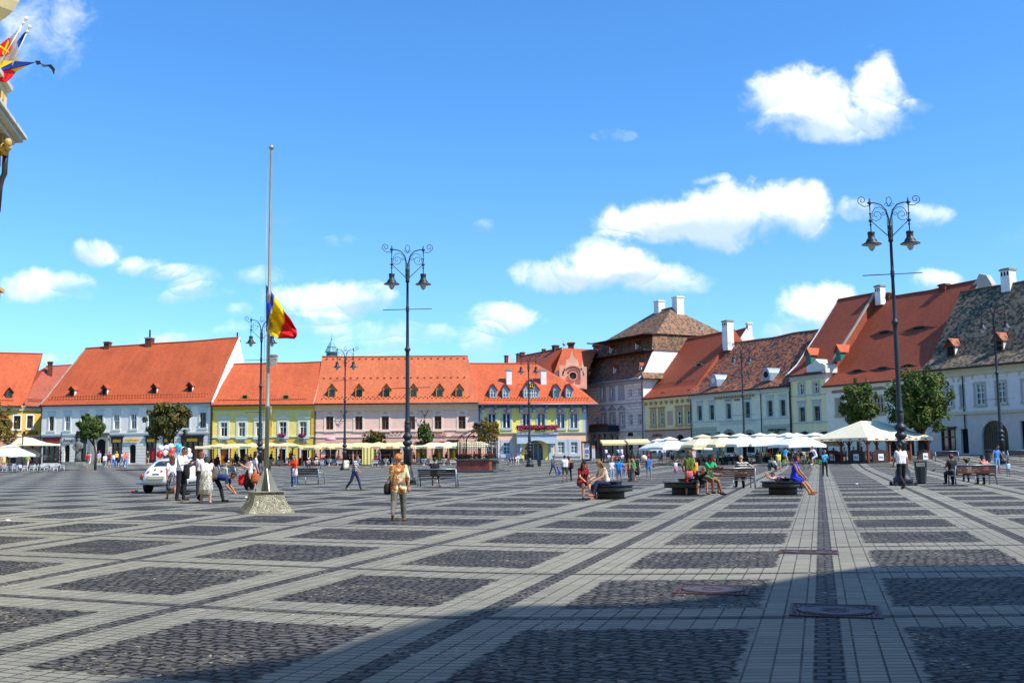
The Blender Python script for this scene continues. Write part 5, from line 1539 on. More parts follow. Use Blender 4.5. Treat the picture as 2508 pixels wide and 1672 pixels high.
 flag('flag', 'blue yellow and red flag streaming with a black mourning ribbon on the hall', (-40, 150), (-70, 138),
  [('blue_stripe', [[(36, 150, 0), (86, 153, .1), (64, 161, .1), (24, 170, .1), (0, 178, .1), (-15, 178, 0), (5, 165, 0)]], BF),
  ('yellow_stripe', [[(-15, 148, .05), (36, 150, 0), (5, 165, 0), (-15, 178, 0)], [(64, 161, .1), (38, 176, .15), (20, 168, .12)]], YF),
  ('red_stripe', [[(24, 170, .1), (38, 176, .15), (30, 188, .1), (14, 202, .1), (-15, 196, .1), (-15, 180, 0)]], RF),
  ('black_ribbon', [[(85, 149, 0), (98, 149, 0), (100, 157, 0), (90, 159, 0)], [(98, 155, 0), (112, 159, .1), (125, 158, .1), (134, 168, .1), (132, 184, .1), (127, 172, .1), (118, 163, .1), (104, 164, 0)]], KF)], None)
def b_behind():
 """tall house behind the photographer on the right whose shadow lies across the foreground"""
 t = empty('town_house', (17, -4, 0)); tag(t, 'tall ochre corner house out of frame on the right, shading the foreground paving', 'building', 'town houses round the square')
 edge = [gp(x, y) for x, y in ((2508, 1407), (2122, 1386), (1920, 1418), (1813, 1440), (1700, 1466), (1493, 1482), (1280, 1481), (1130, 1495), (960, 1537), (746, 1602), (245, 1668))]
 te = math.tan(SUN_EL); pts = []
 for q in edge:
  k = (17 - q.x) / SH.x; pts.append((q.y + SH.y * k + 4, k * te))
 prof = [(pts[0][0], -.5)] + pts + [(pts[-1][0] - 8, pts[-1][1] + 2.5), (-30, pts[-1][1] + 2.5), (-30, -.5)]
 m = MB()
 n = len(prof)
 vs = [(0, y, z) for y, z in prof] + [(14, y, z) for y, z in prof]
 m.add(vs, [tuple(range(n)), tuple(range(2 * n - 1, n - 1, -1))] + [(i, i + n, (i + 1) % n + n, (i + 1) % n) for i in range(n)])
 m.build('wall', plaster('corner_ochre', '#d2b27a'), t)
 r2 = empty('town_house', (0, -16, 0)); tag(r2, 'plain houses added out of frame behind the photographer to screen the sky', 'building', 'town houses round the square')
 q = MB(); q.prism([(-40, -.5), (60, -.5), (60, 15), (50, 19), (-30, 19), (-40, 15)], -10, 4); q.build('wall', plaster('back_row', '#b9a888'), r2)  # unseen block, added to keep sky light off the near paving
 w = MB()
 for k in range(5):
  for j in range(4): w.box(-.08, -.01, 9 - k * 4, 10.4 - k * 4, 2 + j * 3.4, 4.2 + j * 3.4)
 w.build('window', G_DARK, t)
S_WHITE = b_white(); b_far_left(); S_YEL = b_yellow(); S_PINK = b_pink(); S_BANK = b_bank(); S_PAL = b_palace(); ROW = b_row(); b_backrow(); b_townhall(); b_behind()
for s in ROW + [S_PAL]: print('info', [round(v, 2) for v in s.info], s.W)
# ------------------------------------------------------------------ street furniture
M_LAMP = mat('lamp_iron', '#272f36', 0.5, 0.15, 4, metal=0.1)
M_STEEL = mat('bench_steel', '#9aa5ab', 0.4, 0.1, metal=0.5)
M_SLAT = mat('bench_slats', '#5e3320', 0.55, 0.3, 9)
M_SLATD = mat('bench_slats_dark', '#3b2a24', 0.6, 0.25, 9)
M_GRAN = mat('dark_granite', '#23262a', 0.25, 0.3, 20)
M_GRANS = mat('granite_side', '#3c3f40', 0.7, 0.35, 14)
M_BIN = mat('bin_grey', '#2b2f33', 0.5, 0.12)
M_GLOBE, _nt, _b = newmat('lamp_globe')
_b.inputs['Base Color'].default_value = (.62, .68, .68, 1); _b.inputs['Roughness'].default_value = .15; _b.inputs['Transmission Weight'].default_value = .35
M_CREAM = mat('canvas_cream', '#e9dcae', .85, .06)
M_CREAM2 = mat('canvas_sand', '#d9c592', .85, .08)
M_CANW = mat('canvas_white', '#eeece0', .85, .04)
M_WOODR = mat('red_brown_timber', '#7a3a1a', .65, .2)
M_WOODD = mat('dark_timber', '#3c1d12', .65, .25)
M_CHW = mat('white_plastic', '#d8dadb', .5, .05)
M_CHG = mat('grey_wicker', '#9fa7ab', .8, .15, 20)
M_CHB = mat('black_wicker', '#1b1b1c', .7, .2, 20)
M_URN = mat('urn_cement', '#cfcbbf', .85, .12)
M_RED = mat('red_paint', '#c8201c', .5, .08)
M_CUSH = mat('cushion_cream', '#d9cfa8', .9, .08)
def lamp(px, Y, label, yaw=0.0, first=[None]):
 p = gpY(px, Y)
 if first[0] is None:
  t = empty('street_lamp', p, yaw)
  m = MB(); m.vprism([(.46 * math.cos(PI * (k + .5) / 4), .46 * math.sin(PI * (k + .5) / 4)) for k in range(8)], -.05, .1)
  m.lathe([(.4, .1), (.42, .32), (.36, .36), (.3, .42), (.31, .6), (.24, .75), (.2, 1.0)], 16);
  for k in range(4): a = PI / 4 + k * PI / 2; m.box(-.05, .05, -.05, .05, 0, .16, 0, Matrix.Translation((.58 * math.cos(a), .58 * math.sin(a), 0)))
  m.build('base', M_LAMP, t)
  m = MB(); m.lathe([(.2, .95), (.21, 1.75), (.24, 1.8), (.24, 1.88), (.16, 1.95), (.15, 2.0), (.2, 2.06), (.26, 2.14), (.23, 2.24), (.14, 2.3), (.17, 2.36), (.25, 2.45), (.25, 2.55), (.17, 2.63), (.13, 2.68),
      (.16, 2.8), (.17, 3.1), (.14, 3.16), (.18, 3.2), (.15, 3.27), (.12, 3.4), (.105, 4.4), (.1, 6.7), (.1, 7.0), (.15, 7.05), (.17, 7.12), (.11, 7.2), (.085, 7.3), (.07, 9.1), (.085, 9.12), (.09, 9.4), (.07, 9.45), (.062, 10.7), (.11, 10.72), (.1, 10.85),
      (.08, 11.0), (.1, 11.15), (.07, 11.25), (.12, 11.35), (.07, 11.47), (.04, 11.6), (.02, 11.75)], 14)
  m.build('pole', M_LAMP, t)
  for z_, w_ in ((9.22, 1.3), (5.02, 1.2)): m = MB(); m.tube([(-w_, 0, z_), (w_, 0, z_ + .08)], .02, 6); m.build('banner_bar', M_LAMP, t)
  def spiral(c, r0, r1, a0, turns, n=16):
   return [(c[0] + (r0 + (r1 - r0) * k / n) * math.cos(a0 + turns * 2 * PI * k / n), 0, c[1] + (r0 + (r1 - r0) * k / n) * math.sin(a0 + turns * 2 * PI * k / n)) for k in range(n + 1)]
  for sx in (-1, 1):
   m = MB()
   def T(pts, r): m.tube([(sx * a, b, c) for a, b, c in pts], r, 5)
   T([(.03, 0, 11.2), (.05, 0, 11.8), (.14, 0, 12.15), (.35, 0, 12.4), (.6, 0, 12.48), (.95, 0, 12.5)], .03)
   T([(.1, 0, 10.9), (.11, 0, 11.9), (.2, 0, 12.15), (.4, 0, 12.3), (.62, 0, 12.25), (.75, 0, 12.05), (.76, 0, 11.85)], .016)
   T(spiral((.56, 11.93), .3, .05, 0.3, -1.4), .015)
   T(spiral((.26, 12.0), .1, .02, PI, 1.1), .013)
   T([(.85, 0, 12.36), (1.1, 0, 12.34), (1.22, 0, 12.42)] + spiral((1.17, 12.62), .2, .04, -.9, 1.35), .018)
   T(spiral((.1, 12.38), .1, .03, 0, 1.0), .013); T([(.0, 0, 12.3), (.12, 0, 12.52), (.09, 0, 12.7), (0, 0, 12.75)], .016)
   T([(.84, 0, 11.7), (.12, 0, 11.0)], .02)
   m.build('bracket', M_LAMP, t)
   m = MB(); x = sx * .84
   m.lathe([(.025, 11.15), (.025, 11.45), (.06, 11.5), (.025, 11.56), (.03, 11.6), (.1, 11.68), (.03, 11.76), (.03, 11.95), (.06, 12.0), (.02, 12.05), (.03, 12.4), (.09, 12.46), (.05, 12.55), (.02, 12.7)], 8, 0, (x, 0, 0))
   m.lathe([(.43, 10.6), (.42, 10.63), (.24, 10.72), (.25, 10.76), (.2, 10.84), (.14, 10.92), (.15, 11.08), (.17, 11.12), (.15, 11.18), (.02, 11.2)], 16, 0, (x, 0, 0))
   ln = m.build('lantern', M_LAMP, t)
   g = MB(); g.lathe([(.001, 10.3), (.09, 10.36), (.16, 10.5), (.18, 10.66)], 14, 0, (x, 0, 0)); g.build('globe', M_GLOBE, ln)
   g = MB(); g.lathe([(.2, 10.65), (.41, 10.594)], 16, 0, (x, 0, 0)); g.build('reflector', mat('reflector', '#b9b29a', .3, .05, metal=.3), ln)
  first[0] = t
 else:
  t = copy_tree(first[0]); t.location = p; t.rotation_euler = (0, 0, yaw)
 tag(t, label, 'street lamp', 'tall street lamps of the square')
 return t
lamp(998, 54, 'tall black street lamp just behind the walking woman in the patterned blouse', .12)
lamp(2208, 44.6, 'tall black street lamp, nearest one, behind the man in the white polo', -.06)
lamp(636, 82, 'black street lamp half hidden behind the flagpole', .1)
lamp(844, 106, 'far black street lamp in front of the salmon hotel, near the pale tote bag woman', .08)
lamp(1297, 115, 'far black street lamp in front of the bank entrance', .05)
lamp(1824, 107, 'far black street lamp in front of the mint house umbrellas', 0)
lamp(2453, 80, 'black street lamp in front of the blue white house gateway', -.5)
def bench(px, py, yaw, label, slat=M_SLATD, L=1.85, first={}):
 """yaw 0: the sitter faces the camera (-y)"""
 p = gp(px, py)
 key = slat.name
 if key not in first:
  t = empty('bench', p, yaw)
  for sx in (-1, 1):
   m = MB(); x = sx * L / 2
   m.tube([(x, .3, 0), (x, .24, .42), (x, .34, .84)], .035, 6)
   m.tube([(x, .25, .6), (x, .0, .66), (x, -.2, .62), (x, -.27, .45), (x, -.29, 0)], .03, 6)
   m.tube([(x, .24, .4), (x, -.26, .4)], .022, 5)
   m.build('side_frame', M_STEEL, t)
  m = MB(); m.tube([(-L / 2, .36, .85), (L / 2, .36, .85)], .026, 6); m.tube([(-L / 2, .22, .36), (L / 2, .22, .36)], .02, 5)
  m.tube([(0, .24, .36), (0, .22, .0)], .02, 5); m.build('rail', M_STEEL, t)
  m = MB()
  for k in range(4): z = .5 + k * .085; m.box(-L / 2 + .04, L / 2 - .04, .27 + k * .018, .3 + k * .018, z, z + .07)
  m.build('backrest', slat, t)
  m = MB()
  for k in range(5): y = -.24 + k * .095; m.box(-L / 2 + .04, L / 2 - .04, y, y + .08, .41, .44)
  m.build('seat', slat, t)
  first[key] = t
 else:
  t = copy_tree(first[key]); t.location = p; t.rotation_euler = (0, 0, yaw)
 tag(t, label, 'bench', 'benches on the square')
 return t
bench(754, 1184, PI - .45, 'empty dark bench beside the woman in the orange top')
bench(1073, 1192, PI - .12, 'dark bench with one seated man in black, right of the tall lamp')
bench(2383, 1187, PI + .1, 'brown bench seen from behind with three people, right of the litter bin', M_SLAT)
bench(1792, 1196, PI + .1, 'brown bench seen from behind with the bald man in stripes', M_SLAT)
bench(765, 1148, .25, 'far bench with two seated people in white hats')
bench(1264, 1140, .1, 'far bench in front of the bank with a seated couple')
bench(2163, 1129, -.5, 'far bench with a crouched man in front of the cream pavilion')
bench(2320, 1128.5, -.35, 'empty far bench near the dark shop window of the blue white house')
bench(2500, 1128, -.35, 'empty bench cut off by the right picture edge')
bench(578, 1172, PI / 2 + .5, 'empty dark bench seen end on between the stooping man and the phone girl')
bench(545, 1163, PI / 2 + .3, 'bench with the elderly man in a yellow vest')
bench(1509, 1134, .1, 'far bench with a family in front of the palace cafe')
bench(1741, 1135, .2, 'far bench in front of the black cafe chairs, beside the aqua coat woman')
bench(1948, 1129, 0, 'far bench behind the two cyclists')
def round_seat(px, py, r, rb, label, bump=(0.1, .2), Y=None):
 p = gp(px, py); p.y += rb * .9
 t = empty('round_bench', p); tag(t, label, 'stone seat', 'round dark granite seats')
 m = MB(); m.lathe([(rb, -.02), (rb, .27)], 40); m.build('drum', M_GRANS, t)
 m = MB(); m.lathe([(r * .93, .26), (r * .93, .43)], 48, smooth=True); m.build('seat_ring', M_GRANS, t)
 m = MB(); m.lathe([(r * .98, .432), (r, .44), (r, .475), (.001, .476)], 48, smooth=False); m.build('seat_top', M_GRAN, t)
 m = MB(); m.lathe([(.3, .477), (.3, .55), (.34, .552), (.34, .585), (.001, .586)], 28, 0, (bump[0], bump[1], 0), smooth=False); m.build('raised_core', M_GRAN, t)
 return t
RS1 = round_seat(1499, 1222, .8, .47, 'round granite seat with two talking young women')
RS2 = round_seat(1682, 1211.6, .8, .47, 'round granite seat with the green shirted men')
RS3 = round_seat(1926, 1211.5, .78, .5, 'round granite seat with the woman in the blue dress')
def litter_bin(px, py, label, first=[None]):
 p = gp(px, py)
 if first[0] is None:
  t = empty('litter_bin', p)
  m = MB(); m.lathe([(.16, .0), (.2, .05), (.27, .7), (.275, .76), (.25, .76), (.24, .6), (.001, .6)], 8, smooth=False, rot=PI / 8); m.build('bin_body', M_BIN, t)
  m = MB()
  for sx in (-1, 1): m.box(sx * .24 - .02, sx * .24 + .02, -.06, .06, .74, .97)
  m.build('lid_support', M_BIN, t)
  m = MB(); m.lathe([(.3, .97), (.3, 1.0), (.22, 1.03), (.001, 1.035)], 8, smooth=False, rot=PI / 8); m.build('lid', M_BIN, t)
  first[0] = t
 else:
  t = copy_tree(first[0]); t.location = p
 tag(t, label, 'litter bin', 'dark litter bins')
litter_bin(2257, 1184, 'dark grey litter bin right of the man in the white polo')
litter_bin(1321, 1141, 'far litter bin right of the bank entrance lamp')
litter_bin(1861, 1135.5, 'far litter bin right of the lamp by the umbrellas')
litter_bin(655, 1163, 'litter bin half hidden behind the flagpole')
litter_bin(2421, 1131, 'far litter bin behind the father in the blue shirt')
# flagpole
def flagpole():
 p = gp(641, 1257.5)
 c = p + Vector((-.06, .72, 0))
 t = empty('flagpole', c, 0); tag(t, 'tall metal flagpole on a rubble stone plinth, flag at half height', 'flagpole')
 m, nt, b = newmat('rubble_stone')
 co = nt.coord()
 v = nt.n.new('ShaderNodeTexVoronoi'); v.feature = 'DISTANCE_TO_EDGE'; v.inputs['Scale'].default_value = 10.0
 wv = nt.vm('ADD', co, nt.vm('SCALE', nt.noise(co, 5, 2, out=1), sc=.12)); nt.l.new(wv, v.inputs['Vector'])
 v2 = nt.n.new('ShaderNodeTexVoronoi'); v2.inputs['Scale'].default_value = 10.0; nt.l.new(wv, v2.inputs['Vector'])
 n = nt.noise(co, 22, 4, .6)
 sc = nt.mix(nt.sep(v2.outputs['Color'])[0], srgb('#6f6a52'), srgb('#b0aa92'))
 sc = nt.mix(nt.m('MULTIPLY', nt.ss(n, .4, .7), .5), sc, srgb('#57533f'))
 e = nt.ss(v.outputs['Distance'], .02, .13)
 nt.put(b.inputs['Base Color'], nt.mix(e, srgb('#c2bdab'), sc)); b.inputs['Roughness'].default_value = .9
 nt.put(b.inputs['Normal'], nt.bump(nt.m('ADD', e, nt.m('MULTIPLY', n, .3)), 1.0, .05))
 q = MB(); a0 = R(28); N = 8
 rings = []
 for i in range(N + 1):
  f = i / N; h = .57 * f; s_ = .76 - .3 * f - .06 * math.sin(PI * f)
  rings.append([(s_ * x, s_ * y, h) for x, y in ((-1, -1), (1, -1), (1, 1), (-1, 1))])
 vs = [Matrix.Rotation(a0, 3, 'Z') @ Vector((x * .86, y * .86, z)) for r_ in rings for x, y, z in r_]
 fs = [(i * 4 + k, i * 4 + (k + 1) % 4, (i + 1) * 4 + (k + 1) % 4, (i + 1) * 4 + k) for i in range(N) for k in range(4)] + [(N * 4, N * 4 + 1, N * 4 + 2, N * 4 + 3)]
 q.add(vs, fs); q.build('stone_plinth', m, t)
 MP = mat('pole_grey', '#9a9a8e', .4, .1, metal=.35)
 M4 = Matrix.Rotation(a0, 4, 'Z')
 q = MB(); q.box(-.46, .46, -.46, .46, .571, .6, 0, M4)
 for k in range(4):
  Mk = Matrix.Rotation(a0 + k * PI / 2 + PI / 4 * 0, 4, 'Z')
  q.prism([(.05, .6), (.36, .6), (.05, 1.25)], -.012, .012, 0, Mk)
 for sx in (-1, 1):
  for sy in (-1, 1): q.lathe([(.02, .6), (.02, .68), (.035, .68), (.001, .7)], 8, 0, M=M4 @ Matrix.Translation((sx * .4, sy * .4, 0)))
 q.build('base_plate', MP, t)
 q = MB(); q.lathe([(.062, .6), (.06, 2.95), (.072, 2.96), (.072, 3.02), (.055, 3.05), (.05, 6.15), (.062, 6.17), (.062, 6.26), (.045, 6.3), (.036, 10.5), (.04, 10.55), (.075, 10.56), (.075, 10.62), (.04, 10.66), (.001, 10.7)], 18)
 q.build('pole', MP, t)
 q = MB(); q.tube([(-.1, 0, 10.0), (-.11, .0, 6), (-.12, 0, 1.4)], .006, 4); q.tube([(.1, 0, 3.0), (.12, -.02, 2.4)], .012, 5); q.box(-.12, -.08, -.03, .03, 1.3, 1.45); q.build('halyard', MP, t)
 # flag: measured outline on its own plane beside the pole
 cols = [[(651.5, 697), (651.5, 725), (651.5, 754), (651.5, 783), (651.5, 811)], [(671.5, 724), (669.5, 745), (661, 768), (657, 786), (657.5, 818)],
   [(697.5, 764), (698.5, 781), (693, 799), (686, 814), (680.5, 829)], [(722, 800), (727, 808), (727.5, 817), (726, 825), (721, 830)]]
 mid01 = [[((a[0] + b_[0]) / 2 + dx, (a[1] + b_[1]) / 2 + dy) for a, b_ in zip(cols[i], cols[i + 1])] for i, dx, dy in ((0, 0, 0), (1, 1.5, -1.5), (2, 1.5, -1))]
 allc = [cols[0], mid01[0], cols[1], mid01[1], cols[2], mid01[2], cols[3]]
 fl = empty('flag', c); tag(fl, 'blue yellow and red tricolour flag hanging half way up the flagpole', 'flag')
 def grid(ca, cb, nm, mt, off):
  q = MB(); K = 6; J = 16; vs = []
  def samp(cc, t):
   x = t * 4; i = min(3, int(x)); f = x - i
   return cc[i][0] * (1 - f) + cc[i + 1][0] * f, cc[i][1] * (1 - f) + cc[i + 1][1] * f
  for k in range(K + 1):
   s_ = k / K
   for j in range(J + 1):
    t_ = j / J
    tri = [ca, cb]
    seq = allc[ca:cb + 1]; u = s_ * (len(seq) - 1); i = min(len(seq) - 2, int(u)); f = u - i
    a = samp(seq[i], t_); b_ = samp(seq[i + 1], t_)
    x, y = a[0] * (1 - f) + b_[0] * f, a[1] * (1 - f) + b_[1] * f
    g = (ca + s_ * (cb - ca)) / 6
    dep = .16 * math.sin(g * 7 + t_ * 6.5) * min(1, g * 3) + .07 * math.sin(t_ * 15 - g * 9) * min(1, g * 3) - .3 * g
    P = at(x, y, c.y + dep) - c
    vs.append(P)
  fs = [(k * (J + 1) + j, k * (J + 1) + j + 1, (k + 1) * (J + 1) + j + 1, (k + 1) * (J + 1) + j) for k in range(K) for j in range(J)]
  q.add(vs, fs, 0, True)
  o = q.build(nm, mt, fl); sd = o.modifiers.new('thick', 'SOLIDIFY'); sd.thickness = .006
 def cloth(nm, c_):
  m, nt, b = newmat(nm); b.inputs['Base Color'].default_value = (*srgb(c_), 1); b.inputs['Roughness'].default_value = .7
  tr = nt.n.new('ShaderNodeBsdfTranslucent'); tr.inputs[0].default_value = (*srgb(c_), 1)
  mx = nt.n.new('ShaderNodeMixShader'); mx.inputs[0].default_value = .35
  out = nt.n['Material Output']; nt.l.new(b.outputs[0], mx.inputs[1]); nt.l.new(tr.outputs[0], mx.inputs[2]); nt.l.new(mx.outputs[0], out.inputs[0])
  return m
 grid(0, 2, 'blue_stripe', cloth('tricolour_blue', '#1f4fd0'), 0); grid(2, 4, 'yellow_stripe', cloth('tricolour_yellow', '#f7d400'), 0); grid(4, 6, 'red_stripe', cloth('tricolour_red', '#e3121c'), 0)
flagpole()
# manhole covers
def manhole(px, py, w, d, rz, label):
 p = gp(px, py); t = empty('manhole_cover', p, rz); tag(t, label, 'manhole cover', 'cast iron manhole covers')
 I = mat('rusty_iron', '#523a38', .65, .25, 8, metal=.1); L_ = mat('worn_iron', '#4a4650', .6, .25, 8, metal=.1)
 m = MB(); m.box(-w / 2, w / 2, -d / 2, d / 2, -.02, .008); m.box(-w / 2 - .03, w / 2 + .03, -d / 2 - .03, -d / 2 - .003, -.02, .014); m.box(-w / 2 - .03, w / 2 + .03, d / 2 + .003, d / 2 + .03, -.02, .014)
 m.box(-w / 2 - .03, -w / 2 - .003, -d / 2, d / 2, -.02, .013); m.box(w / 2 + .003, w / 2 + .03, -d / 2, d / 2, -.02, .013)
 for i in range(18):
  for j in range(12):
   x = -w / 2 + w * (i + .5) / 18; y = -d / 2 + d * (j + .5) / 12
   if (x / w * 2) ** 2 + (y / d * 2) ** 2 > .96: m.box(x - .008, x + .008, y - .008, y + .008, .008, .014)
 m.build('frame', I, t)
 m = MB(); m.lathe([(w * .46, .009), (w * .46, .015), (w * .44, .016), (w * .36, .014), (.001, .014)], 48, sy=d / w); m.build('lid', L_, t)
 m = MB()
 for k in range(60):
  a = 2 * PI * k / 60; m.box(-.006, .006, -.012, .012, .014, .02, 0, Matrix.Translation((w * .455 * math.cos(a), d * .455 * math.sin(a), 0)))
 # rim lettering ticks and a crest of crossed swords under a crown
 for k in range(30):
  a = PI * (.15 + .7 * k / 29) + (PI if k % 2 else 0)
  m.box(-.014, .014, -.02, .02, .014, .019, 0, Matrix.Translation((w * .39 * math.cos(a), d * .39 * math.sin(a), 0)) @ Matrix.Rotation(a, 4, 'Z'))
 h = w * .17; k_ = d / w
 m.vprism([(-h, .8 * h * k_), (h, .8 * h * k_), (h, -.2 * h * k_), (.6 * h, -.9 * h * k_), (0, -1.25 * h * k_), (-.6 * h, -.9 * h * k_), (-h, -.2 * h * k_)][::-1], .014, .018)
 m.build('crest', I, t)
 m = MB()
 for sg in (-1, 1): m.box(-h * .95, h * .95, -.012, .012, .018, .024, 0, Matrix.Rotation(sg * .6, 4, 'Z'))
 for q in (-.6, -.2, .2, .6): m.vprism([(q * h - .02, .55 * h * k_), (q * h + .02, .55 * h * k_), (q * h, .75 * h * k_)], .018, .023)
 m.build('crossed_swords', L_, t)
manhole(2045, 1496, .8, .76, -.29, 'nearest manhole cover, in the foreground shadow on the long dark band')
manhole(1746, 1444, .78, .74, -.29, 'manhole cover at the shadow edge inside a cobbled panel')
manhole(1980, 1352, .84, .56, -.29, 'flat looking manhole cover in sunlight beyond the other two')
# ------------------------------------------------------------------ foliage
def leafmat(name, a, b_, c=None):
 m, nt, b = newmat(name)
 co = nt.coord(); n = nt.noise(co, 1.6, 3, .6); n2 = nt.noise(co, 9.0, 2, .6)
 f = nt.ss(nt.m('ADD', nt.m('MULTIPLY', n, .55), nt.m('MULTIPLY', n2, .45)), .38, .62)
 cc = nt.mix(f, srgb(a), srgb(b_))
 if c: cc = nt.mix(nt.m('MULTIPLY', nt.ss(nt.noise(co, .9, 2, .6), .5, .7), .8), cc, srgb(c))
 nt.put(b.inputs['Base Color'], cc); b.inputs['Roughness'].default_value = .65
 tr = nt.n.new('ShaderNodeBsdfTranslucent'); nt.put(tr.inputs[0], cc)
 mx = nt.n.new('ShaderNodeMixShader'); mx.inputs[0].default_value = .22
 nt.l.new(b.outputs[0], mx.inputs[1]); nt.l.new(tr.outputs[0], mx.inputs[2]); nt.l.new(mx.outputs[0], nt.n['Material Output'].inputs[0])
 return m
LEAF = leafmat('leaves_green', '#2a4012', '#566c1a', '#7c7a22')
LEAFD = leafmat('leaves_olive', '#2f3a12', '#68661c', '#8a6420')
LEAFY = leafmat('leaves_autumn', '#55531a', '#8a7428', '#8e5420')
LEAFC = leafmat('leaves_conifer', '#22401c', '#3f6126')
BARK = mat('bark', '#4a4034', .9, .3, 8, bump=.5)
def leaves(mb, c, rad, n, size, rng, mi=0, shell=.55):
 """n small leaf faces in an ellipsoid, denser near its surface"""
 for _ in range(n):
  while True:
   v = Vector((rng.uniform(-1, 1), rng.uniform(-1, 1), rng.uniform(-1, 1)))
   if .05 < v.length <= 1: break
  v = v.normalized() * (shell + (1 - shell) * rng.random() ** .6) if rng.random() < .8 else v
  p = Vector((c[0] + v.x * rad[0], c[1] + v.y * rad[1], c[2] + v.z * rad[2]))
  nrm = (v + Vector((rng.gauss(0, .5), rng.gauss(0, .5), rng.gauss(0, .5) + .25))).normalized()
  t = nrm.orthogonal().normalized(); t.rotate(Quaternion(nrm, rng.uniform(0, 6.28))); b = nrm.cross(t)
  s_ = size * rng.uniform(.6, 1.3)
  mb.add([p - t * s_, p + b * s_ * .5, p + t * s_, p - b * s_ * .5], [(0, 1, 2, 3)], mi)
def tree(px, Y, x0, x1, y0, y1, label, leafm, seed, n=2600, size=.2, lobes=20, trunk=.2, name='tree', cone=False, yt=None):
 rng = random.Random(seed)
 p = gpY(px, Y)
 t = empty(name, p); tag(t, label, 'tree', 'street trees')
 k = Y / 2500
 rx = (x1 - x0) / 2 * k; cx = at((x0 + x1) / 2, (y0 + y1) / 2, Y).x - p.x
 zt = at(px, y0, Y).z - p.z; zb = at(px, y1, Y).z - p.z
 cz = (zt + zb) / 2; rz = (zt - zb) / 2
 mb = MB()
 for i in range(lobes):
  if cone:
   h = i / (lobes - 1); w = rx * (1 - h * .85) * .8
   c = (cx + rng.gauss(0, .08), rng.gauss(0, .08), zb + (zt - zb) * (h * .9 + .05)); rr = (w, w, rz / lobes * 2.4)
  else:
   a = rng.uniform(0, 2 * PI); h = rng.uniform(-.75, .8); q = math.sqrt(max(0, 1 - h * h)) * rng.uniform(.4, .86)
   c = (cx + rx * q * math.cos(a), rx * q * math.sin(a), cz + rz * h * .8)
   s_ = rng.uniform(.17, .36); rr = (rx * s_, rx * s_, rz * s_ * .9)
  leaves(mb, c, rr, n // lobes, size, rng, 0, .6)
 if not cone:
  leaves(mb, (cx, 0, cz), (rx * .7, rx * .7, rz * .75), n // 3, size, rng, 0, .2)
  for i in range(lobes * 2):
   a = rng.uniform(0, 2 * PI); h = rng.uniform(-.9, 1); q = math.sqrt(max(0, 1 - h * h))
   leaves(mb, (cx + rx * q * math.cos(a) * .92, rx * q * math.sin(a) * .92, cz + rz * h * .95), (rx * .13, rx * .13, rz * .16), 28, size * .9, rng, 0, .1)
 mb.build('crown', leafm, t)
 m = MB(); m.tube([(0, 0, -.1), (.03, .02, zb * .6), (cx * .5, 0, zb + rz * .4), (cx, 0, cz + rz * .3)], [trunk, trunk * .8, trunk * .6, trunk * .2], 8)
 for i in range(7):
  a = rng.uniform(0, 2 * PI); z0 = zb * rng.uniform(.85, 1.1) + rz * .1
  e = (cx + rx * .65 * math.cos(a), rx * .65 * math.sin(a), cz + rz * rng.uniform(-.4, .6))
  m.tube([(cx * .4, 0, z0), ((cx * .4 + e[0]) / 2, e[1] / 2, (z0 + e[2]) / 2 - .1), e], [trunk * .45, trunk * .3, trunk * .08], 6)
 m.build('trunk', BARK, t)
 return t
tree(234, 122, 186, 252, 1013, 1084, 'slim green tree in front of the pale house portal', LEAF, 1, 2600, .2, 16, .17)
tree(418, 119, 353, 468, 981, 1080, 'olive and brown tinged tree in front of the pale house shop windows', LEAFD, 2, 4600, .22, 18, .22)
tree(-4, 118, -60, 40, 985, 1102, 'yellowing tree cut off by the left picture edge', LEAFY, 3, 4200, .22, 16, .22)
tree(916, 140, 887, 946, 1053, 1098, 'low round yellow green tree behind the canopy under the hotel sign', LEAFD, 4, 2000, .2, 12, .12)
tree(1043, 141, 1023, 1063, 1030, 1092, 'clipped egg shaped green tree behind the canopy, right of the tallest lamp', LEAF, 5, 2600, .18, 12, .12)
tree(1194, 138, 1155, 1224, 1022, 1092, 'loose yellow brown tree behind the ironwork well', LEAFY, 6, 2600, .2, 14, .13)
tree(2103, 104, 2058, 2151, 926, 1052, 'tall olive green tree rising behind the cream pavilion', LEAF, 7, 5200, .19, 20, .22)
tree(2256, 97, 2170, 2334, 895, 1072, 'largest dense olive tree beside the cream pavilion', LEAF, 8, 9500, .21, 28, .34)
def flowers(mb, c, rad, n, size, rng, mis):
 for mi, f in mis: leaves(mb, c, rad, int(n * f), size, rng, mi, .3)
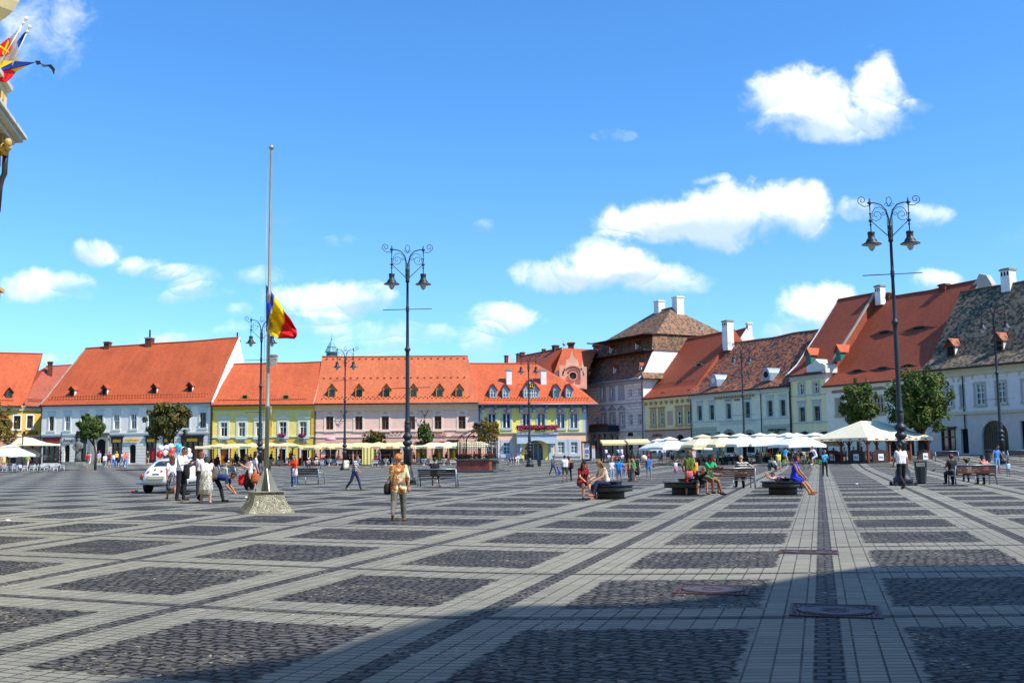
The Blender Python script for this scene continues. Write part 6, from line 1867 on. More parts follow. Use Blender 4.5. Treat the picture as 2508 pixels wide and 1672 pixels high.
# flowers on balconies and sills (they grow in their own troughs)
def bank_flowers():
 rng = random.Random(11); s = S_BANK; x0, x1, zb = s.bal
 mb = MB(); n = 26
 for k in range(n):
  x = x0 + (x1 - x0) * (k + .5) / n; mi = rng.choice([0, 1, 1, 0, 2]) if k % 3 else 1
  leaves(mb, (x, -1.62, zb + .75 + rng.uniform(-.1, .1)), (.45, .3, .42), 70, .1, rng, mi, .4)
 leaves(mb, ((x0 + x1) / 2, -1.62, zb + .7), ((x1 - x0) / 2, .25, .35), 500, .1, rng, 2, .1)
 mb.build('balcony_flowers', [M_FLR, M_FLM, M_FLG], s.root)
 s = S_PAL; x0, x1, zb = s.bal; mb = MB(); leaves(mb, ((x0 + x1) / 2, -2.2, zb + .1), ((x1 - x0) / 2, .3, .25), 700, .12, rng, 0, .1); leaves(mb, ((x0 + x1) / 2, -2.2, zb), ((x1 - x0) / 2, .3, .2), 300, .12, rng, 1, .1)
 mb.build('balcony_flowers', [mat('flower_dark_red', '#8c1f18', .8, .3, 9), M_FLG], s.root)
 s = S_YEL
 for (a, b) in ((703, 792), (900, 988)):
  x0, x1, z0, z1 = s.rect(*zr(Z2, a, b, 1100, 1140)); mb = MB()
  leaves(mb, ((x0 + x1) / 2, -.45, (z0 + z1) / 2), ((x1 - x0) / 2, .3, (z1 - z0) / 2), 260, .1, rng, 0, .3); leaves(mb, ((x0 + x1) / 2, -.45, (z0 + z1) / 2), ((x1 - x0) / 2, .3, (z1 - z0) / 2), 160, .1, rng, 1, .3)
  mb.build('sill_flowers', [M_FLM, M_FLG], s.root)
bank_flowers()
# ------------------------------------------------------------------ well with iron cage
def well():
 p = gp(1168, 1157); c = Vector((p.x, p.y + 2.0, gz(p.x, p.y + 2)))
 k = c.y / 2500
 t = empty('fountain_well', c, R(-14)); tag(t, 'red granite well with a domed wrought iron cage and red flowers', 'well')
 RG = mat('red_granite', '#8e4334', .5, .35, 14); TS = mat('dark_slab', '#5b5d5a', .6, .2); CO = mat('stone_step', '#4c4f50', .8, .25)
 S = 1.42
 m = MB(); m.box(-S, S, -S * 1.05, S * 1.05, .2, 1.02); m.build('well_body', RG, t)
 m = MB(); m.box(-S - .1, S + .1, -S * 1.05 - .1, S * 1.05 + .1, 1.022, 1.14); m.build('coping', TS, t)
 for q in (0, 1):
  m = MB(); e = .85 - .4 * q; m.box(-S - e - .35, S + e, -S - e, S + e, .1 * q - .05, .1 * (q + 1)); m.build('step', CO, t)
 m = MB(); m.box(S + .0, S + .35, -.6, .3, .2, .9); m.box(S - .02, S + .5, -.7, .4, .9, 1.0); m.build('water_spout', TS, t)
 m = MB(); H = 1.15; w = S - .06
 cr = []
 for a in range(8):
  an = a * PI / 4 + PI / 8 * 0
  x = w * max(-1, min(1, 1.35 * math.cos(an))); y = w * max(-1, min(1, 1.35 * math.sin(an)))
  if a % 2: x, y = w * (1 if math.cos(an) > 0 else -1), w * (1 if math.sin(an) > 0 else -1)
  if a % 2 == 0: continue
  pts = [(x, y, H), (x, y, H + 1.5)] + [(x * math.cos(u), y * math.cos(u), H + 1.5 + .75 * math.sin(u)) for u in (0.35, .7, 1.0)] + [(x * .25, y * .25, H + 2.3), (x * .1, y * .1, H + 2.75)]
  m.tube(pts, .04, 6)
 for sx, sy in ((1, 0), (-1, 0), (0, 1), (0, -1)):
  def Q(u, z): return (sx * w + (0 if sx else u), sy * w + (0 if sy else u), z)
  for sg in (-1, 1):
   m.tube([Q(sg * w * .45, H), Q(sg * w * .45, H + 1.4)], .028, 5)
  m.tube([Q(w * .45 * math.cos(PI * q / 10), H + 1.4 + .5 * math.sin(PI * q / 10)) for q in range(11)], .028, 5)
  for q in range(19):
   u = -w + 2 * w * q / 18; m.tube([Q(u, H), Q(u, H + 1.35 + (.0 if abs(u) > w * .45 else .0))], .012, 4, cap=False)
  for z in (.35, .95, 1.12, 1.25): m.tube([Q(-w, H + z), Q(w, H + z)], .018, 4)
  m.tube([Q(0, H + 1.85), (sx * w * .6, sy * w * .6, H + 2.2), (0, 0, H + 2.5)], .02, 5)
 m.lathe([(.28, H + 2.75), (.33, H + 2.8), (.33, H + 2.95), (.2, H + 3.0), (.001, H + 3.0)], 12)
 m.build('iron_cage', M_IRON, t)
 rng = random.Random(4); m = MB()
 for q in range(26):
  a = rng.uniform(-1.2, 1.2)
  for (x, y) in ((a, -1.15), (1.15, a), (-1.15, a)):
   leaves(m, (x, y, H + .15), (.22, .2, .2), 24, .07, rng, 1, .2)
   leaves(m, (x, y, H + .28), (.2, .2, .16), 14 if q % 4 else 2, .06, rng, 0, .2)
 m.build('flowers', [M_FLR, M_FLG], t)
well()
# ------------------------------------------------------------------ terraces
def canopy(px0, px1, Y, yv, yr, texts, label, mt, depth=7.0, n=6, seed=0):
 a = gpY(px0, Y); b = gpY(px1, Y)
 t = empty('cafe_canopy', (a.x, a.y, min(a.z, b.z))); tag(t, label, 'canopy', 'cafe canopies along the houses')
 W = b.x - a.x; base = min(a.z, b.z)
 zv = at((px0 + px1) / 2, yv, Y).z - base; zr_ = at((px0 + px1) / 2, yr, Y + depth * .45).z - base; ze = zv + .38
 m = MB(); N = n * 6
 import math as _m
 top = [];
 for k in range(N + 1):
  x = W * k / N; s_ = .07 * abs(_m.sin(PI * k * n / N)) + .03 * _m.sin(k * 1.7 + seed)
  hx = min(1, min(x, W - x) / 1.6)
  top.append([(x, 0, zv + s_ * .5), (x, 0, ze - s_), (x, depth * .45, ze + (zr_ - ze) * hx - s_ * 1.5), (x, depth, ze)])
 vs = [v for r_ in top for v in r_]
 m.add(vs, [(k * 4 + j, (k + 1) * 4 + j, (k + 1) * 4 + j + 1, k * 4 + j + 1) for k in range(N) for j in range(3)], 0, True)
 m.quad((0, 0, zv), (0, 0, ze), (0, depth, ze), (0, depth, zv)); m.quad((W, 0, zv), (W, depth, zv), (W, depth, ze), (W, 0, ze))
 m.build('canvas', mt, t)
 for (x0, x1, txt, c_) in texts:
  m = MB(); u0 = at(x0, yv, Y).x - a.x; u1 = at(x1, yv, Y).x - a.x
  textmesh(m, txt, u0, u1, zv + .1, zv + .33, -.02, 0, .004, bold=.01); m.build('lettering', c_, t)
 for k in range(n + 1):
  for y in (.15, depth - .3):
   m = MB(); x = .15 + (W - .3) * k / n; m.box(x - .07, x + .07, y - .07, y + .07, -.3, ze - .1); m.build('post', M_WOODR if y < 1 else M_WOODD, t)
 m = MB(); m.box(0, W, 0.3, depth, -.3, .14); m.build('deck', mat('deck_red_brown', '#5b3428', .8, .25), t)
 return t, a, base
HG = mat('letters_beer_green', '#2e8a4a', .6); HR = mat('letters_coffee_red', '#c4553a', .6); HB = mat('letters_pale_blue', '#8a9ab0', .6)
canopy(477, 733, 130, 1098, 1084.5, [(517, 543, 'Heineken', HG), (588, 615, 'Heineken', HG), (660, 684, 'Caffeine', HR), (686, 702, 'Lavazza', HR), (706, 731, 'Heineken', HG)], 'cream canopy in front of the yellow house', M_CREAM2)
canopy(736, 1012, 130, 1099.5, 1083, [(744, 770, 'Heineken', HG), (790, 806, 'Caffe', HR), (822, 838, 'Lavazza', HR), (864, 890, 'Heineken', HG), (910, 932, 'Carlsberg', HR), (946, 962, 'Grill', HR), (980, 1004, 'Heineken', HG)], 'longest cream canopy in front of the salmon hotel', M_CREAM2, seed=2)
canopy(1017, 1214, 130, 1097.5, 1081.5, [(1021, 1047, 'Heineken', HG), (1066, 1087, 'ADMIRAL', HB), (1108, 1120, 'Grill', HG), (1190, 1204, 'Beer', HG)], 'yellowish canopy between the salmon hotel and the ironwork well', M_CREAM, seed=4, n=5)
def planter_trough(px, py, fm, label, s=1.0):
 p = gp(px, py) if py else None
 t = empty('flower_trough', p); tag(t, label, 'planter', 'cement flower troughs and urns on the kerb')
 m = MB(); m.box(-.42, .42, -.16, .16, .3, .62); m.box(-.46, .46, -.2, .2, .62, .68)
 for sx in (-1, 1): m.box(sx * .33 - .05, sx * .33 + .05, -.12, .12, -.05, .3)
 m.build('trough', M_URN, t); m = MB(); rng = random.Random(int(px)); leaves(m, (0, 0, .76), (.42, .2, .16), 60, .07, rng, 1, .2); leaves(m, (0, 0, .82), (.42, .2, .14), 60, .06, rng, 0, .2); m.build('flowers', [fm, M_FLG], t)
def urn(px, py, fm, label):
 p = gp(px, py); t = empty('urn', p); tag(t, label, 'planter', 'cement flower troughs and urns on the kerb')
 m = MB(); m.box(-.14, .14, -.14, .14, -.05, .06); m.lathe([(.1, .06), (.07, .2), (.09, .3), (.2, .42), (.3, .6), (.34, .74), (.38, .76), (.36, .8), (.001, .78)], 14); m.build('bowl', M_URN, t)
 m = MB(); rng = random.Random(int(px)); leaves(m, (0, 0, .88), (.28, .28, .16), 50, .07, rng, 1, .2); leaves(m, (0, 0, .96), (.2, .2, .12), 30, .06, rng, 0, .2); m.build('flowers', [fm, M_FLG], t)
Y_ = mat('flower_yellow', '#d8b81c', .8, .2, 9); PKF = mat('flower_pink', '#e04a90', .8, .2, 9)
for k, (px, py, f, lab) in enumerate(((531, 1138, PKF, 'pink'), (576, 1138, M_FLG, 'green'), (597, 1139, M_FLR, 'red, sunlit'), (686, 1140, M_FLR, 'orange red'), (784, 1140, M_FLR, 'red, behind the hatted pair'), (834, 1140, M_FLR, 'sparse red, left of the far lamp'), (919, 1140, M_FLR, 'small red, beside the man in blue'), (1062, 1139.5, Y_, 'yellow'), (1111, 1139, Y_, 'pale yellow, by the well'))):
 planter_trough(px, py, f, 'long cement trough with %s flowers on the terrace kerb' % lab)
for k, (px, py, f, lab) in enumerate(((555, 1139, M_FLR, 'the elderly man'), (663, 1140, M_FLG, 'the flagpole'), (711, 1140, M_FLG, 'the woman in orange'), (806, 1140, M_FLR, 'the wicker chairs left of the lamp'), (877, 1140, M_FLR, 'the red haired walker'), (945, 1140, M_FLR, 'the yellow drape on its left'), (1038, 1139.5, M_FLG, 'the egg shaped tree'), (1087, 1139.5, M_FLG, 'the yellow flower trough'))):
 urn(px, py, f, 'round cement urn on the terrace kerb near ' + lab)
def chair_mesh(kind):
 m = MB()
 if kind == 'tub':
  m.box(-.3, .3, -.28, .28, .0, .42); m.box(-.3, .3, .2, .3, .42, .82); m.box(-.3, -.22, -.28, .2, .42, .62); m.box(.22, .3, -.28, .2, .42, .62)
 else:
  for sx in (-1, 1):
   for sy in (-1, 1): m.tube([(sx * .22, sy * .22, 0), (sx * .2, sy * .2, .43)], .02, 5)
  m.box(-.23, .23, -.23, .23, .43, .47)
  m.tube([(-.21, .22, .46), (-.21, .28, .85), (.21, .28, .85), (.21, .22, .46)], .022, 5)
  for k in range(3): m.box(-.2, .2, .235 + k * .018, .255 + k * .018, .55 + k * .1, .62 + k * .1)
  for sx in (-1, 1): m.tube([(sx * .23, .25, .66), (sx * .24, -.18, .66), (sx * .22, -.2, .45)], .018, 5)
 return m
_ch = {}
def chair(loc, yaw, kind, mt, label, group):
 key = (kind, mt.name)
 if key not in _ch:
  o = chair_mesh(kind).build('chair', mt); _ch[key] = o
 else:
  o = _ch[key].copy(); col.objects.link(o)
 o.location = loc; o.rotation_euler = (0, 0, yaw)
 tag(o, label, 'chair', group)
 return o
_tb = {}
def table(loc, mt, label, group, cloth=None, h=.74, w=.8):
 if mt.name not in _tb:
  t = empty('cafe_table', loc); m = MB(); m.box(-w / 2, w / 2, -w / 2, w / 2, h - .03, h); m.build('tabletop', mt, t)
  m = MB(); m.lathe([(.25, 0), (.25, .03), (.04, .05), (.04, h - .03)], 10); m.build('leg', M_IRON, t); _tb[mt.name] = t
 else:
  t = copy_tree(_tb[mt.name]); t.location = loc
 tag(t, label, 'table', group)
rngc = random.Random(21)
LM = [(500, 'the leftmost canopy post'), (550, 'the elderly man'), (580, 'the end on bench'), (612, 'the phone girl'), (642, 'the flagpole'), (668, 'the standing pair'), (690, 'the orange red flower trough'), (720, 'the woman in orange'), (765, 'the hatted pair'), (808, 'the pink parasol'), (844, 'the far lamp'), (868, 'the striped walking woman'), (903, 'the yellow curtain'), (930, 'the man in blue'), (973, 'the older walking woman'), (1003, 'the tall lamp'),
 (1043, 'the egg shaped tree'), (1062, 'the yellow flower trough'), (1087, 'the last urn'), (1120, 'the well'), (1487, 'the blue shorts man'), (1515, 'the family bench'), (1548, 'the potted conifer'), (1563, 'the teal shirt walker'), (1590, 'the red cap man'), (1612, 'the aqua shorts'), (1645, 'the violet shirt'), (1664, 'the tall conifer'), (1688, 'the green tank top'), (1714, 'the menu stand'), (1738, 'the green t-shirt man'),
 (1760, 'the aqua jacket woman'), (1790, 'the brown bench'), (1824, 'the far lamp'), (1861, 'the litter bin'), (1881, 'the red backpack'), (1908, 'the yellow t-shirt man'), (1942, 'the child in white'), (1990, 'the riding cyclist'), (2021, 'the man with black trousers'), (2052, 'the second pavilion post'), (2088, 'the middle menu board'), (2113, 'the man in pale jeans'), (2150, 'the hunched man'), (2185, 'the far pavilion bench'),
 (10, 'the grey top woman'), (30, 'the big white parasol pole'), (54, 'the flowered tent post'), (66, 'the green backpack man'), (88, 'the small parasol'), (109, 'the flower urn'), (128, 'the red awning shop'), (148, 'the right tent post')]
_used = {}
def where(px, key=''):
 x, nm = min(LM, key=lambda q: abs(q[0] - px)); d = px - x
 s = ('behind ' if abs(d) < 4 else 'just left of ' if d < 0 else 'just right of ') + nm
 n = _used[key + s] = _used.get(key + s, 0) + 1
 return s + ('', ', farther back', ', back row', ', very back')[min(3, n - 1)]
def gl(x, y): return Vector((x, y, gz(x, y)))
# rows of seats under the long canopies
for k in range(30):
 px = 496 + k * 17.2
 for r_, Y in enumerate((132.5, 135)):
  if r_ == 1 and k % 2: continue
  p = gpY(px + rngc.uniform(-3, 3), Y); p.z += .14
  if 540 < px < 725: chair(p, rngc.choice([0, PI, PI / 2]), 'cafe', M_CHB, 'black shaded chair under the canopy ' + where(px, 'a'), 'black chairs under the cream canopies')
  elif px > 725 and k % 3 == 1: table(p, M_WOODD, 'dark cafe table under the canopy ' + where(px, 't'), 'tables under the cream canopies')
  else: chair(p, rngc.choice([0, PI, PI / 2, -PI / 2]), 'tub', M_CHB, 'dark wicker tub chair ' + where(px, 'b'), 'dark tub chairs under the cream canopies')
for px, yw, lab in ((793, PI / 2, 'grey wicker tub chair at the canopy edge, left of the far lamp'), (818, -PI / 2, 'grey wicker tub chair just left of the far lamp'), (887, -PI / 2, 'grey wicker tub chair behind the red haired walker'), (965, PI / 2, 'grey wicker tub chair beside the walking woman in the patterned blouse'), (1024, PI / 2, 'grey wicker tub chair right of the tall lamp'), (1048, -PI / 2, 'grey wicker tub chair under the egg shaped tree')):
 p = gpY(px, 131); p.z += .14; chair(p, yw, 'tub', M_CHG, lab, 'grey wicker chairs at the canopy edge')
# pale drape
m = MB(); p = gpY(903, 130)
for k in range(14): m.add([(k * .11, .06 * math.sin(k * 1.6), .1), ((k + 1) * .11, .06 * math.sin((k + 1) * 1.6), .1), ((k + 1) * .11, .03 * math.sin((k + 1) * 1.6), 2.15), (k * .11, .03 * math.sin(k * 1.6), 2.15)], [(0, 1, 2, 3)], 0, True)
o = m.build('terrace_curtain', mat('curtain_yellow', '#e3d27c', .85, .08)); o.location = (p.x - .8, p.y - .15, p.z); tag(o, 'pale yellow curtain hanging at the front of the hotel canopy', 'curtain')
pk = empty('parasol', gpY(809, 140)); tag(pk, 'pink parasol top behind the hotel canopy', 'parasol')
m = MB(); m.lathe([(.75, 3.1), (.7, 3.35), (.45, 3.6), (.001, 3.7)], 12); m.build('parasol_canopy', mat('parasol_pink', '#e69aa8', .8, .05), pk); m = MB(); m.tube([(0, 0, 0), (0, 0, 3.7)], .03, 6); m.build('pole', M_CHW, pk)
def umbrella(px, Y, ytop, label, s=1.95, mt=M_CANW, rot=0.3, first={}):
 p = gpY(px, Y); H = at(px, ytop, Y).z - p.z
 t = empty('cafe_umbrella', p, rot); tag(t, label, 'umbrella', 'white square cafe umbrellas')
 m = MB(); zv = H - 1.15
 c8 = []
 for k in range(8):
  a = k * PI / 4; x = s * max(-1, min(1, 1.5 * math.cos(a))); y = s * max(-1, min(1, 1.5 * math.sin(a)))
  c8.append((x, y, zv + (.0 if k % 2 else .06)))
 top = (0, 0, H - .22)
 vs = c8 + [(x * .35, y * .35, H - .28 - .1) for x, y, z in c8] + [(x, y, z - .26) for x, y, z in c8]
 fs = [(k, (k + 1) % 8, 8 + (k + 1) % 8, 8 + k) for k in range(8)] + [(16 + k, 16 + (k + 1) % 8, (k + 1) % 8, k) for k in range(8)]
 m.add(vs, fs, 0)
 vs = [(x * .42, y * .42, H - .3) for x, y, z in c8] + [(0, 0, H)]
 m.add(vs, [(k, (k + 1) % 8, 8) for k in range(8)], 0)
 m.build('umbrella_canopy', mt, t)
 m = MB(); m.tube([(0, 0, 0), (0, 0, H - .1)], .04, 8); m.box(-.35, .35, -.35, .35, 0, .1)
 for k in range(8): m.tube([(0, 0, H - .8), (c8[k][0] * .5, c8[k][1] * .5, H - .72)], .015, 4)
 m.build('pole', mat('umbrella_pole', '#c9c3b0', .5, .05), t)
 return t
UM = ((1613, 118, 1073, 'leftmost white umbrella, below the red script sign'), (1640, 110, 1069, 'second white umbrella from the left, near the red script sign'), (1689, 112, 1070, 'white umbrella left of the green letters'),
 (1722, 108, 1063, 'cream topped umbrella under the green letters'), (1769, 107, 1061.5, 'cream topped umbrella under the first mint arch'), (1813, 106, 1060.5, 'white umbrella just left of the far lamp'), (1862, 106, 1059.5, 'white umbrella just right of the far lamp'),
 (1892, 112, 1060.5, 'white umbrella under the gallery lettering'), (1931, 108, 1058.5, 'white umbrella between gallery lettering and dark arch'), (1952, 97, 1059.5, 'nearest white umbrella left of the dark arch'), (1997, 101, 1058.5, 'white umbrella touching the cream pavilion, partly shaded'))
for k, (px, Y, yt, lab) in enumerate(UM): umbrella(px, Y, yt, lab, 1.75 if k < 3 else 1.95, M_CREAM if k in (3, 4) else M_CANW, .25 + .1 * (k % 3))
def pavilion():
 r = Vector((.45, -.893, 0)); q = Vector((.893, .45, 0))
 C = gpY(2125.6, 93); Lr, Lq = 6.6, 8.0
 t = empty('pavilion', C, math.atan2(q.y, q.x)); tag(t, 'large cream tent pavilion with timber posts beside the trees', 'pavilion')
 # local x along q (to the right), local y away from the camera (-r)
 ze = at(2125, 1071, 93).z - C.z; zr_ = at(2125, 1030, 97).z - C.z; o = .35
 m = MB(); a, b, c, d = (-o, -o, ze), (Lq, -o, ze), (Lq, Lr, ze), (-o, Lr, ze); e = (2.6, Lr / 2, zr_); f = (Lq - 3.1, Lr / 2, zr_)
 m.add([a, b, c, d, e, f], [(0, 1, 5, 4), (1, 2, 5), (2, 3, 4, 5), (3, 0, 4)])
 for u, v in ((a, b), (b, c), (c, d), (d, a)): m.quad((u[0], u[1], ze - .28), (v[0], v[1], ze - .28), v, u)
 m.build('canvas', mat('pavilion_canvas', '#e2d8b6', .8, .05), t)
 m = MB()
 for k in range(7): x = .6 + k * 1.25; m.box(x, x + .35, -o - .012, -o - .002, ze - .2, ze - .1)
 for k in range(5): y = .4 + k * 1.2; m.box(-o - .012, -o - .002, y, y + .35, ze - .2, ze - .1)
 m.build('valance_print', mat('print_brown_red', '#9a3b30', .7), t)
 for (x, y) in [(0, 0), (0, Lr / 2), (0, Lr - .3), (Lq / 3, 0), (Lq * 2 / 3, 0), (Lq - .3, 0), (Lq - .3, Lr - .3), (Lq / 2, Lr - .3)]:
  m = MB(); m.box(x - .09, x + .09, y - .09, y + .09, -.3, ze - .05)
  for dx, dy in ((1, 0), (-1, 0), (0, 1)): m.tube([(x, y, ze - .8), (x + dx * .55, y + dy * .55, ze - .15)], .055, 4, smooth=False)
  m.build('post', M_WOODR, t)
 m = MB(); m.box(-.1, Lq, -.1, Lr, -.3, .12); m.build('deck', M_WOODD, t)
 # low timber screens with white menu boards
 for k, (x, y, rz_) in enumerate(((0, 1.4, 1), (0, 4.4, 1), (1.5, 0, 0), (4.3, 0, 0), (7.2, 0, 0))):
  Mx = Matrix.Translation((x, y, 0)) @ Matrix.Rotation(PI / 2 * rz_ * -1, 4, 'Z') if rz_ else Matrix.Translation((x, y, 0))
  m = MB(); m.box(-1.0, 1.0, -.04, .04, .12, 1.0, 0, Mx); m.prism([(-1.0, 1.0), (1.0, 1.0), (.5, 1.18), (0, 1.24), (-.5, 1.18)], -.04, .04, 0, Mx)
  sc_ = m.build('terrace_screen', M_WOODD, t)
  m = MB(); m.box(-.33, .33, -.08, -.045, .25, .85, 0, Mx); textmesh(m, 'Menu', -.25, .25, .45, .65, -.09, 1, .004, .3, M=Mx); m.build('menu_board', [M_CHW, M_LAMP], sc_)
pavilion()
def flat_awning(px0, px1, Y, y0, y1, label):
 a = gpY(px0, Y); b = gpY(px1, Y); W = b.x - a.x; zt = at(px0, y0, Y).z - a.z; zb = at(px0, y1, Y).z - a.z
 t = empty('cafe_awning', a); tag(t, label, 'awning', 'cafe awnings by the palace')
 m = MB(); m.quad((0, 0, zb), (W, 0, zb), (W, 0, zt), (0, 0, zt)); m.quad((0, 0, zt), (W, 0, zt), (W, 3.6, zt + .5), (0, 3.6, zt + .5)); m.quad((0, 0, zb), (0, 0, zt), (0, 3.6, zt + .5), (0, 3.6, zt + .2)); m.build('canvas', M_CREAM2, t)
 for x in (.1, W - .1):
  for y in (.1, 3.5): m = MB(); m.box(x - .09, x + .09, y - .09, y + .09, -.3, zt); m.build('post', M_WOODD, t)
 m = MB(); m.box(0, W, 0, 3.6, -.3, .1); m.build('deck', M_WOODD, t)
flat_awning(1476, 1538, 128, 1086, 1090.5, 'flat sand coloured awning in front of the palace columns')
flat_awning(1539, 1596, 127, 1084, 1088.5, 'flat cream awning right of the palace columns, beside the white umbrellas')
# seats, boxes and greenery of the right hand terraces
for k in range(34):
 px = 1622 + k * 10.6; Y = 112 + 4 * math.sin(k * 1.7)
 p = gpY(px, Y)
 if k % 3 == 1: table(p, M_CUSH, 'cream topped table under the umbrellas ' + where(px, 'c'), 'tables under the white umbrellas')
 else: chair(p, rngc.uniform(0, 6), 'cafe', M_CHB if k < 22 else M_CUSH, ('black' if k < 22 else 'cream') + ' chair under the umbrellas ' + where(px, 'd'), 'black terrace chairs' if k < 22 else 'cream terrace chairs')
for k in range(9):
 p = gpY(1705 + k * 13.5, 104.5)
 chair(p, .2, 'tub', M_CHB, 'black wicker front row chair ' + where(1705 + k * 13.5, 'e'), 'black wicker front row chairs')
for k in range(7):
 p = gpY(1482 + k * 15, 131); chair(p, rngc.uniform(0, 6), 'cafe', M_CHB, 'dark chair under the palace awning ' + where(1482 + k * 15, 'f'), 'dark chairs by the palace')
for k in range(10):
 p = gpY(2018 + k * 15, 96 + (k % 2) * 2.2); p.z += .12; chair(p, rngc.uniform(0, 6), 'cafe', M_WOODD, 'timber chair in the pavilion ' + where(2018 + k * 15, 'g'), 'timber chairs in the pavilion')
def box_planter(px, py, w, h, label, kind='flower', seed=1):
 p = gp(px, py); t = empty('wooden_planter', p); tag(t, label, 'planter', 'wooden terrace planters')
 m = MB(); m.box(-w / 2, w / 2, -.2, .2, 0, .45)
 for k in range(3): m.box(-w / 2 - .01, w / 2 + .01, -.215, -.2, .04 + k * .14, .15 + k * .14)
 m.build('planter_box', M_WOODB if kind != 'red' else M_WOODR, t)
 rng = random.Random(seed); m = MB()
 if kind == 'cone':
  for k in range(8): f = k / 7; leaves(m, (0, 0, .5 + f * (h - .6)), (w * .42 * (1 - f * .8), w * .42 * (1 - f * .8), h * .14), 90, .07, rng, 0, .4)
  m.build('conifer', LEAFC, t)
 else:
  leaves(m, (0, 0, .6), (w / 2, .3, h * .4), 240, .08, rng, 0, .2); leaves(m, (0, 0, .7), (w / 2, .3, h * .35), 60, .07, rng, 1, .3); m.build('plants', [M_FLG, M_FLR], t)
box_planter(1548, 1124, .9, 1.5, 'bushy conifer in a pot between the palace awnings', 'cone', 1)
box_planter(1664, 1124, 1.0, 2.4, 'pointed conifer in a wooden planter behind the green tank top', 'cone', 2)
box_planter(1764, 1124, .9, 2.3, 'pointed conifer in a planter behind the aqua coat woman', 'cone', 3)
box_planter(1640, 1121, 1.3, .8, 'low wooden planter with mixed flowers under the second umbrella', 'flower', 4)
for k, px in enumerate((1868, 1884, 1902, 1918, 1934, 1995)):
 box_planter(px, 1128 - (k == 5) * 1, 1.5, 1.3, 'planter with dark red and green shrubs, %s' % ['right of the far lamp', 'behind the litter bin', 'behind the red backpack man', 'behind the yellow shirt man', 'behind the first cyclist', 'beside the pavilion'][k], 'red', 10 + k)
m = MB(); p = gp(1700, 1123); m.prism([(-.25, 0), (.25, 0), (.3, 1.1), (-.3, 1.1)], -.04, .04); m.prism([(-.2, .2), (.2, .2), (.24, 1.0), (-.24, 1.0)], -.06, -.042, 1); o = m.build('menu_stand', [mat('sign_orange', '#d8742a', .6), M_CHW]); o.location = p; tag(o, 'orange framed menu stand beside the black chairs', 'sign')
# advertising column and info board by the palace
p = gp(1436, 1128); t = empty('poster_column', p); tag(t, 'dark framed illuminated poster column at the bank corner', 'advertising column')
k_ = p.y / 2500
m = MB(); m.box(-10 * k_, 10 * k_, -.5, .5, 0, .25); m.box(-11 * k_, 12 * k_, -.6, .6, 43 * k_, 47 * k_); m.box(-11 * k_, -9.2 * k_, -.4, .4, .25, 43 * k_); m.box(8.5 * k_, 10.5 * k_, -.4, .4, .25, 43 * k_); m.build('frame', M_IRON, t)
m = MB(); m.box(-5 * k_, 8 * k_, -.35, .35, .25, 43 * k_); m.box(-3 * k_, 6 * k_, -.37, -.351, 18 * k_, 27 * k_, 1); m.box(-3 * k_, 4 * k_, -.37, -.351, 9 * k_, 15 * k_, 2); m.build('poster', [M_CHW, mat('poster_violet', '#7f6fb8', .6), mat('poster_green', '#6d8a6a', .6)], t)
p = gp(1454, 1127); t = empty('info_board', p); tag(t, 'white information board with an orange top strip beside the poster column', 'sign')
m = MB(); m.box(-.22, .22, -.04, .04, .3, 2.0); m.box(-.2, -.14, -.04, .04, 0, .3); m.box(.14, .2, -.04, .04, 0, .3); m.box(-.22, .22, -.05, -.041, 1.62, 1.98, 1); m.build('panel', [M_CHW, mat('sign_orange', '#d8742a', .6)], t)
# left cafe: cream tensile tent, white parasols, white chairs
def left_tent():
 p0 = gpY(28, 124); t = empty('cafe_tent', p0); tag(t, 'cream tensile cafe tent with curved ridge at the far left', 'tent')
 Y0 = 124
 pts = []
 top = [(22, 1089), (34, 1080), (48, 1071), (62, 1069.5), (80, 1072), (96, 1078), (115, 1083.5), (135, 1086), (149, 1086.5)]
 m = MB(); vs = []
 for (x, y) in top:
  a = at(x, 1090.5, Y0) - p0; b = at(x, y, Y0 + 2.5) - p0; c = at(x, 1089, Y0 + 6) - p0
  a2 = Vector(a); a2.z -= .0
  vs += [a, (a + b) * .5 + Vector((0, 0, -.05)), b, c]
 m.add(vs, [(k * 4 + j, (k + 1) * 4 + j, (k + 1) * 4 + j + 1, k * 4 + j + 1) for k in range(len(top) - 1) for j in range(3)], 0, True)
 o = m.build('canvas', M_CREAM, t); sd = o.modifiers.new('t', 'SOLIDIFY'); sd.thickness = .03
 for px in (54, 148, 100):
  q = gpY(px, Y0 + .2) - p0; m = MB(); m.tube([q, (q.x, q.y, at(px, 1058 if px != 100 else 1090, Y0).z - p0.z)], .07, 6)
  rng = random.Random(px)
  if px != 100: leaves(m, (q.x, q.y, 1.6), (.18, .18, 1.4), 160, .08, rng, 1, .3); leaves(m, (q.x, q.y, 1.4), (.22, .22, 1.3), 50, .07, rng, 2, .3)
  m.build('post', [M_IRON, M_FLG, PKF], t)
left_tent()
for k, (px, Y, yt, s_, lab) in enumerate(((24, 117, 1088, 2.2, 'wide low white parasol at the far left cafe'), (64, 126, 1091, 1.6, 'small white parasol behind the backpack man'))):
 u = umbrella(px, Y, yt, lab, s_, M_CANW, .2)
random.seed(5)
for k in range(18):
 px = 14 + k * 8.2; p = gpY(px, 114 + (k * 7 % 5) * 1.6)
 if k % 3 == 1: table(p, M_CHW, 'white cafe table ' + where(px, 'h'), 'white tables of the far left cafe')
 else: chair(p, rngc.uniform(0, 6), 'cafe', M_CHW, 'white metal chair ' + where(px, 'i'), 'white chairs of the far left cafe')
urn(109, 1136.5, M_FLR, 'pale urn with red flowers in front of the far left cafe'); urn(153, 1134.5, M_FLR, 'pale urn with green and red flowers beside the statue plinth')
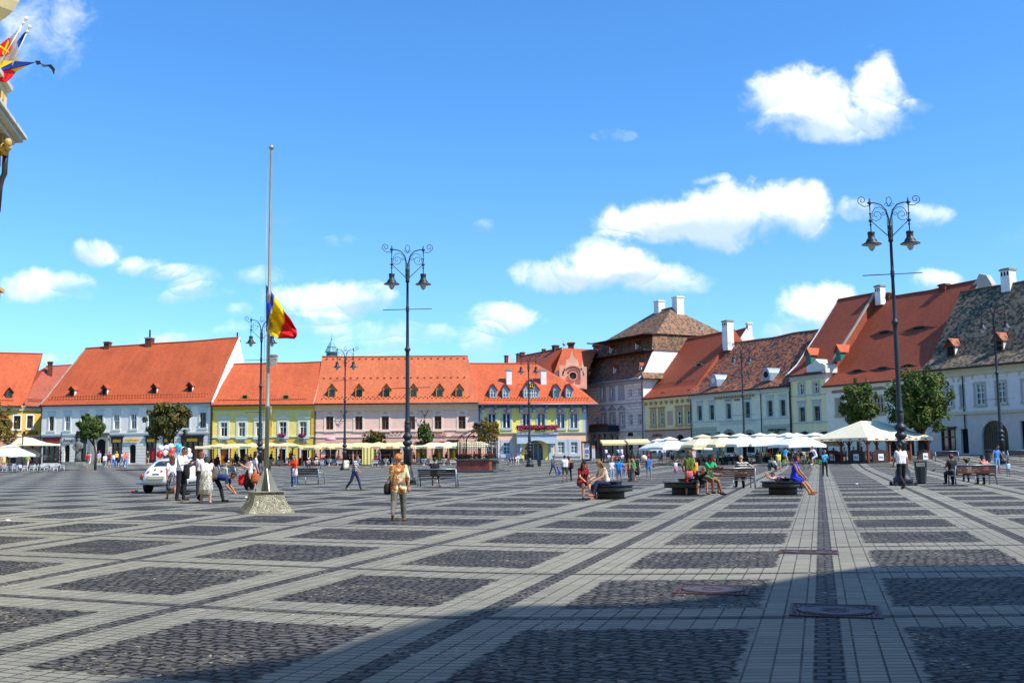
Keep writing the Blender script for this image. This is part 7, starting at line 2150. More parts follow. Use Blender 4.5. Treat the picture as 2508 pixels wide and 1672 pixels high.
# statue
def statue():
 p = gp(166, 1141); t = empty('statue', p + Vector((0, 1.6, 0))); tag(t, 'grey statue of a robed standing figure on a low stone plinth', 'statue')
 k = p.y / 2500
 ST = mat('statue_stone', '#6d6c66', .9, .2); SG = mat('plinth_stone', '#7c7f78', .9, .2, stain=.4)
 m = MB(); m.box(-20 * k, 20 * k, -1.5, 1.5, -.3, 10 * k); m.box(20 * k, 34 * k, -1.2, 1.5, -.3, 5 * k); m.build('plinth', SG, t)
 m = MB(); c = (12 * k, 0, 10 * k); h = 58 * k
 m.lathe([(.5, 0), (.42, .2 * h), (.4, .45 * h), (.44, .6 * h), (.52, .74 * h), (.46, .8 * h), (.2, .85 * h), (.14, .87 * h), (.2, .91 * h), (.22, .95 * h), (.14, .99 * h), (.001, h)], 12, 0, c, sy=.75)
 for sx in (-1, 1): m.tube([(c[0] + sx * .5, 0, c[2] + .77 * h), (c[0] + sx * .62, -.2, c[2] + .6 * h), (c[0] + sx * .3, -.45, c[2] + .52 * h)], [.17, .14, .1], 8)
 m.box(c[0] - .25, c[0] + .25, -.6, -.45, c[2] + .45 * h, c[2] + .58 * h)
 m.build('robed_figure', ST, t)
statue()
# ------------------------------------------------------------------ vintage car
def car():
 p = gp(398, 1208); yaw = R(-6)
 t = empty('vintage_car', (p.x, p.y + 1.9, p.z), yaw); tag(t, 'white rounded vintage wedding car seen from behind, boot dotted with red hearts', 'car'); t.scale = (1.1, 1.1, 1.06)
 WP, nt, b = newmat('car_white'); b.inputs['Base Color'].default_value = (.82, .83, .84, 1); b.inputs['Roughness'].default_value = .22; b.inputs['Coat Weight'].default_value = .6
 GL = glassmat('car_glass', '#20282c', None, .05); CH = mat('chrome', '#b8bcc0', .15, .05, metal=.9); RB = mat('tyre_rubber', '#121212', .85, .2); TL = mat('tail_lamp', '#b5300c', .25, .2)
 # rings along y (rear at -2.0, front at +2.0): (y, half width, z low, z belt, z top, cabin half width)
 st = [(-2.0, .42, .42, .6, .72, .3), (-1.92, .56, .36, .72, .86, .42), (-1.75, .62, .34, .8, .98, .5), (-1.5, .66, .33, .86, 1.12, .55), (-1.2, .7, .32, .9, 1.27, .58), (-.85, .73, .32, .92, 1.4, .6), (-.4, .74, .32, .93, 1.48, .61), (0, .74, .32, .93, 1.5, .61), (.35, .73, .32, .93, 1.46, .6),
  (.62, .71, .32, .93, 1.34, .57), (.85, .69, .33, .93, 1.08, .53), (1.0, .66, .33, .92, .96, .5), (1.4, .58, .34, .84, .9, .42), (1.75, .48, .36, .72, .8, .32), (1.95, .34, .42, .58, .66, .22)]
 m = MB(); vs = []; fs = []; K = 13
 for (y, w, zl, zb, zt, wc) in st:
  cab = max(0, min(1, (zt - zb - .06) / .3))
  half = [(0, zl), (w * .8, zl), (w, zl + .1), (w * 1.01, (zl + zb) / 2), (w * .98, zb), (wc + (w - wc) * .45, zb + (zt - zb) * .45), (wc, zb + (zt - zb) * .72), (wc * .8, zb + (zt - zb) * .92), (wc * .45, zt - .015), (0, zt)]
  vs.append([(x, y, z) for x, z in half] + [(-x, y, z) for x, z in half[-2:0:-1]])
 n = len(vs[0]); flat = [v for r_ in vs for v in r_]
 for i in range(len(st) - 1):
  for k in range(n): m.add([], []); fs.append((i * n + k, (i + 1) * n + k, (i + 1) * n + (k + 1) % n, i * n + (k + 1) % n))
 fs.append(tuple(range(n))); fs.append(tuple(range((len(st) - 1) * n + n - 1, (len(st) - 1) * n - 1, -1)))
 m.add(flat, fs, 0, True)
 o = m.build('body', WP, t); sb = o.modifiers.new('s', 'SUBSURF'); sb.levels = sb.render_levels = 1
 def ring(y):
  for a, b_ in zip(st[:-1], st[1:]):
   if a[0] <= y <= b_[0]:
    f = (y - a[0]) / (b_[0] - a[0]); return [p_ + (q - p_) * f for p_, q in zip(a, b_)]
 # side windows and rear window as proud glass panels
 for sx in (-1, 1):
  for (y0, y1, z0, z1, nm) in ((-.98, -.5, .98, 1.26, 'side_window'), (-.42, .42, .98, 1.3, 'door_window')):
   g = MB(); pts = []
   for (y, f) in ((y0, .22), (y1, .16), (y1, .74), ((y0 + y1) / 2, .78), (y0, .66)):
    r_ = ring(y); z = r_[3] + (r_[4] - r_[3]) * f; w = r_[5] + (r_[1] - r_[5]) * (1 - f) * .75 + .014
    pts.append((sx * w, y, z))
   g.add(pts, [tuple(range(5)) if sx > 0 else tuple(range(4, -1, -1))]); o = g.build(nm, GL, t); sd = o.modifiers.new('t', 'SOLIDIFY'); sd.thickness = .02
 g = MB(); v = []; nn = 8
 for j in range(4):
  y = -1.5 + j * .14; r_ = ring(y); hw = (.43, .47, .46, .38)[j]
  for k in range(nn + 1): x = -hw + 2 * hw * k / nn; v.append((x, y - .012 - .01 * (1 - abs(x)), r_[4] + .015 - .22 * (abs(x) / r_[5]) ** 3))
 g.add(v, [(j * (nn + 1) + k, j * (nn + 1) + k + 1, (j + 1) * (nn + 1) + k + 1, (j + 1) * (nn + 1) + k) for j in range(3) for k in range(nn)], 0, True); g.build('rear_window', GL, t)
 for sx in (-1, 1):
  for y, nm in ((-1.2, 'rear_fender'), (1.22, 'front_fender')):
   g = MB(); v = []
   A = 12; B_ = 6
   for i in range(A + 1):
    a = PI * (i / A) * 1.0 - .05
    for k in range(B_ + 1):
     bb = PI * k / B_
     rr = .36 + .1 * math.sin(bb)
     v.append((sx * (.6 + .17 * (1 - math.cos(bb)) * .5 * 1.0 - .02), y + rr * 1.22 * math.cos(a) * (1.12 if y < 0 else 1), .33 + rr * 1.0 * math.sin(a)))
   g.add(v, [(i * (B_ + 1) + k, i * (B_ + 1) + k + 1, (i + 1) * (B_ + 1) + k + 1, (i + 1) * (B_ + 1) + k) for i in range(A) for k in range(B_)], 0, True)
   o = g.build(nm, WP, t); sd = o.modifiers.new('t', 'SOLIDIFY'); sd.thickness = .02
   w_ = empty('wheel', (sx * .66, y, .31)); w_.parent = t
   q = MB(); q.lathe([(.2, -.08), (.29, -.09), (.315, -.05), (.315, .05), (.29, .09), (.2, .08)], 24, 0, M=Matrix.Rotation(PI / 2, 4, 'Y')); q.build('tyre', RB, w_)
   q = MB(); q.lathe([(.2, -.05), (.15, -.07), (.08, -.09), (.001, -.095)], 18, 0, M=Matrix.Rotation(-sx * PI / 2, 4, 'Y')); q.lathe([(.2, .06), (.15, .05), (.001, .05)], 18, 0, M=Matrix.Rotation(PI / 2, 4, 'Y')); q.build('rim', CH, w_)
  q = MB(); q.sphere((sx * .68, -1.72, .68), .1, 14, 10, 0, (.85, .8, 1.35)); q.build('tail_light', TL, t)
  q = MB(); q.sphere((sx * .62, 1.72, .68), .11, 14, 10, 0, (1, .8, 1)); q.build('headlight', CH, t)
  q = MB(); q.box(sx * .72 - .1, sx * .72 + .1, -.85, .85, .26, .3); q.build('running_board', RB, t)
  q = MB(); q.box(sx * .755 - .02, sx * .755 + .02, .1, .26, .82, .85); q.build('door_handle', CH, t)
 for y, nm in ((-2.16, 'rear_bumper'), (2.12, 'front_bumper')):
  sg = -1 if y < 0 else 1
  q = MB(); q.tube([(-.78, y - sg * .3, .42), (-.7, y - sg * .06, .42), (-.35, y, .42), (.35, y, .42), (.7, y - sg * .06, .42), (.78, y - sg * .3, .42)], .045, 8); q.build(nm, CH, t)
 q = MB(); q.box(-.34, .34, -2.0, -1.97, .58, .7, 0, Matrix.Translation((0, -.03, 0))); q.box(-.31, .31, -2.035, -2.031, .595, .685, 1); q.build('number_plate', [mat('plate_frame', '#8f8b7c', .5), mat('plate_cream', '#d6d0b4', .6, .08)], t)
 q = MB(); q.box(-.14, .14, -1.98, -1.9, .78, .82); q.build('plate_lamp', CH, t)
 HM = mat('heart_red', '#e0283c', .6, .05); q = MB()
 for (x, y, rot) in ((-.12, -1.78, .4), (.18, -1.85, -.5), (-.34, -1.88, .2), (.34, -1.72, .1)):
  z = ring(y)[4] + .012
  pts = [(0, -.06), (.06, .0), (.045, .05), (.015, .05), (0, .025), (-.015, .05), (-.045, .05), (-.06, 0)]
  Mh = Matrix.Translation((x, y - .015, z - .04 * abs(x))) @ Matrix.Rotation(.95, 4, 'X') @ Matrix.Rotation(rot, 4, 'Z')
  q.vprism(pts, 0, .006, 0, Mh)
 q.build('heart_stickers', HM, t)
 return t
CAR = car()
BAL = mat('balloon_white', '#f1f1f4', .25, .03); BALS = {'white': BAL, 'red': mat('balloon_red', '#d8242c', .25, .05), 'pink red': mat('balloon_coral', '#e6454e', .25, .05), 'orange': mat('balloon_orange', '#f2951a', .25, .05), 'sky blue': mat('balloon_blue', '#3fb4e6', .25, .05)}
for k, (x, y, r_, c_, lab, dY) in enumerate(((1210, 430, 70, 'white', 'white balloon at the upper left of the bunch', 0), (1195, 565, 80, 'red', 'red balloon lowest on the left', 0), (1335, 415, 58, 'white', 'white balloon second from the left on top', .2), (1435, 385, 66, 'white', 'largest top white balloon in the middle', .3),
  (1310, 530, 60, 'white', 'white balloon between the red and coral ones', -.1), (1455, 490, 70, 'pink red', 'coral balloon in the middle of the bunch', -.2), (1440, 535, 78, 'orange', 'orange balloon behind the coral one', .15), (1525, 425, 50, 'orange', 'small orange balloon beside the blue ones', .2),
  (1610, 400, 70, 'sky blue', 'big sky blue balloon above the man in white', .1), (1585, 485, 60, 'sky blue', 'sky blue balloon behind the head of the man in white', .3), (1540, 385, 55, 'sky blue', 'pale blue balloon half hidden behind the top ones', .5),
  (1715, 450, 60, 'white', 'white balloon right of the head of the man in white', .2), (1820, 485, 62, 'white', 'white balloon upper right of the bunch', .1), (1835, 590, 75, 'white', 'white balloon lowest on the right', 0), (1715, 560, 72, 'white', 'white balloon behind the shoulder of the man in white', .3), (1380, 460, 32, 'sky blue', 'tiny blue balloon among the white ones', .1))):
 c = at(260 + x / 9.046, 1050 + y / 9.046, CAR.location.y - .6 + dY)
 m = MB(); rr = r_ / 9.046 * c.y / 2500
 m.lathe([(.001, -1.22 * rr), (.1 * rr, -1.2 * rr), (.06 * rr, -1.12 * rr), (.35 * rr, -.95 * rr), (.75 * rr, -.6 * rr), (.97 * rr, -.15 * rr), (rr, .2 * rr), (.85 * rr, .65 * rr), (.5 * rr, .92 * rr), (.001, 1.02 * rr)], 16)
 m.tube([(0, 0, -1.2 * rr), (0, 0, 1.42 - c.z)], .003, 3)
 o = m.build('balloon', BALS[c_]); o.location = c; tag(o, lab, 'balloon', 'balloons tied on the white car')
# ------------------------------------------------------------------ people
SKIN = {'l': mat('skin_light', '#c98f70', .6, .06), 't': mat('skin_tan', '#b06f4c', .6, .06), 'd': mat('skin_dark', '#7a4a33', .6, .06)}
_cm = {}
def cm(c):
 """cloth: '#rrggbb', or 'pattern:#a:#b'"""
 if c in _cm: return _cm[c]
 if ':' not in c:
  m = mat('cloth_' + c.strip('#'), c, .85, .22, 5, bump=.9)
 else:
  kind, a, b_ = c.split(':'); m, nt, b = newmat('cloth_' + kind + a.strip('#') + b_.strip('#')); co = nt.coord()
  if kind == 'stripe': f = nt.m('GREATER_THAN', nt.m('FRACT', nt.m('MULTIPLY', nt.sep(co)[2], 10.0)), .5)
  elif kind == 'patch': f = nt.m('GREATER_THAN', nt.noise(co, 5.5, 2, .8, dist=.6), .5)
  elif kind == 'check': f = nt.m('GREATER_THAN', nt.m('ADD', nt.m('FRACT', nt.m('MULTIPLY', nt.sep(co)[2], 12.0)), nt.m('FRACT', nt.m('MULTIPLY', nt.sep(co)[0], 12.0))), 1.0)
  else: f = nt.m('GREATER_THAN', nt.noise(co, 22, 3, .6), .5)
  cc = nt.mix(f, srgb(a), srgb(b_)); cc = nt.mix(nt.m('MULTIPLY', nt.noise(co, 7, 3), .3), cc, tuple(.6 * x for x in srgb(a)))
  nt.put(b.inputs['Base Color'], cc); b.inputs['Roughness'].default_value = .85; nt.put(b.inputs['Normal'], nt.bump(nt.noise(co, 5, 3), .9, .02))
 _cm[c] = m
 return m
def vox(mb, size, mats, name, parent=None, tags=None, smooth=2):
 o = mb.build(name, mats, parent)
 md = o.modifiers.new('r', 'REMESH'); md.mode = 'VOXEL'; md.voxel_size = size; md.use_smooth_shade = True
 sm = o.modifiers.new('s', 'SMOOTH'); sm.factor = .5; sm.iterations = smooth
 dg = bpy.context.evaluated_depsgraph_get(); ev = o.evaluated_get(dg)
 me = bpy.data.meshes.new_from_object(ev)
 o.modifiers.clear(); old = o.data; o.data = me; me.name = name; bpy.data.meshes.remove(old)
 if len(me.materials) == 0:
  for m in mats: me.materials.append(m)
 nP = len(me.polygons)
 if tags is not None and nP:
  co = np.zeros(len(me.vertices) * 3); me.vertices.foreach_get('co', co); co = co.reshape(-1, 3)
  cen = np.array([co[list(p.vertices)].mean(0) for p in me.polygons])
  best = np.full(nP, 1e9); idx = np.zeros(nP, dtype=np.int32)
  for (a, b, r0, r1, mi) in tags:
   a = np.array(a); b = np.array(b); ab = b - a; L = max(1e-9, ab @ ab)
   tt = np.clip(((cen - a) @ ab) / L, 0, 1)
   d = np.linalg.norm(cen - (a + tt[:, None] * ab), axis=1) - (r0 + (r1 - r0) * tt)
   m = d < best; best[m] = d[m]; idx[m] = mi
  me.polygons.foreach_set('material_index', idx)
 me.polygons.foreach_set('use_smooth', [True] * nP)
 me.update()
 return o
def capsule(mb, a, b, r0, r1, seg=10):
 a = Vector(a); b = Vector(b); d = b - a
 if d.length < 1e-4: d = Vector((0, 0, 1e-3)); b = a + d
 q = d.to_track_quat('Z', 'Y').to_matrix().to_4x4(); L = d.length
 pr = [(max(1e-4, r0 * math.cos(t)), r0 * math.sin(t)) for t in (-PI / 2, -PI / 4)] + [(r0, 0), (r1, L)] + [(max(1e-4, r1 * math.cos(t)), L + r1 * math.sin(t)) for t in (PI / 4, PI / 2)]
 mb.lathe(pr, seg, 0, M=Matrix.Translation(a) @ q)
POSES = {
 'stand': dict(L=(3, 2, 4), R=(-2, 2, 5), la=(5, 8, 12), ra=(3, 8, 15)),
 'walk': dict(L=(22, 6, 2), R=(-16, 22, 2), la=(-18, 8, 14), ra=(20, 8, 22)),
 'walk2': dict(L=(-14, 34, 2), R=(16, 4, 2), la=(14, 8, 18), ra=(-14, 10, 12)),
 'phone': dict(L=(3, 2, 3), R=(-2, 4, 3), la=(28, 6, 95), ra=(28, 6, 95), head=28),
 'akimbo': dict(L=(2, 2, 8), R=(-2, 2, 8), la=(-18, 42, 60), ra=(-18, 42, 60)),
 'sit': dict(L=(84, 86, 6), R=(80, 80, 8), la=(25, 8, 50), ra=(22, 8, 55), lean=10),
 'sitlean': dict(L=(84, 92, 12), R=(78, 78, 12), la=(42, 6, 40), ra=(40, 6, 45), lean=32, head=25),
 'sitx': dict(L=(92, 70, -4), R=(78, 84, 4), la=(38, 4, 45), ra=(36, 2, 50), lean=24, head=20),
 'crouch': dict(L=(105, 135, 14), R=(100, 130, 10), la=(60, 10, 40), ra=(60, 10, 40), lean=30, head=10),
 'ground': dict(L=(118, 128, 22), R=(112, 128, 22), la=(50, 8, 50), ra=(50, 8, 60), lean=22),
 'bend': dict(L=(22, 12, 12), R=(-24, 12, 8), la=(65, 6, 25), ra=(70, 8, 25), lean=82, head=20),
 'bendlow': dict(L=(10, 6, 5), R=(2, 10, 5), la=(40, 6, 30), ra=(45, 12, 20), lean=32, head=20),
 'cycle': dict(L=(62, 62, 4), R=(28, 30, 4), la=(68, 8, 10), ra=(68, 8, 10), lean=22),
 'lift': dict(L=(2, 2, 4), R=(52, 62, 26), la=(-5, 24, 50), ra=(20, 10, 50), head=12),
 'hold': dict(L=(2, 2, 4), R=(-2, 2, 5), la=(5, 14, 20), ra=(4, 32, 8), head=14),
}
def person(label, px, py, h, yaw, pose, top, bot, shoe='#2a2420', skin='l', hair='#2a1a12', hs='short', sleeve='short', leg='long', loc=None, dz=0.0, fat=1.0, hat=None, group=None, fem=False, over=None, face=False, hem=0):
 """h: standing height in photo pixels (> 3) or metres"""
 p = Vector(loc) if loc is not None else gp(px, py)
 H = h if h < 3 else h * p.y / 2500 / 1.0
 pxh = H / p.y * 2500 * .408
 P = dict(POSES[pose]); P.update(over or {})
 lean = R(P.get('lean', 2)); hp = R(P.get('head', 4))
 mb = MB(); tg = []
 S, T_, B_, SH_ = 0, 1, 2, 3
 f = fat * (1.0 if H > 1.3 else 1.1)
 kid = H < 1.3
 hd = .066 * H * (1.0 if not kid else 1.35)
 def cap(a, b, r0, r1, mi):
  capsule(mb, a, b, r0, r1); tg.append((tuple(a), tuple(b), r0, r1, mi))
 thL, shL, uaL, faL, toL = .245 * H, .235 * H, .16 * H, .145 * H, .29 * H
 if kid: thL, shL, toL = .21 * H, .2 * H, .3 * H
 hw = .052 * H * (1.08 if fem else 1)
 legs = []
 zmin = 1e9
 for sx, k in ((1, 'L'), (-1, 'R')):
  a, kn, sp = [R(v) for v in P[k]]
  hip = Vector((sx * hw, 0, 0))
  d1 = Vector((sx * math.sin(sp), -math.sin(a) * math.cos(sp), -math.cos(a) * math.cos(sp)))
  knee = hip + d1 * thL
  a2 = a - kn
  d2 = Vector((sx * math.sin(sp) * .3, -math.sin(a2), -math.cos(a2)))
  ank = knee + d2 * shL
  legs.append((sx, hip, knee, ank, a2)); zmin = min(zmin, ank.z)
 base = -zmin + .042 * H + dz
 off = Vector((0, 0, base))
 if P.get('feet0', pose in ('stand', 'walk', 'walk2', 'phone', 'akimbo', 'hold', 'bend', 'bendlow', 'lift')):
  mean = (legs[0][3] + legs[1][3]) / 2; off -= Vector((mean.x * 0, mean.y if pose != 'lift' else legs[0][3].y, 0))
 legmi = {'long': (B_, B_), 'short': (B_, S), 'bare': (S, S), 'skirt': (S, S), 'mid': (B_, B_)}[leg]
 for sx, hip, knee, ank, a2 in legs:
  hip, knee, ank = hip + off, knee + off, ank + off
  rt, rk, ra_ = .056 * H * f, .034 * H * f, .021 * H
  if leg in ('long',): rk, ra_ = rk * 1.12, ra_ * 1.5
  cap(hip, knee, rt, rk * 1.05, legmi[0])
  midc = knee + (ank - knee) * .35
  cap(knee, midc, rk, rk * .98, legmi[1]); cap(midc, ank, rk * .98, ra_, B_ if leg == 'long' else S)
  fp = min(1.2, max(0, -a2 * .9))
  fd = Vector((sx * .15, -math.cos(fp), -math.sin(fp)))
  if pose in ('ground', 'crouch'): fd = Vector((sx * .2, -1, 0))
  heel = ank + Vector((0, .012 * H, -.022 * H)); toe = heel + fd * .115 * H
  cap(heel, toe, .024 * H, .019 * H, SH_)
 R3 = Matrix.Rotation(lean, 3, 'X')
 pel = off + Vector((0, 0, .015 * H))
 def tor(x, y, z): return pel + R3 @ Vector((x, y, z))
 sh = .098 * H * (1 + (f - 1) * .6) * (.92 if fem else 1)
 tr = .062 * H * f
 for sx in (-1, 1):
  cap(pel + Vector((sx * hw * .9, .006 * H, -.015 * H)), tor(sx * hw * .85, .006 * H, .02 * H), .059 * H * f, .059 * H * f, B_)
  cap(tor(sx * hw * .85, .004 * H, (.035 if hem < 1 else -.06 * hem) * H), tor(sx * hw * .75, .002 * H, .1 * H), .062 * H * f * (1 + .06 * hem), tr * (.84 if fem else .97), T_)
  cap(tor(sx * hw * .72, 0, .07 * H), tor(sx * sh * .55, 0, toL * .72), tr * (.85 if fem else .98), tr * 1.02, T_)
  cap(tor(sx * sh * .5, 0, toL * .72), tor(sx * sh * .95, .003 * H, toL * .93), tr * .98, .034 * H * f, T_)
 if fem:
  for sx in (-1, 1): cap(tor(sx * .036 * H, -.045 * H, toL * .64), tor(sx * .036 * H, -.04 * H, toL * .66), .032 * H, .032 * H, T_)
 cap(tor(0, .004 * H, .02 * H), tor(0, .004 * H, toL * .7), .056 * H * f, .058 * H * f, T_); cap(pel, pel + Vector((0, .004 * H, .02 * H)), .056 * H * f, .056 * H * f, B_)
 cap(tor(0, 0, toL * .72), tor(0, 0, toL * .88), .058 * H * f, .045 * H * f, T_)
 cap(tor(0, 0, toL * .9), tor(0, -.006 * H, toL * 1.02), .034 * H, .03 * H, T_ if sleeve == 'long' else T_)
 if leg in ('skirt', 'dress', 'mid') and pose not in ('sit', 'sitx', 'sitlean', 'cycle'):
  ln = {'skirt': .26, 'mid': .42, 'dress': .26}[leg] * H
  cap(pel + Vector((0, 0, .03 * H)), pel + Vector((0, 0, -ln * .6)), .09 * H * f, .115 * H * f, B_); cap(pel + Vector((0, 0, -ln * .5)), pel + Vector((0, 0, -ln)), .112 * H * f, .125 * H * f, B_)
 elif leg in ('skirt', 'dress'):
  for sx, hip, knee, ank, a2 in legs: cap(hip + off, hip + off + (knee - hip) * .72, .07 * H * f, .055 * H, B_)
  cap(off + legs[0][1], off + legs[1][1] + (legs[1][2] - legs[1][1]) * .6, .06 * H, .05 * H, B_)
 nk = tor(0, -.004 * H, toL * 1.0); hz = Matrix.Rotation(lean * .65 + hp, 3, 'X')
 if 'turn' in P: hz = Matrix.Rotation(R(P['turn']), 3, 'Z') @ hz
 hc = nk + hz @ Vector((0, -.012 * H, .045 * H + hd * .95))
 cap(nk, nk + (hc - nk) * .6, .028 * H, .026 * H, S)
 cap(hc + hz @ Vector((0, .1 * hd, .22 * hd)), hc + hz @ Vector((0, -.12 * hd, -.42 * hd)), hd * .8, hd * .56, S)
 cap(hc + hz @ Vector((0, -.5 * hd, -.62 * hd)), hc + hz @ Vector((0, -.42 * hd, -.55 * hd)), hd * .3, hd * .34, S)
 if pxh > 22:
  cap(hc + hz @ Vector((0, -.82 * hd, .05 * hd)), hc + hz @ Vector((0, -1.0 * hd, -.18 * hd)), hd * .1, hd * .14, S)
  for sx in (-1, 1): cap(hc + hz @ Vector((sx * .78 * hd, .08 * hd, .08 * hd)), hc + hz @ Vector((sx * .8 * hd, .08 * hd, -.14 * hd)), hd * .13, hd * .1, S)
 hands = []
 for sx, k in ((1, 'la'), (-1, 'ra')):
  fw, ab, el = [R(v) for v in P[k]]
  s0 = tor(sx * sh, .004 * H, toL * .93)
  lf = lean * .55 if pose not in ('cycle', 'bend') else 0
  fw += lf
  d1 = Vector((sx * math.sin(ab), -math.sin(fw) * math.cos(ab), -math.cos(fw) * math.cos(ab)))
  e = s0 + d1 * uaL
  inw = -.45 * math.sin(el) if k + 'o' not in P else P[k + 'o']
  g_ = fw + el
  if pose == 'akimbo': d2 = Vector((-sx * .8, -.35, -.5)).normalized()
  else: d2 = Vector((sx * (math.sin(ab) * .6 + inw), -math.sin(g_), -math.cos(g_))).normalized()
  w = e + d2 * faL
  ru, re_, rw = .031 * H * f, .024 * H * (f * .5 + .5), .016 * H
  if sleeve == 'short':
   cap(s0, s0 + (e - s0) * .62, ru * 1.08, re_ * 1.25, T_); cap(s0 + (e - s0) * .5, e, re_ * 1.0, re_, S)
  else: cap(s0, e, ru, re_, T_ if sleeve == 'long' else S)
  cap(e, w, re_, rw * (1.15 if sleeve == 'long' else 1), T_ if sleeve == 'long' else S)
  # palm, four bent fingers and a thumb
  side = d2.cross(Vector((0, 0, 1)));
  if side.length < .1: side = d2.cross(Vector((1, 0, 0)))
  side.normalize(); nrm = d2.cross(side)
  pm = w + d2 * .048 * H
  cap(w + d2 * .01 * H, pm, .015 * H, .018 * H, S)
  if pxh > 36:
   for q, ln in ((-1.5, .034), (-.5, .042), (.5, .045), (1.5, .04)):
    b0 = pm + side * q * .0095 * H; b1 = b0 + (d2 - nrm * .15) * ln * .55 * H; b2 = b1 + (d2 * .6 - nrm * .7) * ln * .5 * H
    cap(b0, b1, .0062 * H, .0058 * H, S); cap(b1, b2, .0058 * H, .005 * H, S)
   cap(w + d2 * .02 * H + side * .014 * H, w + d2 * .05 * H + side * .034 * H - nrm * .01 * H, .0075 * H, .0062 * H, S)
  else: cap(pm, pm + (d2 - nrm * .3) * .035 * H, .014 * H, .01 * H, S)
  hands.append(pm)
 vs_ = max(.0095, min(.034, H / pxh / 2.3)) if pxh <= 36 else max(.0085, H / pxh / 4.2)
 mats = [SKIN[skin], cm(top), cm(bot), cm(shoe)]
 o = vox(mb, vs_, mats, 'person', None, tg, 2 if pxh < 30 else 1)
 o.location = p; o.rotation_euler = (0, 0, R(yaw))
 # hair
 if hs:
  hb = MB()
  def hcap(a, b, r0, r1): capsule(hb, hc + hz @ (Vector(a) * hd), hc + hz @ (Vector(b) * hd), r0 * hd, r1 * hd)
  if hs != 'bald':
   hcap((0, .2, .34), (0, .3, -.05), .84, .74)
   if hs != 'crop': hcap((0, .05, .55), (0, -.2, .62), .62, .5)
   if hs in ('long', 'bob'):
    dn = -1.0 if hs == 'bob' else -2.4
    for sx in (-1, 0, 1): hcap((sx * .55, .4, .1), (sx * .5, .6 if sx else .75, dn), .5, .32)
   if hs == 'tail': hcap((0, .8, .2), (0, 1.2, -1.6), .34, .16)
   if hs == 'bun': hcap((0, .9, .35), (0, 1.1, .4), .42, .4)
   if hs == 'curly':
    for q in range(9): a = q * .8; hcap((.55 * math.cos(a), .35 + .45 * math.sin(a), .45 + .15 * math.sin(3 * a)), (.6 * math.cos(a), .4 + .5 * math.sin(a), -.1), .42, .42)
   if hs == 'puffs':
    for sx in (-1, 1): hcap((sx * .75, .3, .75), (sx * .95, .3, .9), .5, .5)
   vox(hb, max(.011, min(.034, vs_ * 1.2)), [mat('hair_' + hair.strip('#'), hair, .6, .25, 30)], 'hair', o)
 if hat:
  m = MB(); T = Matrix.Translation(hc) @ hz.to_4x4()
  if hat[0] == 'cap':
   m.lathe([(.92 * hd, .2 * hd), (.9 * hd, .6 * hd), (.6 * hd, 1.05 * hd), (.001, 1.2 * hd)], 12, 0, M=T @ Matrix.Translation((0, .1 * hd, 0))); m.vprism([(-.6 * hd, -.7 * hd), (-.35 * hd, -1.5 * hd), (.35 * hd, -1.5 * hd), (.6 * hd, -.7 * hd)], .3 * hd, .38 * hd, 0, T)
  else: m.lathe([(1.6 * hd, .3 * hd), (.95 * hd, .42 * hd), (.88 * hd, .9 * hd), (.5 * hd, 1.15 * hd), (.001, 1.2 * hd)], 14, 0, M=T)
  m.build('hat', cm(hat[1]), o)
 if pxh > 30 and face:
  m = MB()
  for sx in (-1, 1): m.sphere(hc + hz @ (Vector((sx * .32, -.76, .05)) * hd), .085 * hd, 6, 5); m.sphere(hc + hz @ (Vector((sx * .33, -.78, .26)) * hd), .1 * hd, 6, 4, 0, (1.8, .6, .4))
  m.sphere(hc + hz @ (Vector((0, -.86, -.42)) * hd), .12 * hd, 6, 4, 1, (1.8, .6, .5)); m.build('face_features', [M_DARK, mat('lips', '#9a4a44', .5)], o)
 tag(o, label, 'person', group)
 Mo = Matrix.Translation(p) @ Matrix.Rotation(R(yaw), 4, 'Z')
 o['_'] = 1; del o['_']
 return dict(o=o, p=p, H=H, M=Mo, hands=[Mo @ h_ for h_ in hands], tor=lambda x, y, z: Mo @ tor(x * H, y * H, z * H))
def bag(label, c, w, h, d, color, yaw=0.0, strap=None, name='handbag', cat='bag', soft=True):
 t = empty(name, c, yaw); tag(t, label, cat)
 m = MB(); m.lathe([(.001, -h / 2), (w * .42, -h / 2 + .02), (w * .5, -h * .2), (w * .47, h * .25), (w * .38, h / 2), (.001, h / 2)], 10, 0, sy=d / w); m.build('bag_body', cm(color), t)
 if strap is not None:
  m = MB(); s_ = Matrix.Rotation(-yaw, 3, 'Z') @ (Vector(strap) - Vector(c)); m.tube([(-w * .35, 0, h * .4), (s_.x * .6 - w * .1, s_.y * .6, s_.z * .6), s_, (s_.x * .6 + w * .1, s_.y * .6, s_.z * .6), (w * .35, 0, h * .4)], .008, 4); m.build('strap', cm(color), t)
 return t
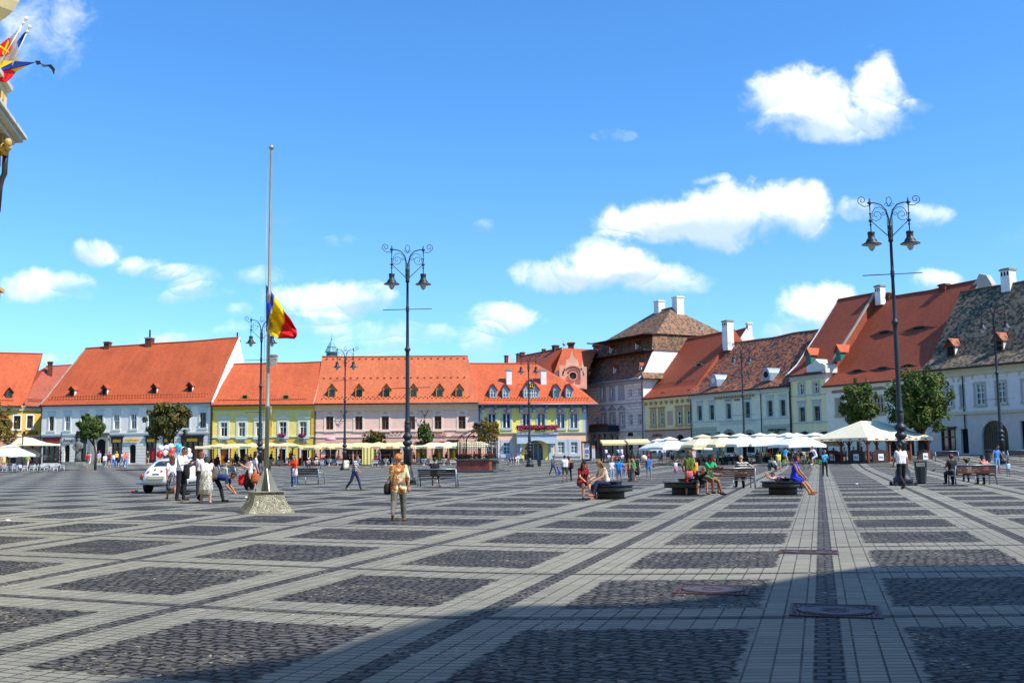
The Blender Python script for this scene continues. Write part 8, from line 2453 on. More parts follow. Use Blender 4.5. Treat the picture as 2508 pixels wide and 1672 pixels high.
# near and middle distance people (photo pixel of the feet, pixel height, facing)
# facing: 0 towards the photographer, 90 to the right, 180 away, 270 to the left
A = person('older woman walking away in an orange and cream patterned blouse and grey trousers', 975, 1276, 163, 183, 'walk2', 'patch:#b5672c:#e8dcb0', '#6b665e', '#8a5a34', 'l', '#b5763a', 'curly', 'long', fat=1.2, fem=True, hem=1, over=dict(la=(10, 10, 12), ra=(-12, 16, 18), R=(10, 3, 3), L=(-12, 38, 2)))
bag('small black shoulder bag carried by the older walking woman', A['tor'](.16, -.01, -.06), .2, .27, .12, '#141414', R(20), A['tor'](.07, 0, .27))
person('man in a white polo shirt and black trousers walking past the nearest lamp', 2214, 1197, 111, 190, 'walk2', '#e9e9ee', '#15171c', '#4a3226', 't', '#1c1614', 'crop', over=dict(L=(-4, 44, 2), R=(10, 3, 3)), fat=1.08)
a = person('young woman looking at her phone, white sleeveless top and black skirt', 611, 1219, 107, 305, 'phone', '#e6e4ea', '#101012', '#e8e8e8', 'l', '#1a1210', 'long', 'none', 'skirt', fem=True, face=True)
bag('red shopping bag hanging beside the phone girl', at(595, 1175, a['p'].y), .36, .42, .18, '#e01c24', .3, at(600, 1155, a['p'].y), 'shopping_bag')
bag('tan leather handbag on the hip of the phone girl', at(625, 1171, a['p'].y - .3), .34, .36, .16, '#b25a30', .2, at(620, 1148, a['p'].y - .3))
bag('black smartphone in the hands of the phone girl', (a['hands'][0] + a['hands'][1]) / 2, .08, .14, .02, '#0c0c10', .2, name='smartphone', cat='phone')
person('dark haired woman half hidden behind the phone girl', 622, 1204, 98, 120, 'stand', '#d8d6de', '#1b1a20', '#d8d8d8', 'l', '#15100e', 'long', 'short', 'skirt', fem=True)
w = person('woman in a cream striped top leaning forward, patterned skirt and beige heels', 504, 1231, 120, 195, 'bendlow', '#e5dcd8', 'mottle:#8c8878:#d8d4c8', '#c9a07c', 'l', '#231610', 'bob', 'short', 'skirt', fem=True, fat=1.12)
bag('large taupe handbag on the arm of the leaning woman', at(524, 1162, w['p'].y + .1), .24, .34, .13, '#5d5148', .3, at(512, 1130, w['p'].y - .2))
person('man in a navy shirt bending down beside the car, black trousers', 516, 1229, 122, 90, 'bend', '#1d2f6a', '#12141a', '#141414', 't', '#15110f', 'crop', 'short', over=dict(L=(26, 14, 6), R=(-30, 14, 6), lean=98, la=(8, 6, 30), ra=(4, 6, 40), head=-10))
m_ = person('tall man in a white shirt holding a dark jacket, beside the car', 441, 1225, 130, 72, 'phone', '#eceaf2', '#14161c', '#4a2420', 't', '#3a3532', 'crop', 'long', face=True, over=dict(la=(30, 8, 70), ra=(20, 8, 80), head=26))
bag('dark suit jacket draped over the arm of the tall man', at(457, 1152, m_['p'].y), .24, .62, .14, '#14161c', .2, name='jacket', cat='jacket')
person('young woman with long brown hair, white blouse and patterned skirt by the car', 420, 1222, 108, 205, 'walk', '#e6e4ee', 'mottle:#15151a:#8a8a90', '#6a3a2a', 't', '#4a2618', 'long', 'short', 'skirt', fem=True)
person('man in black trousers mostly hidden behind the tall man in white', 449, 1211, 112, 100, 'stand', '#e0e0e6', '#101218', '#101010', 't', '#201814', 'crop', 'long')
person('woman with reddish brown hair behind the leaning woman', 492, 1212, 105, 200, 'stand', '#d9d4da', '#26262e', '#202020', 'l', '#8a4426', 'bob', 'short', fem=True)
o = person('woman in a bright orange top and blue jeans holding a phone', 720, 1191, 78, 330, 'stand', '#e8481c', '#2f6a9c', '#b58a6a', 'l', '#241610', 'bun', 'long', fem=True, face=True, over=dict(ra=(30, 10, 75)))
bag('pink and white plastic bag held by the woman in orange', at(722, 1157, o['p'].y - .1), .3, .42, .16, 'mottle:#e6b8cc:#f0eef2', 0, o['hands'][0], 'carrier_bag')
s_ = person('woman with dark red hair walking right, striped top and navy trousers', 866, 1199, 88, 78, 'walk', 'stripe:#2f3a54:#c9ccd4', '#232a52', '#8a7a54', 'l', '#4a1418', 'bob', 'short', fem=True, over=dict(head=22))
bag('large cream tote bag on the back of the striped walking woman', at(848, 1138, s_['p'].y), .36, .42, .14, '#d8d4bc', .9, at(858, 1128, s_['p'].y), 'tote_bag')
# round seats
g1 = RS1.location
person('dark haired young woman in a dark red dress seated on the left round seat', 0, 0, 1.66, 20, 'sitx', '#7e1520', '#7e1520', '#201612', 'l', '#1a100c', 'long', 'short', 'skirt', loc=(g1.x - .98, g1.y - .12, g1.z), fem=True, face=True, over=dict(la=(10, 6, 45), ra=(14, 4, 40), lean=14))
person('young woman in cream top and navy trousers on the left round seat', 0, 0, 1.7, 298, 'sitx', '#e6dcc4', '#16204a', '#c0683a', 'l', '#8a5a34', 'long', 'none', 'long', loc=(g1.x - .2, g1.y - .5, g1.z), fem=True, over=dict(la=(14, 4, 40), ra=(18, 4, 42), lean=18))
g2 = RS2.location
t_ = person('man in green tank top and red shorts seen from behind, one foot on the seat', 1690, 1212, 109, 165, 'lift', '#4f7a1c', '#a81c24', '#6a6a70', 'l', '#5a3a24', 'bob', 'none', 'short', fat=.95)
bag('pink checked shoulder bag on the back of the man in the green tank top', at(1688, 1162, t_['p'].y - .2), .3, .26, .1, 'check:#e08a8a:#b03038', 0, at(1683, 1120, t_['p'].y - .1))
bag('yellow bag hanging beside the green tank top', at(1703, 1149, t_['p'].y + .1), .22, .5, .1, '#f0a81c', 0, name='carrier_bag')
person('boy with light brown hair in dark shirt bowing his head on the middle seat', 0, 0, 1.62, 12, 'sitlean', '#1f2c44', '#3a3c42', '#5a4426', 'l', '#7a5430', 'short', 'short', 'short', loc=(g2.x + .42, g2.y - .5, g2.z), over=dict(lean=50, head=35))
person('man with curly black hair in a bright green t-shirt seated on the middle round seat', 0, 0, 1.8, 32, 'sit', '#18a868', '#8a7a4a', '#1c1c24', 'd', '#120e0c', 'curly', 'short', 'short', loc=(g2.x + .8, g2.y - .3, g2.z), face=True, over=dict(lean=18, la=(38, 4, 50), ra=(38, 4, 55), L=(70, 52, 6)))
person('dark haired woman in a red strap top seen behind the green t-shirt', 0, 0, 1.6, 80, 'sit', '#d4281c', '#c03020', '#202020', 't', '#120e0c', 'bob', 'none', 'short', loc=(g2.x + 1.0, g2.y + .7, g2.z), fem=True, over=dict(la=(80, 20, 100)))
g3 = RS3.location
person('woman in a royal blue dress seated on the right round seat, bare feet stretched out', 0, 0, 1.66, 62, 'sit', '#1f35c8', '#1f35c8', '#a8603c', 't', '#2a1810', 'bun', 'none', 'skirt', loc=(g3.x + .33, g3.y - .3, g3.z), fem=True, over=dict(L=(66, 30, 2), R=(60, 28, 2), la=(20, 2, 18), ra=(16, 2, 20), lean=10, turn=20))
b_ = person('boy in red and white lying on the right round seat', 0, 0, 1.3, 270, 'bend', 'mottle:#c01c2c:#e8e8ec', '#20242c', '#1a1a20', 'l', '#2a1a12', 'short', 'short', 'long', loc=(g3.x + .1, g3.y + .1, g3.z + .3), over=dict(feet0=False, lean=84, L=(-70, 10, 4), R=(-74, 4, 4), head=-40, la=(90, 10, 60), ra=(90, 10, 60)))
bag('black backpack and camera lying at the right end of the seat', g3 + Vector((.72, .15, .56)), .34, .24, .24, '#15161a', .2, name='backpack')
# benches
def on_bench(px, py, dx, label, H, yaw, *a, **k):
 p = gp(px, py); return person(label, 0, 0, H, yaw, *a, loc=(p.x + dx, p.y + (.02 if abs(yaw) < 90 else .1), p.z), **k)
on_bench(1073, 1192, -.2, 'man in black shirt seated on a bench, back turned, hand at his head', 1.76, 174, 'sit', '#15161c', '#202024', '#7a4a34', 't', '#1c1410', 'crop', 'short', 'short', over=dict(la=(70, 30, 110), R=(75, 62, 8)))
on_bench(1792, 1196, .5, 'bald man in a navy and cream striped shirt seated on a bench, seen from behind', 1.76, 186, 'sit', 'stripe:#1b2034:#d6d0c0', '#16171c', '#15130f', 'l', '#c98f70', None, 'short', 'long', fat=1.15, over=dict(ra=(-10, 60, 10)))
on_bench(2383, 1187, -.78, 'heavy woman with dark red hair in a black sleeveless top on the right bench', 1.68, 184, 'sit', '#131318', '#15151a', '#15110f', 't', '#5a1018', 'curly', 'none', 'long', fem=True, fat=1.25)
on_bench(2383, 1187, -.12, 'child with two dark hair puffs on the right bench', 1.25, 182, 'sit', '#e8dcd8', '#2a2a3a', '#2a2a3a', 't', '#1c1412', 'puffs', 'short', 'long', dz=.12)
on_bench(2383, 1187, .62, 'woman with a dark bun in a salmon top on the right bench', 1.62, 188, 'sit', '#d8897c', '#1d2844', '#15151c', 't', '#15110f', 'bun', 'none', 'long', fem=True, over=dict(head=30))
on_bench(545, 1163, .1, 'elderly white haired man in a yellow vest sitting bent forward', 1.68, 75, 'sitlean', '#e0d890', '#cfc9b8', '#e0d8d0', 'l', '#e6e6e6', 'crop', 'none', 'long')
on_bench(765, 1148, -.45, 'seated woman in a white sun hat and pink top on a far bench', 1.6, 15, 'sit', '#d8a09a', '#1b1b20', '#1b1b20', 'l', '#e0dcd4', 'short', 'short', 'long', fem=True, fat=1.2, hat=('brim', '#ece8e0'))
on_bench(765, 1148, .42, 'seated woman in a white hat beside the pink top on a far bench', 1.6, 5, 'sit', '#d8ccc8', '#24242a', '#a07050', 'l', '#e0dcd4', 'short', 'short', 'mid', fem=True, fat=1.2, hat=('brim', '#e6dfc8'))
on_bench(1264, 1140, -.5, 'brown haired woman in a violet dress seated on the bench before the bank', 1.64, 10, 'sit', '#6a5a8a', '#6a5a8a', '#8a5a40', 'l', '#4a2a1a', 'long', 'none', 'skirt', fem=True)
on_bench(1264, 1140, .15, 'man in a white shirt and beige trousers seated on the bench before the bank', 1.74, 0, 'sit', '#ece8e6', '#c8bfa4', '#5a4434', 'l', '#8a6a5a', 'crop', 'long', 'long')
on_bench(2163, 1129, -.3, 'man in a white t-shirt and blue shorts hunched on a far bench', 1.74, 330, 'sitlean', '#e6e4ea', '#8aa4d0', '#202024', 't', '#3a2216', 'crop', 'short', 'short')
for k, (dx, lab, c, H) in enumerate(((-.9, 'woman in a light blue top on the family bench', '#c8d4e6', 1.6), (-.35, 'person in coral on the family bench', '#e0746a', 1.5), (.2, 'small child in pink on the family bench', '#e07aa0', 1.2), (.75, 'person in a white cap and white top at the right end of the family bench', '#ecece8', 1.6))):
 on_bench(1509, 1134, dx, lab, H, 10, 'sit', c, '#3a4a6a', '#8a7a70', 'l', '#5a3a2a', 'short', 'short', 'long', hat=('cap', '#ecebe6') if k == 3 else None)
ST_ = [  # label, x, y feet, height px, yaw, pose, top, bottom, shoe, skin, hair, style, sleeve, leg, extras
('stocky man in a dark striped polo and blue jeans walking right of the well', 1354, 1163, 49, 40, 'walk', 'stripe:#2c2e38:#6a6c78', '#2a3f68', '#5a3226', 'd', '#201410', 'crop', 'short', 'long', {}),
('man in a white t-shirt and dark green shorts seen from behind', 1384, 1179, 64, 185, 'stand', '#e6e6ee', '#3c4438', '#3a2a24', 't', '#181210', 'crop', 'short', 'short', {}),
('woman in a brown top and black trousers standing behind the white t-shirt man', 1394, 1178, 61, 200, 'stand', '#a05a3a', '#17171b', '#4a2a20', 't', '#181210', 'bob', 'short', 'long', dict(fem=True)),
('child in a blue top crouching by the white t-shirt man', 1373, 1164, 34, 250, 'crouch', '#3a5a9a', '#3a5a9a', '#3a2a24', 't', '#181210', 'short', 'short', 'long', {}),
('child in a red t-shirt with hands on hips left of the seated girls', 1431, 1173, 49, 190, 'akimbo', '#d0283c', '#5a7ab0', '#c03a6a', 't', '#181210', 'tail', 'short', 'short', {}),
('girl in a white t-shirt and pale jeans facing the photographer', 1499, 1172, 51, 10, 'stand', '#e8e6ea', '#9ab4d6', '#e6e6ea', 'l', '#8a5a3a', 'short', 'short', 'long', {}),
('broad man in a bright blue t-shirt and denim shorts seen from behind', 1517, 1177, 57, 170, 'akimbo', '#1f8ad8', '#5a86b8', '#30303a', 't', '#302018', 'crop', 'short', 'short', dict(fat=1.2)),
('little girl in pink bending in front of the blue t-shirt man', 1529, 1171, 33, 0, 'bendlow', '#e88aa8', '#8aa4d8', '#e8e8ea', 'l', '#5a3420', 'short', 'short', 'long', {}),
('woman in an orange top behind the grey dress', 1540, 1174, 50, 100, 'stand', '#e8623a', '#5a3a3a', '#3a2a24', 'l', '#7a4a2a', 'bob', 'short', 'long', dict(fem=True)),
('woman in a grey flowing dress striding right', 1547, 1179, 58, 80, 'walk', '#6e6a62', '#4a4846', '#201612', 'l', '#8a5a34', 'curly', 'short', 'mid', dict(fem=True)),
('woman in a short black dress and dark cap standing', 1561, 1172, 54, 20, 'stand', '#121216', '#121216', '#8a5a40', 'l', '#181210', 'short', 'none', 'skirt', dict(fem=True, hat=('cap', '#15151a'))),
('man in a blue t-shirt, denim shorts and red cap seen from behind', 1590, 1175, 60, 185, 'stand', '#3a70b8', '#6a90b8', '#c8d4e8', 't', '#302018', 'crop', 'short', 'short', dict(hat=('cap', '#e01c20'))),
('tiny girl in a white top and pink tulle skirt standing alone', 1655, 1160, 35, 20, 'stand', '#e8e6e8', '#c07a9a', '#d09a8a', 'l', '#4a2a1c', 'bun', 'short', 'skirt', {}),
('man in white and blue shirt and blue shorts before the palace awnings', 1485, 1125, 28, 200, 'stand', '#dfe4f0', '#2a5a9a', '#c8a080', 'l', '#503424', 'crop', 'short', 'short', {}),
('man in a pale blue shirt behind the family bench', 1514, 1123, 26, 180, 'stand', '#c8d2ee', '#3a4a7a', '#30303a', 'l', '#403024', 'crop', 'long', 'long', {}),
('man in a white shirt behind the family bench, right one', 1523, 1123, 27, 180, 'stand', '#ecebf0', '#8a94b0', '#30303a', 'l', '#403024', 'crop', 'short', 'long', {}),
('person in a teal shirt and pale trousers walking right under the cream awning', 1563, 1123, 28, 100, 'walk', '#1c7a72', '#a8c8dc', '#d8d8dc', 't', '#302018', 'crop', 'short', 'long', {}),
('person in a white t-shirt and aqua shorts standing before the umbrellas', 1611, 1124, 30, 190, 'stand', '#e8e8ee', '#7ac8d8', '#e8e8ea', 't', '#302018', 'crop', 'short', 'short', {}),
('woman in a white top and blue skirt before the umbrellas', 1622, 1124, 27, 180, 'stand', '#e8e6e6', '#20386a', '#b08060', 'l', '#503424', 'bob', 'short', 'skirt', dict(fem=True)),
('blonde woman in a white top beside the blue skirt', 1628, 1123, 29, 190, 'stand', '#e6e2dc', '#6a7ab0', '#b08060', 'l', '#d8b878', 'long', 'short', 'short', dict(fem=True)),
('man in a dark violet shirt and white shorts before the second umbrella', 1645, 1122, 28, 180, 'akimbo', '#2a2460', '#e8e8ec', '#b07a60', 't', '#302018', 'crop', 'short', 'short', {}),
('woman in an aqua jacket and dark jeans standing by the black chairs', 1758, 1137.5, 34, 20, 'stand', '#7accdc', '#1e2848', '#c8c8cc', 'l', '#181210', 'bob', 'long', 'long', dict(fem=True)),
('blond person in black with a red backpack walking left', 1881, 1128, 36, 210, 'walk', '#181a20', '#1c2440', '#2a2020', 'l', '#e0d4b0', 'short', 'short', 'short', {}),
('man in a yellow t-shirt and beige shorts seen from behind', 1908, 1154.5, 50, 190, 'stand', '#e8dc6a', '#b8ac84', '#c04a40', 'l', '#302018', 'crop', 'short', 'short', {}),
('man in a light blue patterned shirt and black trousers standing at the centre band', 2021, 1166, 64, 5, 'phone', 'mottle:#6ab8e0:#2a7ab8', '#121319', '#121212', 't', '#6a5a50', 'crop', 'long', 'long', dict(over=dict(head=10))),
('man in a black t-shirt and pale jeans walking left past the pavilion', 2113, 1125, 41, 250, 'walk', '#1c2028', '#9ab8dc', '#c8a884', 'l', '#302018', 'crop', 'short', 'long', {}),
('toddler in pink held by the man in pale jeans', 2126, 1130, 15, 20, 'stand', '#d890b0', '#d890b0', '#e8d8d8', 'l', '#302018', 'short', 'short', 'short', {}),
('older man in a blue striped shirt and white shorts by the shop window', 2301, 1112, 36, 60, 'stand', 'stripe:#3a8ab8:#a8c8d8', '#d8d4cc', '#3a2a24', 'l', '#b08a7a', 'crop', 'short', 'short', {}),
('man in a white shirt and black trousers by the shop window', 2317, 1109, 36, 200, 'stand', '#e4e0ee', '#15151b', '#15151b', 't', '#201814', 'crop', 'short', 'long', {}),
('woman in a cream top with a pale bag in front of the arched gateway', 2427, 1108, 35, 60, 'walk', '#cfcab8', '#4a6a9a', '#8a6a5a', 'l', '#181210', 'bun', 'short', 'short', dict(fem=True)),
('father in a blue t-shirt and denim shorts leading a toddler', 2443, 1160, 70, 20, 'hold', '#4a80c0', '#7aa8d0', '#a05a40', 't', '#181210', 'crop', 'short', 'short', dict(over=dict(la=(8, 34, 6), head=24))),
('toddler boy in a blue striped shirt held by the hand', 2470, 1166, 40, 10, 'hold', 'stripe:#5ab0e0:#e8eef4', '#7a8478', '#3a2a20', 't', '#201410', 'crop', 'short', 'short', dict(over=dict(ra=(150, 20, 5)))),
('man with a green backpack and white shorts walking away at the left', 65, 1153, 46, 175, 'walk', '#c8a070', '#d8c8c8', '#e8e0e0', 'l', '#181210', 'crop', 'short', 'short', {}),
('woman in a grey top and yellow skirt at the left picture edge', 8, 1141, 35, 60, 'stand', '#b8bcc4', '#d8c878', '#c09a80', 'l', '#b8a890', 'short', 'short', 'skirt', dict(fem=True, fat=1.2)),
('man in a red t-shirt and camouflage shorts walking away by the slim tree', 213, 1144, 37, 175, 'walk', '#d81c20', '#6a6a66', '#c8a890', 't', '#302018', 'crop', 'short', 'short', dict(fat=1.15)),
('person in grey behind the red t-shirt', 219, 1139, 34, 175, 'walk', '#a8acb4', '#d8d4d0', '#d8d4d0', 'l', '#908880', 'crop', 'short', 'long', {}),
('person in pale grey crouching before the dark shop door', 197, 1131, 24, 300, 'crouch', '#c8ccd4', '#2a3450', '#303030', 'l', '#302018', 'short', 'short', 'long', {}),
('blonde woman in a dark top beside the statue', 184, 1128, 26, 200, 'stand', '#2a2024', '#1c2440', '#30303a', 'l', '#d8a060', 'short', 'short', 'long', dict(fem=True)),
('waiter in a dark red shirt at the far left cafe', 106, 1126, 25, 180, 'akimbo', '#a01420', '#17171f', '#17171f', 't', '#201410', 'crop', 'short', 'long', {}),
('person in a red cap and lilac shirt, leftmost of the tour group', 242, 1139, 35, 20, 'stand', '#b4b8e0', '#c8c498', '#e8e0d8', 'l', '#a09080', 'crop', 'short', 'long', dict(hat=('cap', '#e02028'))),
('woman in a white top and grey trousers in front of the tour group', 256, 1147, 37, 190, 'walk', '#eceaf0', '#8c929c', '#8a8a90', 'l', '#9a6a4a', 'short', 'short', 'long', dict(fem=True)),
('person in a maroon top and navy shorts in the tour group', 267, 1143.5, 38, 10, 'stand', '#8a2438', '#1c2244', '#e6e6e6', 't', '#5a3424', 'short', 'short', 'short', {}),
('woman in a white top and light jeans with a blue bag in the tour group', 277, 1143, 34, 190, 'stand', '#e8e8f4', '#5a8ad0', '#303038', 'l', '#302018', 'tail', 'short', 'long', dict(fem=True)),
('person in a yellow top and black trousers in the tour group', 285, 1139, 34, 200, 'stand', '#e8c850', '#17171f', '#202020', 'l', '#c09050', 'bob', 'short', 'long', dict(fem=True)),
('person in a pink shirt and white trousers striding in the tour group', 297, 1143.5, 39, 80, 'walk', '#e0a0b8', '#f0eeec', '#e8e0e0', 'l', '#c0a080', 'crop', 'short', 'long', {}),
('man in a coral t-shirt, sunglasses and jeans, rightmost of the tour group', 307, 1143.5, 37, 30, 'walk', '#f0644a', '#4a82c0', '#e8e8ec', 'l', '#906040', 'crop', 'short', 'long', {}),
('man in a white shirt and jeans before the small arched door', 324, 1134, 29, 180, 'stand', '#f2f2f4', '#3a62a0', '#303038', 't', '#403024', 'crop', 'short', 'long', {}),
('man in a dark tee and beige shorts walking left of the balloons', 361, 1138.5, 34, 20, 'walk', '#2a2c30', '#b49470', '#5a3a2a', 'l', '#c8c4c0', 'short', 'short', 'short', dict(hat=('cap', '#c8c8cc'))),
('woman in a black top and pink trousers left of the balloons', 372, 1131, 27, 350, 'stand', '#191a20', '#c88a8a', '#c0a080', 'l', '#b07a50', 'short', 'short', 'long', dict(fem=True)),
('man in blue carrying something along the hotel terrace', 929, 1143, 34, 80, 'walk', '#2a4a8a', '#1c2c5a', '#202020', 't', '#181210', 'crop', 'short', 'long', {}),
('waiter in a white shirt under the hotel canopy', 920, 1136, 27, 200, 'stand', '#ececee', '#15151b', '#15151b', 'l', '#181210', 'crop', 'long', 'long', {}),
('blonde woman in black standing left of the bank entrance lamp', 1287, 1132, 30, 30, 'phone', '#191a20', '#15151b', '#30241f', 'l', '#d89a50', 'long', 'none', 'long', dict(fem=True)),
('person in a maroon top right of the balloons', 478, 1134, 33, 200, 'walk', '#6a1424', '#24202c', '#202020', 't', '#302018', 'crop', 'short', 'long', {}),
]
PP = {}
for q in ST_:
 (lab, x, y, h, yaw, pose, top, bot, shoe, skin, hair, hs, slv, leg, ex) = q
 PP[lab[:22]] = person(lab, x, y, h, yaw, pose, top, bot, shoe, skin, hair, hs, slv, leg, **ex)
def near(key): return next(v for k, v in PP.items() if key.startswith(k) or k.startswith(key[:22]))
def carry(key, label, off, sz, c, name='backpack', cat='backpack'):
 v = near(key); P0 = v['p'] + Vector(off) * v['H']; bag(label, P0, *(s * v['H'] for s in sz), c, 0, name=name, cat=cat)
carry('man with a green backpack', 'big green hiking backpack on the man walking away at the left', (0, -.1, .68), (.2, .3, .14), '#4a9a3a')
carry('woman in a grey flowing dress', 'bright green backpack of the woman in the grey dress', (.1, -.06, .66), (.17, .28, .13), '#17a838')
carry('blond person in black with', 'red backpack of the blond person in black', (.12, -.05, .7), (.17, .26, .14), '#d81c28')
carry('woman in a brown top and black', 'black bag behind the woman in the brown top', (.12, -.05, .62), (.14, .26, .12), '#1d1d22', 'handbag', 'bag')
carry('man in a blue t-shirt, denim', 'brown pouch on the hip of the red cap man', (.2, -.02, .55), (.08, .1, .06), '#7a3018', 'handbag', 'bag')
carry('woman in a white top and light', 'light blue carrier bag in the tour group', (.2, -.02, .3), (.14, .2, .08), '#6a9ac8', 'carrier_bag', 'bag')
v = near('man in a blue t-shirt, denim'); c = at(1577, 1122, v['p'].y); m = MB()
m.sphere(c, .19, 14, 10); o = m.build('beach_ball', cm('mottle:#e8e8ee:#e0a030')); tag(o, 'white and coloured beach ball balloon beside the red cap man', 'ball')
# child in white and the two sitting on the ground
person('child in a white top sitting on the bench behind the cyclists', 0, 0, 1.35, 60, 'sit', '#e8e2e6', '#a8c0e0', '#c0a090', 'l', '#c08a50', 'short', 'short', 'short', loc=gp(1942, 1130) + Vector((0, 0, .05)))
person('young man in a teal t-shirt sitting cross legged on the paving', 1884, 1153, 1.7, 25, 'ground', '#3a9a9a', '#3a3a34', '#5a4434', 'l', '#201410', 'crop', 'short', 'long', loc=gp(1885, 1152))
person('young woman in a white t-shirt sitting on the paving beside the teal t-shirt', 1898, 1153, 1.6, 310, 'ground', '#e6e4ea', '#20242c', '#202020', 'l', '#181210', 'tail', 'short', 'long', loc=gp(1899, 1152), fem=True)
person('boy in a black vest sitting on the steps of the well', 0, 0, 1.6, 8, 'ground', '#17171d', '#8a98b8', '#ecebee', 't', '#2a1810', 'crop', 'none', 'short', loc=gp(1179, 1156) + Vector((0, .35, .12)))
# bicycles
def bicycle(px, py, yaw, label, first=[None]):
 p = gp(px, py)
 if first[0] is None:
  t = empty('bicycle', p, yaw); YB = mat('bike_yellow', '#e0cc1c', .4, .08); BK = mat('bike_black', '#15151a', .5, .1); GR = mat('bike_green', '#1f7a3c', .5, .1)
  m = MB(); m.tube([(-.28, 0, .72), (.22, 0, .32), (.3, 0, .78), (-.22, 0, .62)], .022, 6); m.tube([(.28, 0, .66), (.22, 0, .3), (.55, 0, .33), (.28, 0, .62)], .016, 6); m.tube([(-.28, 0, .95), (-.34, 0, .7), (-.55, 0, .33)], .018, 6); m.build('frame', YB, t)
  for x in (-.55, .55):
   w = empty('wheel', (x, 0, .34)); w.parent = t
   q = MB(); q.tube([(.33 * math.cos(a), 0, .33 * math.sin(a)) for a in [k * 2 * PI / 28 for k in range(28)]], .018, 5, closed=True); q.build('tyre', BK, w)
   q = MB()
   for k in range(10): a = k * PI / 5; q.tube([(0, 0, 0), (.32 * math.cos(a), 0, .32 * math.sin(a))], .003, 3)
   q.build('spokes', M_STEEL, w)
  m = MB(); m.tube([(-.1, -.28, 1.0), (-.26, -.1, 1.03), (-.28, 0, .98), (-.26, .1, 1.03), (-.1, .28, 1.0)], .014, 5); m.build('handlebar', BK, t)
  m = MB(); m.sphere((.34, 0, .88), .12, 8, 6, 0, (1.1, .7, .4)); m.tube([(.28, 0, .75), (.33, 0, .86)], .016, 5); m.build('saddle', BK, t)
  m = MB(); m.tube([(.55 + .37 * math.cos(a), 0, .34 + .37 * math.sin(a)) for a in [k * .3 for k in range(9)]], .03, 5); m.prism([(.45, .4), (.85, .4), (.8, .68), (.55, .7)], -.03, .03); m.build('mudguard', GR, t)
  m = MB(); m.box(-.5, -.3, -.13, .13, .82, 1.0); m.build('basket', BK, t)
  first[0] = t
 else: t = copy_tree(first[0]); t.location = p; t.rotation_euler = (0, 0, yaw)
 tag(t, label, 'bicycle', 'yellow hire bicycles'); return t
b1 = bicycle(1991, 1147, .12, 'yellow bicycle with a green rear guard ridden by the man in white')
b2 = bicycle(1927, 1145, PI + .9, 'yellow bicycle ridden by the cyclist in turquoise, partly hidden by the yellow shirt man')
def rider(b, label, H, c, bt, hair):
 L = b.matrix_world if False else Matrix.Translation(b.location) @ Matrix.Rotation(b.rotation_euler.z, 4, 'Z')
 q = L @ Vector((.3, 0, 0)); yw = math.degrees(b.rotation_euler.z) - 90
 person(label, 0, 0, H, yw, 'cycle', c, bt, '#e0e0e6', 'l', hair, 'crop', 'short', 'short', loc=(q.x, q.y, q.z), dz=.14)
rider(b1, 'cyclist in a white t-shirt riding a yellow bicycle', 1.8, '#e8e8f0', '#d8dce6', '#8a5a3a')
rider(b2, 'cyclist in a turquoise t-shirt on a yellow bicycle', 1.75, '#1fa0c8', '#c8a8a0', '#302018')
# pigeons, litter and cans
def pigeon(px, py, yaw, label):
 p = gp(px, py); m = MB(); capsule(m, (0, .02, .13), (0, .14, .11), .055, .03); capsule(m, (0, -.04, .17), (0, -.07, .21), .03, .028); capsule(m, (0, .14, .11), (0, .24, .08), .022, .01); capsule(m, (0, -.09, .21), (0, -.125, .2), .01, .004)
 for sx in (-1, 1): capsule(m, (sx * .02, .03, .09), (sx * .02, .02, .0), .009, .008)
 o = vox(m, .012, [mat('pigeon_grey', '#3c4452', .7, .3, 20)], 'pigeon'); o.location = p; o.rotation_euler = (0, 0, yaw); tag(o, label, 'pigeon', 'pigeons')
pigeon(2050, 1140, 1.2, 'dark pigeon standing alone beyond the man in the light blue shirt'); pigeon(2289, 1156, 1.0, 'dark pigeon right of the litter bin'); pigeon(2320, 1158, 4, 'pale pigeon nearer the right bench')
rl = random.Random(3)
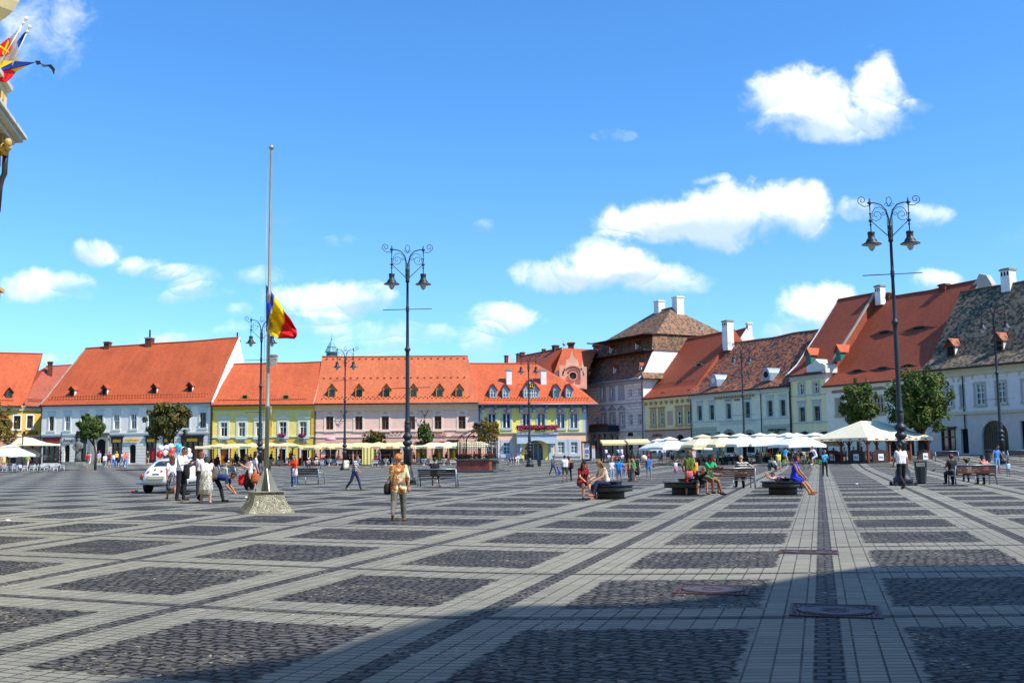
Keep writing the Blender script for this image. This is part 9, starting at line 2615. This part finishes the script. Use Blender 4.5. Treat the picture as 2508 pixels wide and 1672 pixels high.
for k, (px, py, c, lab) in enumerate(((334, 1204, '#1d5a50', 'dark green tin can behind the car'), (326, 1206, '#a02030', 'small red tin can behind the car'), (409, 1207, '#d8c820', 'yellow can by the car wheel'), (19, 1277, '#e8e8ea', 'crumpled white paper on the left paving'), (2098, 1186, '#e8e8ea', 'small white paper scrap near the centre band'))):
 p = gp(px, py); m = MB()
 if k < 3: m.lathe([(.045, -.07), (.05, -.065), (.05, .065), (.045, .07)], 10, 0, (0, 0, 0), M=Matrix.Translation((0, 0, .05)) @ Matrix.Rotation(PI / 2, 4, 'Y'))
 else: m.sphere((0, 0, .03), .06, 7, 5, 0, (1.3, 1, .5))
 o = m.build('tin_can' if k < 3 else 'paper_scrap', cm(c)); o.location = p; tag(o, lab, 'can' if k < 3 else 'litter')
# seated guests of the terraces, in the shade
GC = ['#23262e', '#3a2a2a', '#2c3a58', '#5a5650', '#7a3a34', '#c8c4c0', '#3c4a44']
proto = {}
for k in range(46):
 if k < 26: px = 505 + k * 26.5 + rl.uniform(-6, 6); Y = 131.5 + rl.random() * 4; up = .14; wh = 'under the long cream canopies'; g = 'guests under the long cream canopies'
 elif k < 38: px = 1690 + (k - 26) * 27; Y = 108 + rl.random() * 6; up = 0; wh = 'under the white umbrellas'; g = 'guests under the white umbrellas'
 elif k < 42: px = 2020 + (k - 38) * 24; Y = 97; up = .12; wh = 'in the cream pavilion'; g = 'guests in the pavilion'
 else: px = 1490 + (k - 42) * 24; Y = 131; up = .1; wh = 'under the palace awnings'; g = 'guests by the palace'
 p = gpY(px, Y); p.z += up; kk = k % 7
 if kk not in proto:
  v = person('x', 0, 0, 1.7, 0, 'sit', GC[kk], '#20222a', '#1c1a1a', 'tl'[k % 2], ['#201410', '#5a3a20', '#b08050'][k % 3], 'bob' if k % 3 else 'crop', 'short', 'long', loc=p); o = v['o']; proto[kk] = o
 else: o = copy_tree(proto[kk])
 o.location = p; o.rotation_euler = (0, 0, rl.uniform(0, 6.28))
 tag(o, 'guest in %s seated %s' % (['dark grey', 'dark brown', 'navy', 'grey', 'brick red', 'white', 'dark green'][kk], where(px, 'j')), 'person', g)
for k, (px, Y, c) in enumerate(((652, 133, '#2a3040'), (665, 134, '#20242c'), (712, 134, '#15161c'), (577, 134, '#1c1c20'))):
 person('standing dark figure under the cream canopy, %s' % ['left one of the pair by the flagpole', 'right one of the pair by the flagpole', 'alone before the yellow wall', 'left of the phone girl'][k], 0, 0, 1.75, 40 + 70 * k, 'stand', c, '#15151b', '#15151b', 't', '#15110f', 'crop', 'long', 'long', loc=gpY(px, Y) + Vector((0, 0, .14)))
